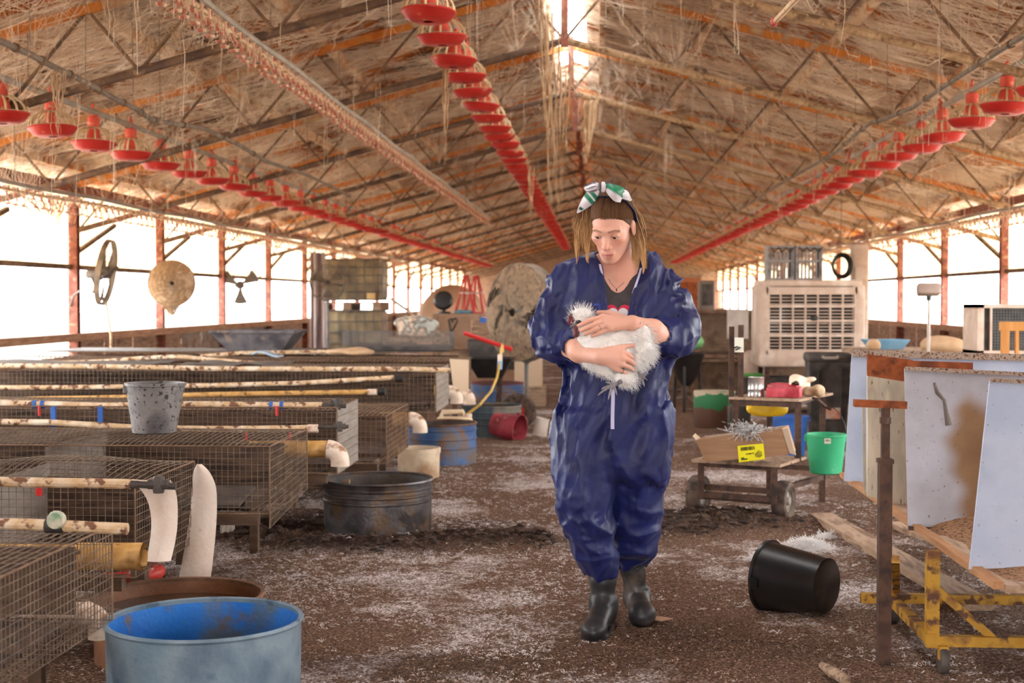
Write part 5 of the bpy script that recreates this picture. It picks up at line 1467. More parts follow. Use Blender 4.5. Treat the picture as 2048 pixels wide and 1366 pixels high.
def fan(label, c, r, nrm, depth, felt=None, holes=.5, nr=7, ns=48, stand=None, w_=.0022, rev=False, blades=True, tail=False):
    c = Vector(c); n = Vector(nrm).normalized(); s = n.cross(Vector((0, 0, 1))).normalized(); u = s.cross(n)
    R = Matrix((s, u, n)).transposed()
    t = thing('drum_fan', label, 'fan', c)
    def P(rr, a, z): return c + R @ Vector((rr * math.cos(a), rr * math.sin(a), z))
    MB().lathe([(r, -depth * .28), (r * 1.02, -depth * .28), (r * 1.02, depth * .28), (r, depth * .28)], c=c, n=48, R=R).build('rim', m_guard, t)
    for sg, nm in ((1, 'front_guard'), (-1, 'rear_guard')):
        A, B = [], []
        def prof(q): return sg * (depth * .28 + depth * .24 * math.cos(q * PI / 2) ** .7)
        for i in range(ns):
            a = 2 * PI * i / ns
            for j in range(5):
                A.append(P(r * (.14 + .86 * j / 5), a, prof(.14 + .86 * j / 5))); B.append(P(r * (.14 + .86 * (j + 1) / 5), a, prof(.14 + .86 * (j + 1) / 5)))
        for j in range(nr):
            q = .14 + .86 * j / (nr - 1)
            for i in range(32):
                A.append(P(r * q, 2 * PI * i / 32, prof(q))); B.append(P(r * q, 2 * PI * (i + 1) / 32, prof(q)))
        o = MB().wires([tuple(a) for a in A], [tuple(b) for b in B], w_, 3).build(nm, m_guard, t, smooth=False); o['kind'] = 'stuff'
    if blades:
        for k_ in range(3):
            a = 2 * PI * k_ / 3 + .5
            def fb(uu, v):
                rr = r * (.12 + .76 * v); aa = a + (uu - .5) * (.55 + .25 * v); return P(rr, aa, depth * .16 * (uu - .5))
            MB().slab(fb, 4, 6, .004).build('blade', m_blade, t)
    MB().lathe([(0, -depth * .45), (r * .16, -depth * .45), (r * .19, -depth * .3), (r * .19, depth * .1), (r * .13, depth * .2), (0, depth * .22)], c=c, n=20, R=R).build('motor', m_blackdust, t)
    for k_ in (0, 1):
        a = (.2, .2 + PI)[k_] if not rev else (2.4, -.75)[k_]
        MB().bar(P(r * .15, a, -depth * .46), P(r, a, -depth * .3), .025, .02).build('motor_arm', m_blackdust, t)
    if felt is not None:
        nf, na = 14, 56; Vs = []; Fs = []
        for sg in (1, -1):
            o_ = len(Vs)
            for j in range(nf + 1):
                q = .1 + .9 * j / nf
                for i in range(na): 
                    Vs.append(P(r * q, 2 * PI * i / na, sg * (depth * .28 + depth * .24 * math.cos(q * PI / 2) ** .7 - .004 + .004 * math.sin(i * 5 + j))))
            for j in range(nf):
                for i in range(na):
                    a = 2 * PI * i / na; q = j / nf
                    hv = math.sin(a * 2 + 1.3 * sg) + math.sin(a * 5 + q * 7) * .6 + math.sin(a * 11 + q * 13) * .4
                    if hv > holes * 2.2: continue
                    Fs.append((o_ + j * na + i, o_ + j * na + (i + 1) % na, o_ + (j + 1) * na + (i + 1) % na, o_ + (j + 1) * na + i))
        MB().add(Vs, Fs).build('dust_felt', felt, t)
        if tail:
            A, B = [], []
            for i in range(160):
                x = random.gauss(0, r * .25); a0 = c + s * x - Vector((0, 0, math.sqrt(max(0, r * r - x * x)) * .98)) + n * random.uniform(-.05, .05)
                A.append(a0); B.append(a0 + Vector((-s * x * .7)) + Vector((random.gauss(0, .01), random.gauss(0, .01), -r * .45 * random.uniform(.3, 1))))
            o = MB().wires([tuple(a) for a in A], [tuple(b) for b in B], .003, 3).build('feather_tail', felt, t, smooth=False); o['kind'] = 'stuff'
    if stand == 'pole':
        b = c - n * depth * .2
        MB().tube([b - Vector((0, 0, r * .98)), Vector((b.x, b.y, .03))], .022, 10).build('pole', m_steel, t)
        MB().lathe([(0, .06), (.05, .05), (.2, .02), (.22, 0), (0, 0)], c=(b.x, b.y, 0), n=24).build('base', m_steel, t)
        MB().tube([P(r, 0, 0), P(r * 1.05, -.8, -.02), b - Vector((0, 0, r * 1.05)), P(r * 1.05, PI + .8, -.02), P(r, PI, 0)], .014, 7).build('yoke', m_steel, t)
    elif stand == 'wall':
        sg = -1 if c.x < 0 else 1; X = XL if sg < 0 else XR
        MB().tube([c - n * depth * .45, c - n * depth * .45 + Vector((sg * .05, 0, .0)), Vector((X - sg * .02, c.y + .1, c.z - .12))], .016, 7).build('wall_arm', m_steel, t)
    return t
c = at(1045, 625, 14.0)
fan('big feather-clogged pedestal fan, partly behind the woman', c, .475, (-.72, -.68, .02), .26, m_feltb, .42, 9, 72, 'pole')
t = bpy.data.objects.get('drum_fan')
c = at(343, 567, 17.2)
fan('tan wall fan fully clogged with feathers, at the second left post', c, .285, (.35, -.93, 0), .2, m_felt, .95, 6, 40, 'wall', tail=True)
c = at(212, 545, 14.1)
t = fan('open wall fan seen edge-on at the first left post', c, .33, (-.985, -.10, .15), .10, None, 0, 6, 40, None)
p = at(185, 549, 14.05)
MB().rbox(p, (.13, .12, .085), .03).build('motor_housing', m_steel, t); MB().tube([p - Vector((0, 0, .03)), at(190, 570, 14.05), at(187, 585, 14.1), at(165, 578, 14.4), at(148, 590, 14.7), at(141, 612, 14.85)], [.02, .016, .012, .010, .010, .014], 8).build('cable_arm', m_blackdust, t)
MB().tube([c - Vector((0, 0, .3)), at(222, 672, 14.2), at(222, 695, 14.2)], .014, 8).build('pole', m_pvcw, t); MB().tube([p, c], .03, 8).build('shaft', m_steel, t)
c = at(480, 570, 21.2)
fan('clean three-bladed wall fan, farthest along the left windows', c, .33, (.3, -.95, 0), .18, None, 0, 5, 30, 'wall', w_=.003)
c = at(655, 565, 20.6)
fan('dark pedestal fan before the caged water tanks', c, .26, (.25, -.96, 0), .2, None, 0, 7, 40, 'pole', w_=.003)

# caged water tanks
m_tank = mat('yellowed water tank', (176, 156, 118), (150, 132, 100), (120, 108, 92), scale=3, rough=.55)
Yt = 23.0; a, b = at(621, 0, Yt).x, at(762, 0, Yt).x; cx = (a + b) / 2; W = b - a
def ibc(label, z0, z1):
    t = thing('caged_tank', label, 'tank', (cx, Yt + .5, z0))
    MB().rbox((cx, Yt + .5, (z0 + .14 + z1) / 2), (W - .06, .94, z1 - z0 - .17), .06).build('bottle', m_tank, t)
    for q in range(3):
        x = cx + (q - 1) * (W / 2 - .09); MB().b2((x - .07, Yt, z0), (x + .07, Yt + 1.0, z0 + .1)).build('pallet_block', m_wood, t)
    MB().b2((cx - W / 2, Yt, z0 + .1), (cx + W / 2, Yt + 1, z0 + .13)).build('pallet_deck', m_wood, t)
    for i in range(9):
        x = cx - W / 2 + W * i / 8; MB().tube([(x, Yt, z0 + .12), (x, Yt, z1)], .011, 5).build('cage_bar', m_steel, t)
    for i in range(6):
        z = z0 + .16 + (z1 - z0 - .17) * i / 5; MB().tube([(cx - W / 2, Yt - .01, z), (cx + W / 2, Yt - .01, z), (cx + W / 2, Yt + 1, z), (cx - W / 2, Yt + 1, z), (cx - W / 2, Yt - .01, z)], .011, 5).build('cage_ring', m_steel, t)
ibc('lower of the two stacked caged water tanks', 0, 1.05); ibc('upper of the two stacked caged water tanks', 1.052, 1.89)
MB_t = bpy.data.objects['caged_tank.001']
p = at(742, 592, Yt - .05); MB().box(p, (.14, .02, .1)).build('tank_label', mat('buff label', (206, 176, 120), rough=.7), MB_t)
# plastic hanging beside the tanks
A_s = at(620, 505, 22.3)
def fn(u, v): return (A_s.x + .25 * u, 22.3 + .06 * math.sin(u * 12), .3 + (A_s.z - .3) * v)
tag(MB().slab(fn, 16, 8, .006).build('hanging_sheeting', mat('grey pink sheeting', (170, 156, 156), (206, 186, 180), (130, 116, 116), scale=3, stretch=(8, 8, .4), rough=.5, trans=.4), loc=(A_s.x, 22.3, .3)), 'grey plastic sheeting hanging left of the caged tanks', 'sheeting')

# grey barrow tray, wire basket and rags on the far cages
Yb = 13.2; p = at(515, 700, Yb); z0 = .752
t = thing('barrow_tray', 'grey wheelbarrow tray resting on the far cage lids', 'tray', (p.x, Yb, z0))
m_barrow = mat('grey barrow tray', (92, 88, 92), (116, 110, 110), (76, 72, 76), scale=5, rough=.55, spots=(160, 136, 116), spot_scale=7, spot_pos=(.58, .7))
xl, xr = at(432, 0, Yb).x, at(598, 0, Yb).x; xbl, xbr = at(462, 0, Yb).x, at(570, 0, Yb).x; zt_ = at(0, 662, Yb).z
mb = MB()
ringo = lambda x0, x1, y0, y1, z: [(x0, y0, z), (x1, y0, z), (x1, y1, z), (x0, y1, z)]
vs = ringo(xbl, xbr, Yb - .2, Yb + .2, z0) + ringo(xl, xr, Yb - .3, Yb + .3, zt_) + ringo(xl + .02, xr - .02, Yb - .28, Yb + .28, zt_) + ringo(xbl + .02, xbr - .02, Yb - .18, Yb + .18, z0 + .02)
mb.add(vs, [(3, 2, 1, 0), (12, 13, 14, 15)] + [(4 * l + i, 4 * l + (i + 1) % 4, 4 * l + 4 + (i + 1) % 4, 4 * l + 4 + i) for l in range(3) for i in range(4)])
mb.build('pan', m_barrow, t)
MB().tube([Vector(v) for v in ringo(xl, xr, Yb - .3, Yb + .3, zt_)] + [Vector((xl, Yb - .3, zt_))], .014, 7).build('rolled_rim', m_barrow, t)
Yb = 13.4; xl, xr = at(690, 0, Yb).x, at(903, 0, Yb).x
t = thing('wire_basket', 'long grey wire basket on the far cage lids', 'basket', ((xl + xr) / 2, Yb, .753))
MB().b2((xl + .1, Yb - .22, .752), (xr, Yb + .22, .79)).build('tray_floor', m_blackdust, t)
zt1 = at(0, 662, Yb).z
for nm, f in (('front_mesh', lambda u, v: (xl + (xr - xl) * u, Yb - .22, .79 + (zt1 - .79) * v)), ('back_mesh', lambda u, v: (xl + (xr - xl) * u, Yb + .22, .79 + (zt1 - .79) * v))):
    o = panel(f, 50, 7, .002).build(nm, m_steel, t, smooth=False); o['kind'] = 'stuff'
for x in (xl, xr):
    o = panel(lambda u, v: (x, Yb - .22 + .44 * u, .79 + (zt1 - .79) * v), 22, 7, .002).build('end_mesh', m_steel, t, smooth=False); o['kind'] = 'stuff'
p = at(832, 662, 14.8); 
lump('rag_heap', 'heap of pale and grey rags beyond the wire basket', 'rags', (p.x, 14.8, .93), (.2, .15, .12), mat('pale and grey rags', (222, 196, 172), (130, 116, 106), (196, 200, 190), pos=[.4, .5, .6], scale=9, rough=.9), 31, .018, .6, 16)
t = thing('side_table', 'low timber stand holding up the rag heap', 'stand', (p.x, 14.8, 0))
MB().b2((p.x - .3, 14.55, .79), (p.x + .3, 15.05, .83)).build('top', m_plank, t)
for sx in (-.26, .26):
    for sy in (-.2, .2): MB().bar((p.x + sx, 14.8 + sy, 0), (p.x + sx, 14.8 + sy, .79), .05, .05).build('leg', m_wood, t)
a, b = at(782, 598, 16.2), at(900, 680, 15.5)
t = thing('leaning_pole', 'thin grey pole slanting down behind the wire basket', 'pole', b); MB().tube([a, b, Vector((b.x - .1, b.y - .3, 0))], .018, 6).build('pole', m_wood, t)
p = at(535, 721, 12.1); tag(MB().slab(lambda u, v: (p.x - .12 + .24 * u, 12.0 + .2 * v, .752 + .02 * math.sin(u * 5)), 8, 4, .012).build('blue_packet', mat('pale blue packet', (150, 182, 206), (206, 214, 220), scale=8, rough=.5), loc=(p.x, 12.0, .752)), 'flat pale blue packet on a distant cage lid', 'packet')
p = at(705, 716, 12.2); lump('dead_leaves', 'tan clump of dry leaves on a distant cage lid', 'leaves', (p.x, 12.1, .775), (.22, .12, .035), m_tan, 33, .014, .5, 26)

# beige dome, crate with things on it, stacked red cones
Yd = 24.0; c = at(905, 655, Yd)
def fdome(P): return np.maximum(s_ell(P, (c.x, Yd, c.z - .15), (.66, .66, .88)), c.z - .2 - P[:, 2])
V, F = surf(fdome, (c.x - .8, Yd - .8, c.z - .35), (c.x + .8, Yd + .8, c.z + .9), .05)
m_dome = mat('peach fibreglass', (206, 164, 132), (222, 184, 152), scale=2, rough=.6)
t = thing('fibreglass_dome', 'peach coloured fibreglass dome by the far left windows', 'dome', (c.x, Yd, 0))
mesh_obj('shell', V, F, m_dome, t)
MB().lathe([(.5, 0), (.52, .02), (.62, c.z - .19), (.0, c.z - .19)], c=(c.x, Yd, 0), n=32).build('drum_base', m_dome, t)
Yk = 18.2; xa, xb = at(864, 0, Yk).x, at(958, 0, Yk).x; zt_ = at(0, 627, Yk).z
m_crate = mat('brown plywood crate', (134, 102, 80), (156, 124, 100), scale=4, rough=.8)
t = thing('plywood_crate', 'brown plywood crate with a dark looped heart mark on its front', 'crate', ((xa + xb) / 2, Yk + .3, 0))
MB().rbox(((xa + xb) / 2, Yk + .3, zt_ / 2), (xb - xa, .6, zt_), .012).build('body', m_crate, t)
for x in (xa + .03, xb - .03): MB().b2((x - .03, Yk - .012, .02), (x + .03, Yk + .002, zt_ - .01)).build('batten', m_crate, t)
hp_ = [(905, 640), (912, 636), (914, 642), (907, 656), (901, 664), (899, 650), (897, 640), (903, 637), (905, 645)]
MB().tube([at(x, y, Yk - .006) for x, y in hp_], .012, 5).build('heart_mark', m_blackdust, t)
p = at(888, 610, Yk + .25); 
t = thing('small_fan', 'small dark round fan standing on the plywood crate', 'fan', (p.x, Yk + .25, zt_))
MB().lathe([(0, 0), (.09, 0), (.09, .02), (.02, .03), (.015, .06), (0, .06)], c=(p.x, Yk + .25, zt_ + .003), n=18).build('base', m_black, t)
MB().lathe([(0, -.06), (.1, -.05), (.13, 0), (.1, .05), (0, .06)], c=(p.x - .01, Yk + .25, zt_ + .17), n=20, R=Matrix.Rotation(1.4, 3, 'X')).build('head', m_black, t)
p = at(915, 622, Yk + .2)
lump('coloured_cloths', 'blue and teal cloths folded on the plywood crate', 'cloths', (p.x + .08, Yk + .2, zt_ + .02), (.13, .12, .03), mat('blue teal cloth', (70, 110, 150), (110, 150, 150), (60, 70, 110), scale=12, rough=.9), 41, .015, .3, 20)
for i, (lab, px_, y_) in enumerate((('red plastic cone rack hanging farthest left beside the big fan', 930, 19.0), ('red plastic cone rack hanging close against the big fan', 950, 19.4))):
    q0 = at(px_ + 2, 553, y_); q1 = at(px_, 626, y_); t = thing('cone_rack', lab, 'rack', q1)
    for k_ in range(7):
        a = 2 * PI * k_ / 7; rr = .16
        MB().tube([q0 + Vector((.03 * math.cos(a), .03 * math.sin(a), 0)), Vector((q0.x + rr * math.cos(a), q0.y + rr * math.sin(a), q1.z))], .011, 5).build('spoke', m_red, t)
    for f_ in (.0, .45, 1): MB().tube([Vector((q0.x, q0.y, 0)) + Vector(((.03 + .13 * f_) * math.cos(a), (.03 + .13 * f_) * math.sin(a), q0.z + (q1.z - q0.z) * f_)) for a in np.linspace(0, 2 * PI, 16)], .012, 5).build('hoop', m_red if f_ != .45 else m_white, t)
    MB().tube([q0, Vector((q0.x, q0.y, zroof(q0.x)))], .003, 4).build('cord', m_cable, t)
p = at(990, 645, 17.0); t = thing('carton_stack', 'dark stack of cartons behind the big fan', 'cartons', (p.x, 17.2, 0))
xx = p.x
for j, (w_, z0, z1, mm) in enumerate(((.75, 0, .38, m_crate), (.7, .385, .74, m_blackdust), (.62, .745, .98, m_board))): MB().rbox((xx, 17.3, (z0 + z1) / 2), (w_, .5, z1 - z0), .01, rz=.05 * j).build('carton', mm, t)
for (px_, py_, mm) in ((968, 640, m_bluep), (985, 655, m_orange), (975, 628, m_redbucket)):
    q = at(px_, py_, 17.0); MB().box(q, (.1, .02, .06)).build('carton_print', mm, t)

# black barrow with red handles, tan panel, tan carton
Yw = 13.4; xa, xb = at(936, 0, Yw).x, at(1026, 0, Yw).x; zt_ = at(0, 713, Yw).z
t = thing('wheelbarrow', 'black wheelbarrow with red handles beside the big fan', 'wheelbarrow', ((xa + xb) / 2, Yw, 0))
vs = [(xa + .1, Yw - .14, .49), (xb - .1, Yw - .14, .49), (xb - .1, Yw + .14, .49), (xa + .1, Yw + .14, .49)] + ringo(xa, xb, Yw - .26, Yw + .26, zt_) + ringo(xa + .02, xb - .02, Yw - .24, Yw + .24, zt_) + [(xa + .12, Yw - .12, .51), (xb - .12, Yw - .12, .51), (xb - .12, Yw + .12, .51), (xa + .12, Yw + .12, .51)]
MB().add(vs, [(3, 2, 1, 0), (12, 13, 14, 15)] + [(4 * l + i, 4 * l + (i + 1) % 4, 4 * l + 4 + (i + 1) % 4, 4 * l + 4 + i) for l in range(3) for i in range(4)]).build('tray', m_black, t)
for sy in (-.17, .17):
    a, b = at(928, 666, Yw + sy), at(1024, 699, Yw + sy * .6); MB().tube([a, b], .02, 8).build('handle', m_redp, t)
    MB().bar((xb - .12, Yw + sy * .7, .50), (xb - .16, Yw + sy, 0), .03, .03).build('leg', m_ruststeel, t)
wh = MB().lathe([(.06, -.03), (.15, -.04), (.17, 0), (.15, .04), (.06, .03), (.06, -.03)], c=(xb + .05, Yw, .17), n=24, R=Matrix.Rotation(PI / 2, 3, 'X')).build('wheel', m_tyre, t)
MB().tube([(xb + .05, Yw - .06, .17), (xb + .05, Yw + .06, .17)], .06, 10).build('hub', m_redp, wh)
xa, xb = at(908, 0, 11.5).x, at(937, 0, 11.5).x
tag(MB().prism([(xa, 11.45, at(0, 784, 11.45).z), (xb, 11.45, at(0, 788, 11.45).z), (xb, 11.5, at(0, 718, 11.45).z), (xa - .04, 11.5, at(0, 716, 11.45).z)], (0, .012, 0)).build('cardboard_sheet', m_cardin, loc=(xa, 11.45, .45)), 'tan cardboard panel closing the end of a distant cage', 'panel')
p = gp(1052, 768, .0); a = at(1027, 752, 15); 
t = thing('tan_carton', 'open tan carton behind the fan pole', 'carton', (at(1056, 0, 16.3).x, 16.5, 0)); cx_ = at(1056, 0, 16.3).x
for nm, c_, sz in (('side', (cx_, 16.3, .4), (.3, .01, .34)), ('side', (cx_, 16.65, .4), (.3, .01, .34)), ('end', (cx_ - .15, 16.48, .4), (.01, .36, .34)), ('end', (cx_ + .15, 16.48, .4), (.01, .36, .34)), ('bottom', (cx_, 16.48, .235), (.3, .36, .01))): MB().box(c_, sz).build(nm, m_cardin, t)
MB().b2((cx_ - .2, 16.25, 0), (cx_ + .2, 16.7, .23)).build('plinth', m_wood, t)

# ---- right middle distance: old brown cages and boxes
m_brown = mat('brown dusty boards', (118, 92, 74), (142, 114, 92), (92, 70, 56), scale=5, rough=.85)
def old_cage(label, x0, x1, y0, y1, z0, z1, n=14):
    t = thing('old_cage', label, 'cage', ((x0 + x1) / 2, (y0 + y1) / 2, z0), 'brown old cages beyond the cart')
    for (x, y) in ((x0, y0), (x1, y0), (x0, y1), (x1, y1)): MB().bar((x, y, z0), (x, y, z1), .04, .04).build('corner_post', m_brown, t)
    for z in (z0 + .02, z1 - .02):
        for a, b in (((x0, y0, z), (x1, y0, z)), ((x0, y1, z), (x1, y1, z)), ((x0, y0, z), (x0, y1, z)), ((x1, y0, z), (x1, y1, z))): MB().bar(a, b, .035, .035).build('rail', m_brown, t)
    o = panel(lambda u, v: (x0 + (x1 - x0) * u, y0, z0 + (z1 - z0) * v), n * 2, n, .0028, n=3).build('front_mesh', m_wire2, t, smooth=False); o['kind'] = 'stuff'
    MB().b2((x0, y1 - .02, z0 + .03), (x1, y1, z1 - .03)).build('back_board', m_brown, t)
    MB().b2((x0 + .02, y0 + .02, z0 + .03), (x1 - .02, y1 - .02, z0 + .06)).build('litter_board', m_dung, t)
    MB().b2((x0 + .05, y0 + .1, z1 - .02), (x1 - .05, y1, z1 - .005)).build('lid', m_brown, t)
    return t
old_cage('old brown cage, lower left of the stack beyond the cart', 1.15, 2.0, 17.0, 17.8, 0, .52)
old_cage('old brown cage, lower right of the stack beyond the cart', 2.06, 2.6, 17.0, 17.8, 0, .52)
old_cage('old brown cage, upper left of the stack beyond the cart', 1.2, 1.85, 17.0, 17.8, .53, 1.1)
old_cage('old brown cage, upper right of the stack beyond the cart', 1.91, 2.55, 17.0, 17.8, .53, 1.06)
old_cage('old brown cage on the floor left of the stacked four', .45, 1.1, 18.2, 19.0, 0, .62)
p = at(1479, 647, 16.9); tag(MB().b2((p.x - .14, 16.955, p.z - .18), (p.x + .11, 16.98, p.z + .17)).build('white_board', m_white, loc=(p.x, 16.89, p.z - .18)), 'small white board propped on the old brown cages', 'board')
p = at(1387, 0, 24.0); z0_, z1_ = at(0, 612, 24).z, at(0, 556, 24).z
t = thing('orange_cabinet', 'rust orange cabinet seen past the right sleeve of the woman', 'cabinet', (p.x, 24, 0))
MB().b2((p.x - .28, 24, 0), (p.x + .14, 24.5, z1_)).build('body', mat('orange brown door', (166, 92, 52), (184, 110, 68), scale=3, rough=.7), t); MB().b2((p.x - .3, 23.98, z1_), (p.x + .16, 24.5, z1_ + .05)).build('top', m_plank, t)
MB().b2((p.x - .26, 23.985, .1), (p.x + .12, 24, z1_ - .08)).build('door', m_rust, t)
p = at(1417, 0, 20.0); z1_ = at(0, 562, 20).z
t = thing('grey_locker', 'dark grey locker left of the far right windows', 'locker', (p.x, 20, 0))
MB().rbox((p.x, 20.2, z1_ / 2), (.22, .35, z1_), .03).build('body', mat('grey brown locker', (104, 92, 82), (122, 108, 96), scale=4, rough=.7), t); MB().b2((p.x - .08, 20.015, z1_ - .35), (p.x + .08, 20.025, z1_ - .05)).build('door', m_blackdust, t)
p = gp(1513, 790); t = thing('cream_barrel', 'cream barrel half hidden behind the cooler corner', 'barrel', (at(1510, 0, 16.4).x, 16.4, 0))
MB().lathe([(0, 0), (.14, 0), (.16, .03), (.17, .3), (.165, .55), (.15, .6), (.06, .64), (0, .645)], c=(at(1510, 0, 16.4).x, 16.4, .0), n=28).build('body', m_cool, t)
tag(lump('green_tray', 'green plastic tray lying before the cream barrel', 'tray', (at(1505, 0, 15.8).x, 15.6, .4), (.12, .1, .03), mat('green plastic', (90, 150, 70), rough=.5), 51, .012, .1, 10))
p = at(1505, 0, 15.6); t = thing('block_stand', 'dark block under the green tray', 'block', (p.x, 15.6, 0)); MB().rbox((p.x, 15.6, .185), (.22, .2, .37), .015).build('body', m_blackdust, t)
# far clutter along both sides, seen small
rr = random.Random(3)
for i, (x, y, w_, d_, h_, mm, lab) in enumerate(((-3.4, 33, 1.2, .8, 1.0, m_brown, 'brown crate far down the left side'), (-1.9, 37, 1.0, .8, 1.3, m_board, 'tan crate far down the shed, left of the middle'), (-.4, 44, 1.4, .8, 1.2, m_brown, 'dark crate at the far end near the middle'), (3.1, 30, 1.2, .8, .95, m_brown, 'brown crate far down the right side'), (2.2, 38, 1.3, .9, 1.1, m_rust, 'rust brown crate far down, right of the middle'), (1.2, 47, 1.6, .8, 1.4, m_board, 'tan crate at the far end right of the middle'))):
    t = thing('wooden_crate', lab, 'crate', (x, y, 0)); MB().rbox((x, y, h_ / 2), (w_, d_, h_), .02).build('body', mm, t); MB().b2((x - w_ / 2 - .03, y - d_ / 2 - .03, h_), (x + w_ / 2 + .03, y + d_ / 2 + .03, h_ + .05)).build('lid', mm, t)
    for sx in (-.35, 0, .35): MB().b2((x + sx * w_ - .05, y - d_ / 2 - .02, .03), (x + sx * w_ + .05, y - d_ / 2, h_ - .02)).build('batten', mm, t)

# ================================================================ THE WOMAN AND THE HEN
YB = 5.28
def pp(px, py, dy=0.0): return at(px, py, YB + dy)
def A3(v): return np.array([v[0], v[1], v[2]], float)
m_skin = mat('skin', attr='Col', rough=.48, bump=.06, bscale=260, sss=.25, spec=.4)
m_cover = mat('navy nonwoven coverall', (13, 20, 70), (20, 29, 88), scale=7, rough=.5, bump=.12, bscale=120, sheen=.05, spec=.4, dist=.8)
m_zip = mat('lavender zip tape', (196, 192, 224), rough=.6, bump=0)
m_tee = mat('charcoal tee', (66, 60, 62), (76, 70, 72), scale=20, rough=.9)
m_boot = mat('grey rubber boot', (40, 38, 40), (58, 56, 57), scale=6, rough=.42, spots=(120, 104, 92), spot_scale=9, spot_pos=(.56, .74), bump=.08)
m_hair = mat('brown to blond hair', attr='Col', rough=.65, bump=0, spec=.12)

lady = thing('person', 'woman in a navy coverall walking with a white hen in her arms', 'person', (pp(1225, 900).x, YB, 0))

def loft(rows, cy, sk=.012, ex=2.4):
    """rows: (py, xl, xr, half depth, dy) measured on the body plane -> signed field"""
    rows = sorted([((pp(0, r[0], r[4] if len(r) > 4 else 0).z), pp(r[1], r[0], r[4]).x, pp(r[2], r[0], r[4]).x, r[3], YB + r[4]) for r in rows])
    Z = np.array([r[0] for r in rows]); a = np.array([(r[2] - r[1]) / 2 for r in rows]); cx = np.array([(r[1] + r[2]) / 2 for r in rows]); b = np.array([r[3] for r in rows]); cyy = np.array([r[4] for r in rows])
    def f(P, ins=0.0):
        z = P[:, 2]; aa = np.interp(z, Z, a) - ins; bb = np.interp(z, Z, b) - ins
        q = (np.abs((P[:, 0] - np.interp(z, Z, cx)) / aa) ** ex + np.abs((P[:, 1] - np.interp(z, Z, cyy)) / bb) ** ex) ** (1 / ex)
        d = (q - 1) * np.minimum(aa, bb)
        return smax(smax(d, z - Z[-1], sk), Z[0] - z, sk)
    return f
torso = loft([(505, 1192, 1292, .075, -.015), (518, 1150, 1316, .09, -.005), (535, 1124, 1334, .10, 0), (560, 1112, 1346, .112, 0), (610, 1116, 1342, .122, -.005), (680, 1130, 1334, .125, -.005), (750, 1130, 1336, .128, 0),
              (810, 1121, 1338, .135, 0), (860, 1112, 1338, .138, 0), (900, 1112, 1336, .132, 0), (950, 1114, 1334, .12, 0)], 0, sk=.05)
legL = loft([(820, 1112, 1240, .125, -.01), (850, 1112, 1238, .125, -.01), (900, 1109, 1230, .12, -.03), (950, 1109, 1226, .112, -.045), (1000, 1115, 1225, .105, -.055), (1050, 1133, 1227, .095, -.045), (1090, 1146, 1231, .088, -.03), (1115, 1156, 1236, .083, -.015), (1130, 1163, 1237, .075, -.01), (1138, 1167, 1234, .066, -.01)], 0, ex=2.2)
legR = loft([(820, 1210, 1338, .125, .01), (850, 1212, 1338, .125, .01), (900, 1216, 1334, .118, .02), (950, 1218, 1330, .11, .03), (1000, 1221, 1324, .104, .045), (1050, 1224, 1316, .098, .07), (1085, 1227, 1313, .093, .10), (1100, 1234, 1306, .085, .13), (1112, 1240, 1298, .075, .15), (1119, 1243, 1290, .066, .155)], 0, ex=2.2)
SLR = [(pp(1142, 572, 0), .062), (pp(1112, 622, -.005), .062), (pp(1099, 660, -.03), .062), (pp(1106, 686, -.07), .058), (pp(1138, 694, -.145), .054)]
SLL = [(pp(1316, 572, 0), .062), (pp(1345, 620, -.005), .062), (pp(1357, 655, -.03), .064), (pp(1350, 682, -.075), .060), (pp(1318, 671, -.15), .054)]
def chain(P, ch, k_=.03):
    d = None
    for (a, ra), (b, rb) in zip(ch[:-1], ch[1:]):
        q = s_cap(P, A3(a), A3(b), ra, rb); d = q if d is None else smin(d, q, k_)
    return d
FAR = [pp(1128, 691, -.115), pp(1160, 702, -.20), pp(1199, 713, -.272)]      # her right forearm
FAL = [pp(1335, 678, -.115), pp(1305, 662, -.19), pp(1266, 647, -.238)]
def ridge(n): return 1 - 2 * np.abs(n)
def folds(P):
    W = P + .02 * np.stack([vnoise(P, 16, 21), vnoise(P, 16, 22), vnoise(P, 16, 23)], 1)
    v = .0095 * ridge(vnoise(W * np.array([1, 1, .30]), 26, 4)) + .0050 * ridge(vnoise(W * np.array([1, 1, .4]), 48, 5)) + .0008 * ridge(vnoise(W, 110, 15))
    zh = P[:, 2]
    low = np.clip((.72 - zh) / .35, 0, 1)
    v = v * (1 - .5 * low) + low * (.0090 * ridge(vnoise(W * np.array([.6, .6, 1.0]), 30, 6)) + .0034 * ridge(vnoise(W * np.array([.7, .7, 1]), 60, 7)) + .0008 * ridge(vnoise(W, 120, 16)))
    slv = np.clip((np.abs(P[:, 0] - pp(1228, 0).x) - .19) / .04, 0, 1) * np.clip((P[:, 2] - .98) / .05, 0, 1)
    v = v + slv * (.006 * ridge(vnoise(W * np.array([.8, .8, 1.2]), 42, 17)) + .002 * ridge(vnoise(W, 80, 18)))
    return v
def vneck(P):       # 2-D wedge of the open front, negative inside
    pts = [pp(1204, 520, -.12), pp(1279, 533, -.12), pp(1246, 668, -.12), pp(1222, 668, -.12)]
    d = None
    for a, b in zip(pts, pts[1:] + pts[:1]):
        ex_, ez_ = b.x - a.x, b.z - a.z; L = math.hypot(ex_, ez_)
        q = -((P[:, 0] - a.x) * ez_ - (P[:, 2] - a.z) * ex_) / L * 1.0
        q = -q * -1
        d = q if d is None else np.maximum(d, q)
    return d
_c = np.array([[pp(1235, 590).x, YB - .12, pp(1235, 590).z]])
VS = -1 if vneck(_c)[0] > 0 else 1
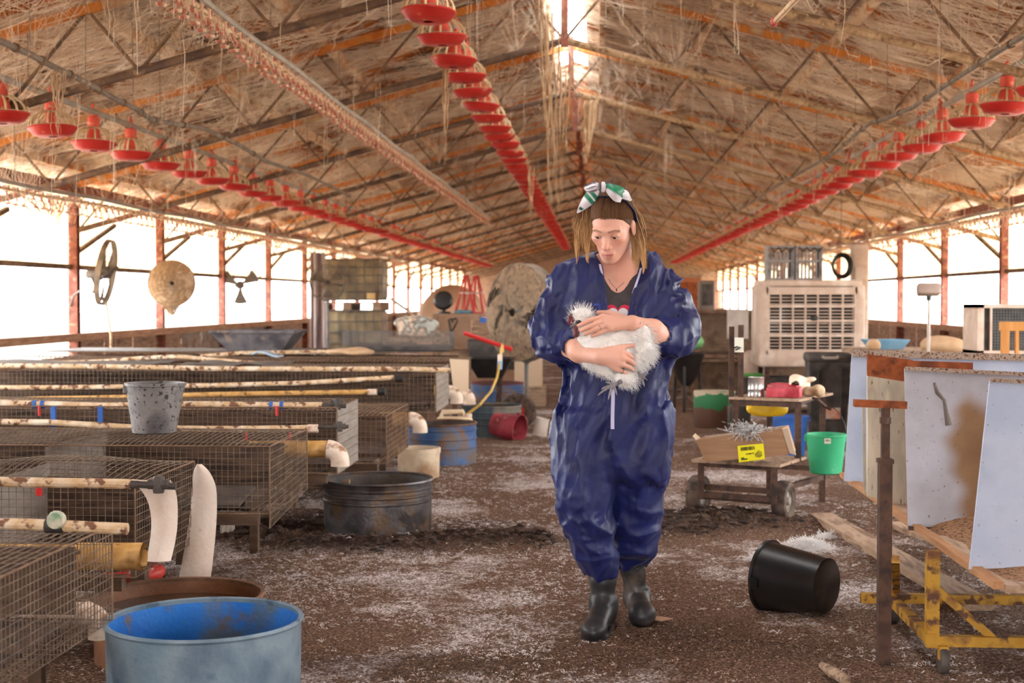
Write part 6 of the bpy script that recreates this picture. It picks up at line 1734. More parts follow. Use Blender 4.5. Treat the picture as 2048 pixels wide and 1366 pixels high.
def vn(P):
    pts = [pp(1204, 514, -.12), pp(1279, 527, -.12), pp(1246, 668, -.12), pp(1222, 668, -.12)]
    d = None
    for a, b in zip(pts, pts[1:] + pts[:1]):
        ex_, ez_ = b.x - a.x, b.z - a.z; L = math.hypot(ex_, ez_)
        q = ((P[:, 0] - a.x) * ez_ - (P[:, 2] - a.z) * ex_) / L
        d = q if d is None else (np.maximum(d, q))
    e = None
    for a, b in zip(pts, pts[1:] + pts[:1]):
        ex_, ez_ = b.x - a.x, b.z - a.z; L = math.hypot(ex_, ez_)
        q = -((P[:, 0] - a.x) * ez_ - (P[:, 2] - a.z) * ex_) / L
        e = q if e is None else (np.maximum(e, q))
    cx = np.array([[pp(1235, 590, -.12).x, 0, pp(1235, 590, -.12).z]])
    return d if _inside(pts, cx, 1) else e
def _inside(pts, c, s):
    for a, b in zip(pts, pts[1:] + pts[:1]):
        if s * ((c[0, 0] - a.x) * (b.z - a.z) - (c[0, 2] - a.z) * (b.x - a.x)) > 0: return False
    return True
m_neck = [pp(1240, 545, -.01), pp(1228, 500, -.055)]
def f_cover(P):
    d = torso(P)
    d = smin(d, smin(legL(P), legR(P), .012), .035)
    d = smin(d, chain(P, SLR), .04); d = smin(d, chain(P, SLL), .04)
    # crease between the legs
    a, b = pp(1226, 905, 0), pp(1231, 1150, 0)
    # hood bunched behind the neck
    d = smin(d, s_cap(P, A3(pp(1195, 528, .05)), A3(pp(1295, 528, .05)), .035), .03)
    d = smin(d, s_cap(P, A3(pp(1298, 535, .03)), A3(pp(1306, 522, .05)), .022), .02)
    # gathers at hems and cuffs, elastic bulge above
    d = d - folds(P)
    # openings: front, neck hole, cuffs, trouser hems
    d = np.maximum(d, -np.maximum(vn(P), P[:, 1] - (YB - .02)))
    d = smax(d, -s_cap(P, A3(pp(1240, 560, -.02)), A3(pp(1228, 470, -.075)), .074), .008)
    d = smax(d, -s_cap(P, A3(FAR[0] * .5 + FAR[1] * .5), A3(FAR[1] * 1.4 - FAR[0] * .4), .041, .044), .006)
    d = smax(d, -s_cap(P, A3(FAL[0] * .5 + FAL[1] * .5), A3(FAL[1] * 1.4 - FAL[0] * .4), .041, .044), .006)
    d = smax(d, -s_cap(P, A3(pp(1201, 1132, -.01)), A3(pp(1201, 1200, -.01)), .054), .006)
    d = smax(d, -s_cap(P, A3(pp(1266, 1110, .155)), A3(pp(1266, 1180, .155)), .05), .006)
    return d
lo = (pp(1040, 0, 0).x, YB - .30, .14); hi = (pp(1420, 0, 0).x, YB + .34, 1.45)
V, F = surf(f_cover, lo, hi, .0062)
cov = mesh_obj('coverall', V, F, m_cover, lady)

# head frame
PIT, YW = math.radians(27), math.radians(-16)
HR = (Matrix.Rotation(math.radians(2), 3, 'Y') @ Matrix.Rotation(YW, 3, 'Z') @ Matrix.Rotation(PIT, 3, 'X'))
HRn = np.array(HR)
eye_mid = at(1212, 473, 5.06)
HC = eye_mid - HR @ Vector((0, -.085, 0))
HCn = A3(HC)
def hl(x, y, z): return HC + HR @ Vector((x, y, z))
def f_head(P):
    q = (P - HCn) @ HRn
    ax = np.abs(q[:, 0]); m_ = np.stack([ax, q[:, 1], q[:, 2]], 1)
    d = s_ell(q, (0, .018, .038), (.074, .094, .082))
    d = smin(d, s_ell(q, (0, -.022, -.028), (.056, .070, .086)), .03)
    d = smin(d, s_ell(q, (0, -.066, -.097), (.019, .020, .018)), .026)
    d = smin(d, s_cap(m_, (.044, .008, -.045), (.014, -.058, -.094), .013, .012), .03)          # jaw line
    d = smin(d, s_ell(m_, (.038, -.052, -.018), (.024, .025, .020)), .02)                      # cheekbones
    d = smin(d, s_cap(m_, (.010, -.086, .020), (.046, -.070, .020), .008, .007), .014)         # brow
    d = smax(d, -s_ell(m_, (.031, -.094, -.002), (.017, .014, .011)), .012)                    # sockets
    lid = np.maximum(s_ell(m_, (.031, -.073, -.001), (.0155, .0145, .0135)), (-.0045 - q[:, 2]))  # lowered upper lids
    d = smin(d, lid, .003)
    d = smin(d, s_ell(m_, (.031, -.075, -.012), (.015, .009, .005)), .006)                     # lower lids
    d = smin(d, s_cap(q, (0, -.082, .012), (0, -.107, -.036), .0072, .0092), .014)             # nose
    d = smin(d, s_ell(m_, (.0115, -.095, -.040), (.0075, .009, .0065)), .006)
    d = smax(d, -s_ell(m_, (.006, -.1, -.048), (.0035, .006, .003)), .003)
    d = smin(d, s_ell(q, (0, -.083, -.068), (.024, .014, .018)), .012)
    d = smin(d, s_cap(m_, (0, -.096, -.0640), (.0155, -.088, -.0680), .0055, .003), .004)       # lips
    d = smin(d, s_cap(m_, (0, -.0955, -.0742), (.0135, -.088, -.0705), .0066, .003), .004)
    d = smax(d, -s_cap(m_, (0, -.1, -.0688), (.022, -.09, -.0695), .0016, .0014), .002)
    ear = s_ell(m_, (.076, .012, -.008), (.008, .017, .030)); ear = smax(ear, -s_ell(m_, (.083, .008, -.006), (.006, .010, .018)), .004)
    d = smin(d, ear, .006)
    return d
def f_neck(P):
    d = s_cap(P, A3(pp(1246, 556, -.01)), A3(hl(0, .03, -.06)), .056, .050)
    ch = torso(P, .016)
    ch = np.maximum(ch, pp(0, 650).z - P[:, 2])
    d = smin(d, ch, .05)
    # collar bones
    for x1 in (1182, 1290):
        d = smin(d, s_cap(P, A3(pp(1236, 556, -.085)), A3(pp(x1, 543, -.055)), .008), .02)
    return d
# hands
def hand(P, W, K, M, T, th, wr=.025, k_=.010):
    d = None
    for i, (k__, m__, t__) in enumerate(zip(K, M, T)):
        q = s_cap(P, A3(W), A3(k__), .017, .0115)
        d = q if d is None else smin(d, q, .016)
    rs = [(.0102, .0088, .0068), (.0104, .009, .007), (.0098, .0086, .0068), (.0086, .0076, .006)]
    for (k__, m__, t__), (r0, r1, r2) in zip(zip(K, M, T), rs):
        fz = np.minimum(s_cap(P, A3(k__), A3(m__), r0, r1), s_cap(P, A3(m__), A3(t__), r1, r2)); 
        fz = smin(fz, s_ell(P, A3(k__), (.0115, .0115, .0115)), .006)
        d = smin(d, fz, .0035)
    a, b, c = th
    d = smin(d, smin(s_cap(P, A3(a), A3(b), .015, .0105), s_cap(P, A3(b), A3(c), .0105, .0078), .006), .010)
    return d
HA = dict(W=pp(1262, 646, -.242), K=[pp(1206, 634, -.262), pp(1209, 642, -.272), pp(1214, 650, -.276), pp(1221, 657, -.274)],
          M=[pp(1181, 640, -.272), pp(1185, 650, -.281), pp(1191, 659, -.283), pp(1201, 665, -.279)],
          T=[pp(1158, 651, -.262), pp(1162, 661, -.269), pp(1170, 668, -.271), pp(1184, 672, -.270)],
          th=[pp(1245, 636, -.235), pp(1218, 626, -.228), pp(1196, 625, -.215)])
HB = dict(W=pp(1202, 714, -.275), K=[pp(1241, 704, -.290), pp(1245, 716, -.297), pp(1243, 728, -.295), pp(1235, 738, -.286)],
          M=[pp(1257, 709, -.286), pp(1261, 722, -.290), pp(1258, 734, -.285), pp(1249, 744, -.275)],
          T=[pp(1267, 717, -.268), pp(1269, 729, -.268), pp(1266, 740, -.262), pp(1258, 748, -.252)],
          th=[pp(1214, 702, -.280), pp(1243, 695, -.282), pp(1266, 691, -.268)])
def arm(P, FA, hd):
    d = chain(P, [(FA[0], .038), (FA[1], .040), (FA[2], .0275)], .02)
    return smin(d, hand(P, **hd), .014)
def boxed(P, f, lo, hi, pad=.03):
    lo, hi = np.array(lo) - pad, np.array(hi) + pad
    q = np.maximum(np.maximum(lo - P, P - hi), 0); dist = np.linalg.norm(q, axis=1) + pad
    m_ = (q == 0).all(1)
    if m_.any(): dist[m_] = f(P[m_])
    return dist
def bb(pts, r): a = np.array([A3(p) for p in pts]); return a.min(0) - r, a.max(0) + r
bA = bb([FAL[0], FAL[1]] + HA['T'] + HA['K'], .05); bB = bb([FAR[0], FAR[1]] + HB['T'] + HB['K'], .05)
def f_body(P):
    d = boxed(P, f_head, HCn - .145, HCn + .145)
    n_ = boxed(P, f_neck, (pp(1090, 0).x, YB - .2, pp(0, 655).z), (pp(1360, 0).x, YB + .2, HCn[2] + .02))
    d = smin(d, n_, .02)
    d = np.minimum(d, boxed(P, lambda q: arm(q, FAL, HA), *bA))
    return np.minimum(d, boxed(P, lambda q: arm(q, FAR, HB), *bB))
lo = np.array([pp(1085, 0).x, YB - .36, pp(0, 770).z]); hi = np.array([pp(1368, 0).x, YB + .17, HCn[2] + .15])
V, F = surf(f_body, lo, hi, .0023)
base = np.array(lin((222, 168, 146))[:3]); 
cols = np.tile(base, (len(V), 1))
def tint(mask, c): 
    global cols
    cols = cols * (1 - mask[:, None]) + np.array(lin(c)[:3]) * mask[:, None]
q = (V - HCn) @ HRn; aq = np.stack([np.abs(q[:, 0]), q[:, 1], q[:, 2]], 1)
def blob(c, r, pw=1): return np.exp(-(((aq - np.array(c)) / np.array(r)) ** 2).sum(1) * pw)
hz = (np.linalg.norm(V - HCn, axis=1) < .15)
tint(hz * .3 * blob((.042, -.07, -.03), (.022, .03, .022)), (212, 116, 104))
tint(hz * .55 * blob((0, -.108, -.036), (.012, .02, .014)), (216, 124, 108))
tint(hz * .18 * blob((.03, -.08, -.006), (.02, .03, .012)), (150, 90, 78))
tint(hz * np.clip(1.5 * np.exp(-((aq[:, 2] + .0690) / .0062) ** 4 - (aq[:, 0] / .0215) ** 6) * (aq[:, 1] < -.08), 0, 1) * .75, (198, 112, 104))
tint(hz * np.exp(-((aq[:, 2] + .0692) / .0012) ** 2 - (aq[:, 0] / .02) ** 6) * (aq[:, 1] < -.08) * .75, (138, 72, 66))
bz = .0215 + .12 * (aq[:, 0] - .028) * (aq[:, 0] < .036) - .25 * (aq[:, 0] - .036) * (aq[:, 0] >= .036) 
tint(hz * np.exp(-((aq[:, 2] - bz) / .0034) ** 4) * (aq[:, 0] > .011) * (aq[:, 0] < .051) * (aq[:, 1] < -.05) * .75, (116, 80, 60))
tint(hz * np.exp(-((aq[:, 2] + .0035) / .0022) ** 2 - ((aq[:, 0] - .031) / .0135) ** 4) * (aq[:, 1] < -.06) * .9, (52, 34, 28))   # lashes
tint(hz * np.clip((q[:, 2] - .062 + .35 * np.maximum(0, -q[:, 1] - .06)) / .012, 0, 1) * .9, (84, 58, 40))                  # under the hair
tp = A3(pp(1281, 652, -.22)); dd = np.linalg.norm((V - tp) / np.array([.024, .05, .022]), axis=1)
tint((dd < 1) * (vnoise(V, 260, 3) > .12) * .55, (92, 66, 50))
tint(.3 * np.exp(-((V - A3(pp(1236, 545, -.1))) / np.array([.05, .1, .05])) ** 2 @ np.ones(3)), (214, 140, 116))
body = mesh_obj('body', V, F, m_skin, lady, True, cols)

# eyes
m_eyew = mat('eye white', (206, 194, 186), rough=.2, bump=0); m_iris = mat('grey brown iris', (60, 56, 52), rough=.15, bump=0)
for sx in (-1, 1):
    c = hl(sx * .031, -.0745, -.0015)
    prof = [(.0001, -.0128)] + [(.0128 * math.sin(a), -.0128 * math.cos(a)) for a in np.linspace(.15, PI - .15, 12)] + [(.0001, .0128)]
    e = MB().lathe(prof, c=c, n=20).build('eye', m_eyew, lady)
    g = (HR @ Vector((-.10, -1, -.40))).normalized(); Rq = g.to_track_quat('Z', 'Y').to_matrix()
    MB().lathe([(.0062, .0114), (.004, .0126), (.0001, .0131)], c=c, n=16, R=Rq).build('iris', m_iris, e)

# tee, print, necklace
zn = pp(0, 586).z; xc_ = pp(1236, 0).x
def f_tee(P):
    d = torso(P, .0125)
    nk = np.minimum(zn + 26 * (P[:, 0] - xc_) ** 2 * .9, pp(0, 548).z)
    return np.maximum(np.maximum(d, P[:, 2] - nk), np.maximum(pp(0, 700).z - P[:, 2], -torso(P, .022)))
V, F = surf(f_tee, (pp(1110, 0).x, YB - .15, pp(0, 705).z), (pp(1350, 0).x, YB - .01, pp(0, 520).z), .004)
tee = mesh_obj('t_shirt', V, F, m_tee, lady)
def on_front(px, py, ins):     # point on the front of the torso at a pixel
    o = Vector((0, 0, CAMZ)); d = ray(px, py); lo_, hi_ = (YB - .3) / d.y, (YB) / d.y
    for _ in range(40):
        mid = (lo_ + hi_) / 2; p_ = o + d * mid
        if torso(np.array([[p_.x, p_.y, p_.z]]), ins)[0] > 0: lo_ = mid
        else: hi_ = mid
    return o + d * lo_
def patch(pxs, ins, th, nm, m, parent):
    P_ = [on_front(x, y, ins) for x, y in pxs]; return MB().prism(P_, (0, -th, 0)).build(nm, m, parent)
hx, hy, hs = 1236, 630, 1.0
def heart(s_, ox=0, oy=0): return [(hx + ox + s_ * 16 * math.sin(a) ** 3, hy + oy - s_ * (13 * math.cos(a) - 5 * math.cos(2 * a) - 2 * math.cos(3 * a) - math.cos(4 * a))) for a in np.linspace(0, 2 * PI, 28, endpoint=False)]
patch(heart(1.75), .0122, .0015, 'heart_print', mat('pinkish red print', (206, 40, 74), rough=.7, bump=0), tee)
patch(heart(1.28, 0, 1), .0122, .0022, 'heart_print_inner', mat('white print', (226, 222, 220), rough=.7, bump=0), tee)
nl = [on_front(x, y, .015) + Vector((0, -.001, 0)) for x, y in ((1217, 558), (1224, 569), (1233, 578), (1245, 568), (1254, 557))]
MB().tube(nl, .0007, 5).build('necklace', m_black, lady); MB().box(nl[2] - Vector((0, .002, .004)), (.004, .003, .009)).build('pendant', m_black, lady)

# zip tapes along the opening and down the placket; faint chest emblem
def tape(pts, w_, nm, m=m_zip, off=.004):
    P_ = []
    for (x, y) in pts:
        o = Vector((0, 0, CAMZ)); d = ray(x, y); ts = np.linspace((YB - .24) / d.y, (YB + .05) / d.y, 220)
        pts_ = np.array([0, 0, CAMZ]) + ts[:, None] * A3(d)[None]
        v = f_cover(pts_); i = np.argmax(v < .001) if (v < .001).any() else 110
        P_.append(Vector(pts_[i]) + Vector((0, -off, 0)))
    for i in range(1, len(P_) - 1): P_[i].y = (P_[i - 1].y + 2 * P_[i].y + P_[i + 1].y) / 4
    mb = MB()
    def fn(u, v):
        s_ = v * (len(P_) - 1); i = min(int(s_), len(P_) - 2); p_ = P_[i].lerp(P_[i + 1], s_ - i); return p_ + Vector(((u - .5) * w_, 0, 0))
    mb.slab(fn, 1, len(P_) * 2, .003); return mb.build(nm, m, cov)
tape([(1200, 528), (1204, 548), (1209, 570), (1214, 592), (1218, 615), (1221, 640), (1224, 664)], .009, 'zip_tape')
tape([(1282, 536), (1277, 554), (1270, 575), (1263, 596), (1256, 617), (1250, 640), (1246, 664)], .008, 'zip_tape')
tape([(1226, 690), (1226, 730), (1226, 770), (1226, 800), (1225, 830), (1225, 858)], .013, 'zip_placket')
em = mat('faint blue emblem', (44, 62, 150), rough=.5, bump=0)
tape([(1199, 609), (1199, 618), (1198, 630)], .009, 'chest_emblem', em, .004); tape([(1193, 607), (1193, 611)], .022, 'chest_emblem', em, .0045)

# boots
def f_bootL(P):
    a, an, toe, heel = A3(pp(1204, 1140, -.01)), A3(pp(1207, 1232, -.015)), np.array([gp(1190, 1280).x, gp(1188, 1280).y + .0, .038]), np.array([gp(1213, 1250).x, gp(1213, 1250).y + .05, .045])
    d = s_cap(P, a, an, .055, .041)
    d = smin(d, s_cap(P, np.array([an[0], an[1], .085]), toe, .043, .040), .03)
    d = smin(d, s_cap(P, np.array([an[0], an[1] + .01, .09]), np.array([an[0] + .005, an[1] + .035, .05]), .045, .042), .03)
    d = smin(d, s_ell(P, toe + np.array([-.006, -.01, 0]), (.046, .058, .037)), .02)
    d = d + .0022 * np.sin(P[:, 2] * 95) * (P[:, 2] > .1) * (P[:, 2] < .2)
    sole = smin(s_cap(P * [1, 1, 0], toe * [1, 1, 0] , np.array([an[0], an[1] + .04, 0]), .052, .046), 9e3, .001); sole = np.maximum(sole, np.abs(P[:, 2] - .012) - .012)
    d = np.maximum(d, -P[:, 2] + .004); d = smin(d, sole, .004)
    return smax(d, -s_cap(P, a, a + np.array([0, 0, .1]), .05), .004)
lo = (pp(1130, 0).x, 4.95, -.01); hi = (pp(1262, 0).x, 5.45, .26); lo = (lo[0], 4.9, lo[2])
V, F = surf(f_bootL, lo, hi, .005); mesh_obj('boot', V, F, m_boot, lady)
def f_bootR(P):
    a, an = A3(at(1262, 1120, YB + .15)), A3(at(1274, 1196, YB + .20))
    toe = A3(at(1284, 1232, 5.33)); toe[2] = max(toe[2], .045)
    d = s_cap(P, a, an, .051, .041)
    d = smin(d, s_cap(P, an, toe, .047, .044), .03); d = smin(d, s_ell(P, toe, (.05, .06, .046)), .02)
    d = smin(d, s_cap(P, an, an + np.array([0, .05, -.02]), .045, .04), .03)
    d = d + .002 * np.sin(P[:, 2] * 95) * (P[:, 2] > .12) * (P[:, 2] < .2)
    return smax(d, -s_cap(P, a, a + np.array([0, 0, .1]), .046), .004)
V, F = surf(f_bootR, (pp(1215, 0).x, 5.15, -.02), (pp(1330, 0).x, 5.65, .28), .005); mesh_obj('boot', V, F, m_boot, lady)

# hair: cap, combed strands over it, two hanging sides
DK, MD, BL = np.array(lin((70, 47, 34))[:3]), np.array(lin((132, 94, 64))[:3]), np.array(lin((204, 160, 112))[:3])
def f_cap(P):
    q = (P - HCn) @ HRn
    d = s_ell(q, (0, .022, .040), (.0770, .0985, .0865))
    d = smin(d, s_ell(q, (0, .045, .122), (.056, .052, .044)), .03)
    y, z = q[:, 1], q[:, 2]
    n = np.array([.102, .090]); n = n / np.linalg.norm(n)
    pl = -((y + .083 + 7 * np.maximum(0, np.abs(q[:, 0]) - .035) ** 2 * -1) * n[0] + (z - .066) * n[1])
    d = smax(d, pl - .0045 * vnoise(q, 95, 12), .014)
    return np.maximum(d, -.06 - z)
V, F = surf(f_cap, HCn - .17, HCn + .17, .004)
qv = (V - HCn) @ HRn; hl_ = (np.clip(1 - ((qv[:, 1] + .083) * .75 + (qv[:, 2] - .066) * .66) / .014, 0, 1) * (np.abs(qv[:, 0]) < .05))[:, None]
st_ = (.5 + .5 * np.sin(np.arctan2(qv[:, 0], .06 - qv[:, 1]) * 90 + 3 * vnoise(V, 60, 2)))[:, None]
cap = mesh_obj('hair', V, F, m_hair, lady, True, (DK * (1 - .55 * st_) + MD * .55 * st_) * (1 - .35 * hl_) + base * .35 * hl_)
def strands(paths, rads, cols_, nm, parent, m):
    """paths [n,k,3] -> tapered three-sided strands with vertex colour"""
    P = np.asarray(paths); n, k_, _ = P.shape
    T = np.gradient(P, axis=1); T /= np.maximum(np.linalg.norm(T, axis=2, keepdims=True), 1e-9)
    ref = np.array([.3, .9, .2]); s_ = np.cross(T, ref); s_ /= np.maximum(np.linalg.norm(s_, axis=2, keepdims=True), 1e-9); u = np.cross(s_, T)
    R_ = np.asarray(rads)[:, :, None]
    ring_ = [P + R_ * (math.cos(a) * s_ + math.sin(a) * u) for a in (0, 2.094, 4.189)]
    V = np.stack(ring_, 2).reshape(-1, 3)
    b = np.arange(n)[:, None, None] * (k_ * 3) + np.arange(k_ - 1)[None, :, None] * 3
    F = np.concatenate([(b + np.array([[[i, (i + 1) % 3, 3 + (i + 1) % 3, 3 + i]]])).reshape(-1, 4) for i in range(3)], 0)
    o = MB().raw(V, F).build(nm, m, parent, True, 180)
    if cols_ is not None: set_cols(o, np.repeat(cols_.reshape(-1, 3), 3, 0))
    return o
paths, rads, cc = [], [], []
crown = np.array([0, .06, .128])
for i in range(1300):
    a = RNG.uniform(-1.75, 1.75)            # around the hairline: 0 = forehead, +-1.6 = ears
    st = np.array([.080 * math.sin(a), -.080 * math.cos(a) + .004, .070 - .035 * (abs(a) / 1.6) ** 2 + RNG.uniform(-.013, .006) * RNG.random()])
    pts = []
    lift = RNG.uniform(.0, .006)
    for t_ in np.linspace(0, 1, 9):
        v = st * (1 - t_) + crown * t_ + np.array([RNG.normal(0, .0015), 0, 0])
        c0 = np.array([0, .022, .040]); dv = (v - c0) / np.array([.083, .104, .092]); L = np.linalg.norm(dv)
        tgt = c0 + dv / L * np.array([.0770, .0985, .0865]) * (1.006 + lift * 6 * math.sin(t_ * PI))
        pts.append(v * .0 + tgt if t_ < .95 else tgt)
    pts = np.array(pts) @ HRn.T + HCn
    paths.append(pts); rads.append(np.linspace(.0007, .0012, 9)); f_ = RNG.random()
    cc.append(np.array([(DK * (1 - g) + MD * g) for g in np.clip(np.linspace(.55, .15, 9) + RNG.normal(0, .25), 0, 1)]))
strands(paths, rads, np.array(cc), 'combed_strands', cap, m_hair)['kind'] = 'stuff'
def lock(starts, mids, ends, n, k_=12, sp=.011):
    out, rr, cc = [], [], []; ncl = max(4, n // 26); cu = RNG.random(ncl); cj = RNG.normal(0, .012, (ncl, 3)); cL = RNG.uniform(.72, 1.06, ncl); cg = RNG.normal(0, .22, ncl)
    for i in range(n):
        cl_ = i % ncl; u = np.clip(cu[cl_] + RNG.normal(0, .05), 0, 1)
        def pick(L): a = L[0] * (1 - u) + L[1] * u; return a
        p0, p1, p2 = pick(starts), pick(mids), pick(ends)
        j = RNG.normal(0, sp, 3); L_ = cL[cl_] * RNG.uniform(.88, 1.03)
        t_ = np.linspace(0, L_, k_)[:, None]
        pth = (1 - t_) ** 2 * p0 + 2 * t_ * (1 - t_) * p1 + t_ ** 2 * p2 + j * np.array([1, 1, .3]) * np.sin(PI * np.minimum(t_ + .12, 1)) * .8 + cj[cl_] * t_ + .0025 * np.sin(t_ * 9 + u * 20) * np.array([1, .5, 0])
        out.append(pth); rr.append(np.linspace(.0022, .0008, k_))
        g = np.clip(np.linspace(.0, 1.1, k_) + cg[cl_] + RNG.normal(0, .12), 0, 1)[:, None]
        c = np.where(g < .45, DK + (MD - DK) * g / .45, MD + (BL - MD) * (g - .45) / .55); cc.append(c)
    return out, rr, np.array(cc)
def hp(px, py, Y): return A3(at(px, py, Y))
for (s0, s1, m0, m1, e0, e1, n) in (
    (hp(1184, 398, 5.12), hp(1166, 408, 5.17), hp(1178, 440, 5.14), hp(1150, 450, 5.19), hp(1186, 520, 5.15), hp(1153, 512, 5.17), 420),
    (hp(1250, 400, 5.13), hp(1268, 415, 5.18), hp(1266, 440, 5.16), hp(1290, 470, 5.20), hp(1268, 520, 5.16), hp(1290, 545, 5.15), 300),
    (hp(1262, 420, 5.14), hp(1270, 430, 5.17), hp(1282, 480, 5.13), hp(1288, 480, 5.15), hp(1281, 562, 5.11), hp(1292, 566, 5.13), 110)):
    o_, r_, c_ = lock((s0, s1), (m0, m1), (e0, e1), n)
    strands(o_, r_, c_, 'hanging_lock', cap, m_hair)['kind'] = 'stuff'

# hair scarf tied in a bow
m_scarf = mat('striped satin scarf', attr='Col', rough=.45, bump=0, sheen=.3)
WHT, GRN, NVY = np.array(lin((226, 220, 226))[:3]), np.array(lin((14, 120, 84))[:3]), np.array(lin((28, 26, 52))[:3])
scarf = thing('hair_scarf', None, None); scarf.parent = lady; scarf.location = Vector(eye_mid) - lady.location
def bow_strip(rows, nm, stripes, nv=26, nu=8, puff=.012):
    L = [A3(at(a, y0, Y)) for (a, y0, b, y1, Y) in rows]; R = [A3(at(b, y1, Y)) for (a, y0, b, y1, Y) in rows]; n = len(rows) - 1
    def sp(P, t_):
        t_ = t_ * n; i = min(int(t_), n - 1); f = t_ - i; p0, p1, p2, p3 = P[max(i - 1, 0)], P[i], P[i + 1], P[min(i + 2, n)]
        return .5 * (2 * p1 + (p2 - p0) * f + (2 * p0 - 5 * p1 + 4 * p2 - p3) * f * f + (3 * p1 - p0 - 3 * p2 + p3) * f ** 3)
    def fn(u, v): p_ = sp(L, v) * (1 - u) + sp(R, v) * u; return Vector(p_) + Vector((0, -puff * math.sin(PI * u) * math.sin(PI * min(1, v * 1.2)), 0))
    mb = MB().slab(fn, nu, nv, .003)
    cols_ = []
    for rep in range(2):
        for j in range(nv + 1):
            for i in range(nu + 1): cols_.append(stripes(i / nu, j / nv))
    o = mb.build(nm, m_scarf, scarf, True, 60); set_cols(o, np.array(cols_)); return o
def st_tail(u, v):
    if u > .93: return NVY
    if .30 < v < .42: return GRN
    if .46 < v < .55: return GRN
    if .8 < v < .86 and .2 < u < .8: return NVY * .5 + GRN * .5
    if v < .1: return NVY
    return WHT
def st_loop(u, v):
    if u < .08: return NVY
    if u < .38: return GRN
    if u < .48: return WHT
    if u < .6: return GRN
    return WHT
bow_strip([(1196, 368, 1200, 380, 5.035), (1182, 373, 1197, 392, 5.03), (1170, 388, 1187, 408, 5.035), (1159, 408, 1173, 418, 5.05), (1153, 425, 1155, 427, 5.065)], 'tail', st_tail)
bow_strip([(1198, 366, 1199, 378, 5.03), (1186, 364, 1190, 384, 5.02), (1172, 370, 1178, 386, 5.025), (1167, 375, 1169, 380, 5.035)], 'loop', lambda u, v: NVY if (u * 5 % 2 < .7 and v > .2) else WHT, puff=.02)
bow_strip([(1212, 366, 1213, 382, 5.03), (1228, 370, 1220, 392, 5.02), (1245, 376, 1230, 402, 5.025), (1248, 384, 1240, 405, 5.035)], 'loop', lambda u, v: GRN if (v > .35 and u < .45) else st_loop(u, v), puff=.022)
bow_strip([(1214, 372, 1214, 380, 5.04), (1236, 378, 1232, 390, 5.035), (1254, 383, 1246, 397, 5.045), (1264, 400, 1260, 402, 5.055)], 'tail', lambda u, v: WHT)
kn = A3(at(1206, 374, 5.025))
V, F = surf(lambda P: s_ell(P, kn, (.0125, .012, .019)) + .0015 * np.sin((P[:, 0] - kn[0]) * 900), kn - .03, kn + .03, .002)
o = mesh_obj('knot', V, F, m_scarf, scarf, True, np.where((np.abs(V[:, 0] - kn[0] - .002) < .0085)[:, None], WHT, NVY))
bd, bc = [], []
for sg in (-1, 1):
    pts = [hl(sg * x, y, z) for x, y, z in ((0, -.035, .1305), (.03, -.025, .128), (.06, -.008, .105), (.082, .012, .06), (.084, .03, .01))]
    MB().tube(pts, .009, 8, flat=.5).build('band', mat('navy band', (30, 28, 52), rough=.5, bump=0) if sg < 0 else bpy.data.materials['navy band'], scarf)

# rings
for (a, b, f_) in ((HA['K'][2], HA['M'][2], .62), (HB['K'][3], HB['M'][3], .7)):
    c = a.lerp(b, f_); d = (b - a).normalized()
    MB().tube([c + (frame_of(d)[1] * math.cos(t_) + frame_of(d)[2] * math.sin(t_)) * .0098 for t_ in np.linspace(0, 2 * PI, 18)], .0012, 5).build('ring', mat('ring metal', (150, 130, 110), rough=.3, metal=.9, bump=0), lady)

# ---- the hen
m_hen = mat('white silky plumage', (250, 247, 243), (242, 236, 229), scale=14, rough=.9, bump=.15, bscale=90, sss=.0)
m_fluff = mat('white down strands', (252, 250, 248), rough=.9, bump=0, trans=.5)
m_comb = mat('dark maroon skin', (92, 34, 42), (120, 50, 56), scale=40, rough=.55)
m_beak = mat('pale grey horn', (150, 146, 146), (90, 88, 92), scale=40, rough=.4)
m_foot = mat('grey scaled foot', (150, 144, 146), (112, 106, 108), scale=60, rough=.6, bump=.5, bscale=200)
HD = -.205
hen = thing('hen', 'white silky hen with a dark face, held in the arms of the woman', 'hen', pp(1232, 690, HD))
def he(P, x, y, dy, rx, ry, rz): return s_ell(P, A3(pp(x, y, dy)), (rx, ry, rz))
def f_hen(P):
    d = he(P, 1228, 690, HD, .110, .070, .068)
    d = smin(d, s_cap(P, A3(pp(1190, 690, HD - .005)), A3(pp(1170, 655, HD - .01)), .052, .034), .03)      # breast, neck
    d = smin(d, he(P, 1283, 672, HD - .01, .042, .05, .048), .02)                                          # rump fluff
    d = smin(d, he(P, 1288, 700, HD - .015, .036, .045, .045), .02)
    d = smin(d, he(P, 1270, 722, HD - .015, .040, .042, .034), .02)
    d = smin(d, s_cap(P, A3(pp(1180, 722, HD - .01)), A3(pp(1228, 752, HD - .02)), .026, .016), .03)       # belly under the arm
    d = smin(d, he(P, 1252, 756, HD - .04, .034, .03, .030), .008)                                          # thigh puff
    d = smin(d, he(P, 1248, 704, HD - .06, .024, .02, .02), .01)
    d = smin(d, s_cap(P, A3(pp(1170, 650, HD - .01)), A3(pp(1158, 640, HD - .02)), .030, .024), .02)        # head
    d = smin(d, he(P, 1164, 629, HD - .02, .034, .028, .021), .012)                                         # crest
    return d - .0035 * ridge(vnoise(P, 75, 8)) - .0015 * ridge(vnoise(P, 170, 9))
lo = A3(pp(1110, 810, HD)) - np.array([.02, .14, .02]); hi = A3(pp(1325, 600, HD)) + np.array([.02, .14, .02])
V, F = surf(f_hen, lo, hi, .0042)
hb = mesh_obj('plumage', V, F, m_hen, hen)
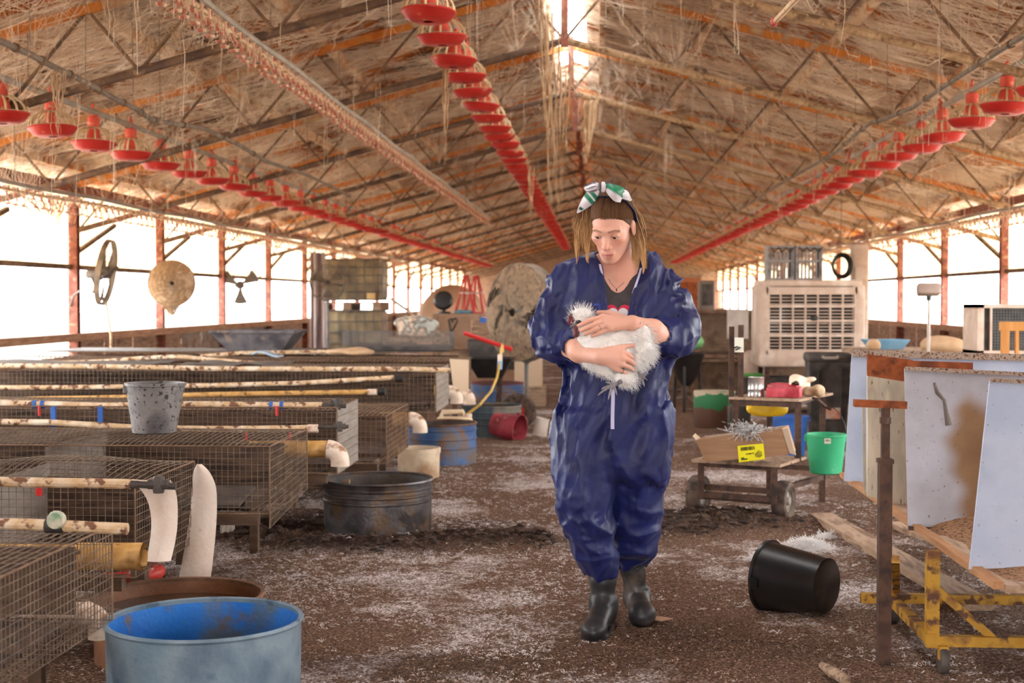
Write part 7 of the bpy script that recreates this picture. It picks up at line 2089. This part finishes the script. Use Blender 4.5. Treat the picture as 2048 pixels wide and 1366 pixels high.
# down strands on the surface
fn_ = F[RNG.integers(0, len(F), 7500)]
pc = V[fn_].mean(1) + RNG.normal(0, .001, (len(fn_), 3)); nn = np.cross(V[fn_[:, 1]] - V[fn_[:, 0]], V[fn_[:, 2]] - V[fn_[:, 0]]); nn /= np.linalg.norm(nn, axis=1, keepdims=True)
if (f_hen(pc[:200] + nn[:200] * .004) < 0).mean() > .5: nn = -nn
tail_dir = np.array([.7, -.1, -.35])
flow = np.where((pc[:, 0] > pp(1225, 0).x)[:, None], tail_dir, np.array([.35, -.1, -.5]))
isc = (pc[:, 2] > pp(0, 640).z) & (pc[:, 0] < pp(1185, 0).x)
flow[isc] = np.array([.2, 0, .5])
ln = np.where(pc[:, 0] > pp(1255, 0).x, .024, .013) * RNG.uniform(.5, 1.3, len(pc)); ln = np.where(isc, .026 * RNG.uniform(.3, 1.3, len(pc)), ln)
dirs = nn * .75 + flow * .7 + RNG.normal(0, .35, nn.shape); dirs /= np.linalg.norm(dirs, axis=1, keepdims=True)
t_ = np.linspace(0, 1, 4)[None, :, None]
paths = pc[:, None] + dirs[:, None] * ln[:, None, None] * t_ + np.array([0, 0, -.25])[None, None] * (ln[:, None, None] * t_ ** 2) * (~isc)[:, None, None]
rads = np.linspace(.0006, .0002, 4)[None] * RNG.uniform(.7, 1.3, (len(pc), 1))
o = strands(paths, rads, None, 'down', hen, m_fluff); o['kind'] = 'stuff'
def blobm(nm, m, f, c, r, h=.0022, parent=None):
    c = A3(c); V, F = surf(f, c - r, c + r, h); return mesh_obj(nm, V, F, m, parent or hen)
cc_ = pp(1142, 642, HD - .025)
blobm('comb', m_comb, lambda P: np.minimum.reduce([s_ell(P, A3(pp(x, y, HD - .028)), (r, r, r * 1.1)) + .002 * vnoise(P, 500, 3) for x, y, r in ((1141, 636, .010), (1139, 644, .009), (1145, 650, .009), (1146, 641, .012), (1143, 630, .006))]), cc_, .04)
cw = pp(1152, 662, HD - .03)
blobm('wattle', m_comb, lambda P: smin(s_cap(P, A3(pp(1151, 653, HD - .032)), A3(pp(1153, 668, HD - .034)), .010, .012), s_cap(P, A3(pp(1158, 655, HD - .02)), A3(pp(1158, 664, HD - .02)), .010, .009), .004) + .001 * vnoise(P, 400, 5), cw, .05)
blobm('face_skin', mat('blue black face skin', (40, 34, 44), rough=.6, bump=0), lambda P: s_ell(P, A3(pp(1157, 645, HD - .042)), (.012, .008, .010)), pp(1157, 645, HD - .042), .02)
bk = blobm('beak', m_beak, lambda P: np.minimum(s_cap(P, A3(pp(1150, 649, HD - .04)), A3(pp(1139, 655, HD - .052)), .0062, .0012), s_cap(P, A3(pp(1150, 652, HD - .038)), A3(pp(1141, 657, HD - .046)), .004, .001)), pp(1145, 652, HD - .044), .026, .0012)
blobm('eye', m_black, lambda P: s_ell(P, A3(pp(1158, 644, HD - .050)), (.0032, .0032, .0032)), pp(1158, 644, HD - .05), .008, .0009)
def foot(root, ankle, toes, r=.0042):
    mb = MB(); mb.tube([root, ankle], [r * 1.9, r * 1.5], 8)
    f_ = mb.build('foot', m_foot, hen)
    for tp_ in toes:
        m_ = ankle.lerp(tp_[0], .5) + Vector((0, -.004, .004)); tb = MB(); tb.tube([ankle, m_, tp_[0]], [r * 1.25, r * 1.15, r * .8], 7).build('toe', m_foot, f_)
        e = tp_[0] + (tp_[0] - m_).normalized() * .010 + Vector((0, 0, -.003)); MB().tube([tp_[0], tp_[0].lerp(e, .6) + Vector((0, -.001, .001)), e], [r * .75, r * .5, .0005], 6).build('claw', m_beak, f_)
    return f_
F0 = HD - .06
foot(pp(1243, 762, F0), pp(1226, 772, F0 - .01), [(pp(1200, 787, F0 - .02),), (pp(1218, 793, F0 - .03),), (pp(1207, 776, F0 + .005),), (pp(1216, 765, F0 - .005),), (pp(1232, 784, F0 - .025),)])
foot(pp(1279, 742, F0), pp(1282, 758, F0 - .005), [(pp(1290, 757, F0 - .01),), (pp(1287, 767, F0 - .01),), (pp(1277, 768, F0 - .012),), (pp(1289, 747, F0 - .01),)])

# ================================================================ LITTER ON THE FLOOR
m_down = mat('white down on the floor', (236, 228, 226), (206, 192, 186), scale=3, rough=.95, bump=0, trans=.3)
m_chip = mat('tan chips', (176, 142, 114), (120, 88, 66), (206, 180, 156), scale=9, rough=.95, bump=0)
m_clod = mat('dark clods', (46, 34, 28), (84, 64, 52), scale=10, rough=.95, bump=.6, bscale=60)
FLOOR = bpy.data.objects['floor']
def floor_pts(n, y0, y1, x0, x1, keep):
    y = y0 * (y1 / y0) ** RNG.random(n); x = RNG.uniform(x0, x1, n)
    z, d = floor_h(x, y)
    m_ = keep(x, y, d)
    return np.stack([x, y, z], -1)[m_]
def dens(x, y, sc=2.2, seed=30):
    P = np.stack([x, y, 0 * x], -1); return vnoise(P, sc, seed) * .6 + vnoise(P, sc * 4, seed + 1) * .5
def tufts(n, ln, wd, keep, rad, up=.5, k_=5, y=(4.35, 11.5), x=(-2.4, 2.9)):
    c = floor_pts(n, *y, *x, keep)
    c = np.repeat(c, k_, 0)
    d = RNG.normal(size=c.shape); d[:, 2] = np.abs(d[:, 2]) * up; d /= np.linalg.norm(d, axis=1, keepdims=True)
    L = ln * RNG.uniform(.4, 1.4, (len(c), 1)); c = c + RNG.normal(0, rad, c.shape) * np.array([1, 1, .2]) + np.array([0, 0, .003])
    return np.stack([c, c + d * L * .55 + np.array([0, 0, .001]), c + d * L * np.array([1, 1, .5])], 1)
def ribbons(name, P, w_, mm):
    n, k_, _ = P.shape
    d = P[:, -1] - P[:, 0]; r = RNG.normal(size=(n, 3)); s = np.cross(d, r); s /= np.maximum(np.linalg.norm(s, axis=1, keepdims=True), 1e-9)
    ww = np.asarray(w_).reshape(-1, 1, 1) * s[:, None, :]; tap = np.array([.6, 1, .15])[None, :, None]
    V = np.stack([P - ww * tap / 2, P + ww * tap / 2], 2).reshape(-1, 3); b = (np.arange(n) * 2 * k_)[:, None]
    F = np.concatenate([b + np.array([[2 * i, 2 * i + 1, 2 * i + 3, 2 * i + 2]]) for i in range(k_ - 1)], 0)
    o = MB().raw(V, F).build(name, mm, FLOOR, smooth=False); o['kind'] = 'stuff'
P = tufts(40000, .011, .003, lambda x, y, d: (dens(x, y) + RNG.normal(0, .35, len(x)) > .34) & (d < .55), .006)
ribbons('scattered_down', P, RNG.uniform(.0012, .0035, len(P)), m_down)
P = tufts(1500, .024, .004, lambda x, y, d: (dens(x, y) + RNG.normal(0, .4, len(x)) > .35), .010, .7, 9)
ribbons('down_tufts', P, RNG.uniform(.001, .003, len(P)), m_down)
P = tufts(30000, .007, .004, lambda x, y, d: (d < .9), .004, .25, 1, (4.3, 8.5))
ribbons('chaff', P, RNG.uniform(.002, .005, len(P)), m_chip)
# clods in the wet dung
mb = MB()
ico = [(0, 0, 1), (.9, 0, .3), (.28, .85, .3), (-.72, .53, .3), (-.72, -.53, .3), (.28, -.85, .3), (.72, .53, -.3), (-.28, .85, -.3), (-.9, 0, -.3), (-.28, -.85, -.3), (.72, -.53, -.3), (0, 0, -1)]
icf = [(0, 1, 2), (0, 2, 3), (0, 3, 4), (0, 4, 5), (0, 5, 1), (1, 6, 2), (2, 7, 3), (3, 8, 4), (4, 9, 5), (5, 10, 1), (2, 6, 7), (3, 7, 8), (4, 8, 9), (5, 9, 10), (1, 10, 6)]
for (mx, my, rx, ry, h, d) in MOUNDS:
    if d < .7: continue
    for i in range(90):
        x = random.gauss(mx, rx * .55); y = random.gauss(my, ry * .6); z = zf(x, y); s_ = random.uniform(.006, .024)
        sc = (s_ * random.uniform(.7, 1.5), s_ * random.uniform(.7, 1.3), s_ * random.uniform(.4, .8))
        mb.add([(x + p[0] * sc[0] * random.uniform(.8, 1.2), y + p[1] * sc[1] * random.uniform(.8, 1.2), z + p[2] * sc[2]) for p in ico], icf)
o = mb.build('dung_clods', m_clod, FLOOR); o['kind'] = 'stuff'
# heaps of white down
def heap(label, px, py, rx, ry, h, n):
    c = gp(px, py); z0 = zf(c.x, c.y)
    u = RNG.normal(0, .5, (n, 2)); q = np.exp(-(u ** 2).sum(1))
    b = np.stack([c.x + u[:, 0] * rx, c.y + u[:, 1] * ry, z0 + h * q * RNG.random(n)], -1)
    d = RNG.normal(size=b.shape) + np.array([.6, 0, .2]); d[:, 2] *= .5; d /= np.linalg.norm(d, axis=1, keepdims=True)
    e = b + d * RNG.uniform(.012, .045, (n, 1)); e[:, 2] = np.maximum(e[:, 2], z0)
    o = MB().wires(b, e, RNG.uniform(.0006, .0018, n), 3).build('down_heap', m_fluff, loc=c, smooth=False); tag(o, label, 'feathers')
heap('large loose heap of white down behind the black bucket', 1612, 1098, .10, .09, .05, 2600)
heap('small tuft of white down before the cart wheel', 1650, 1075, .05, .05, .02, 500)
heap('small grey-white tuft of down left of the black bucket', 1516, 1122, .05, .04, .03, 500)
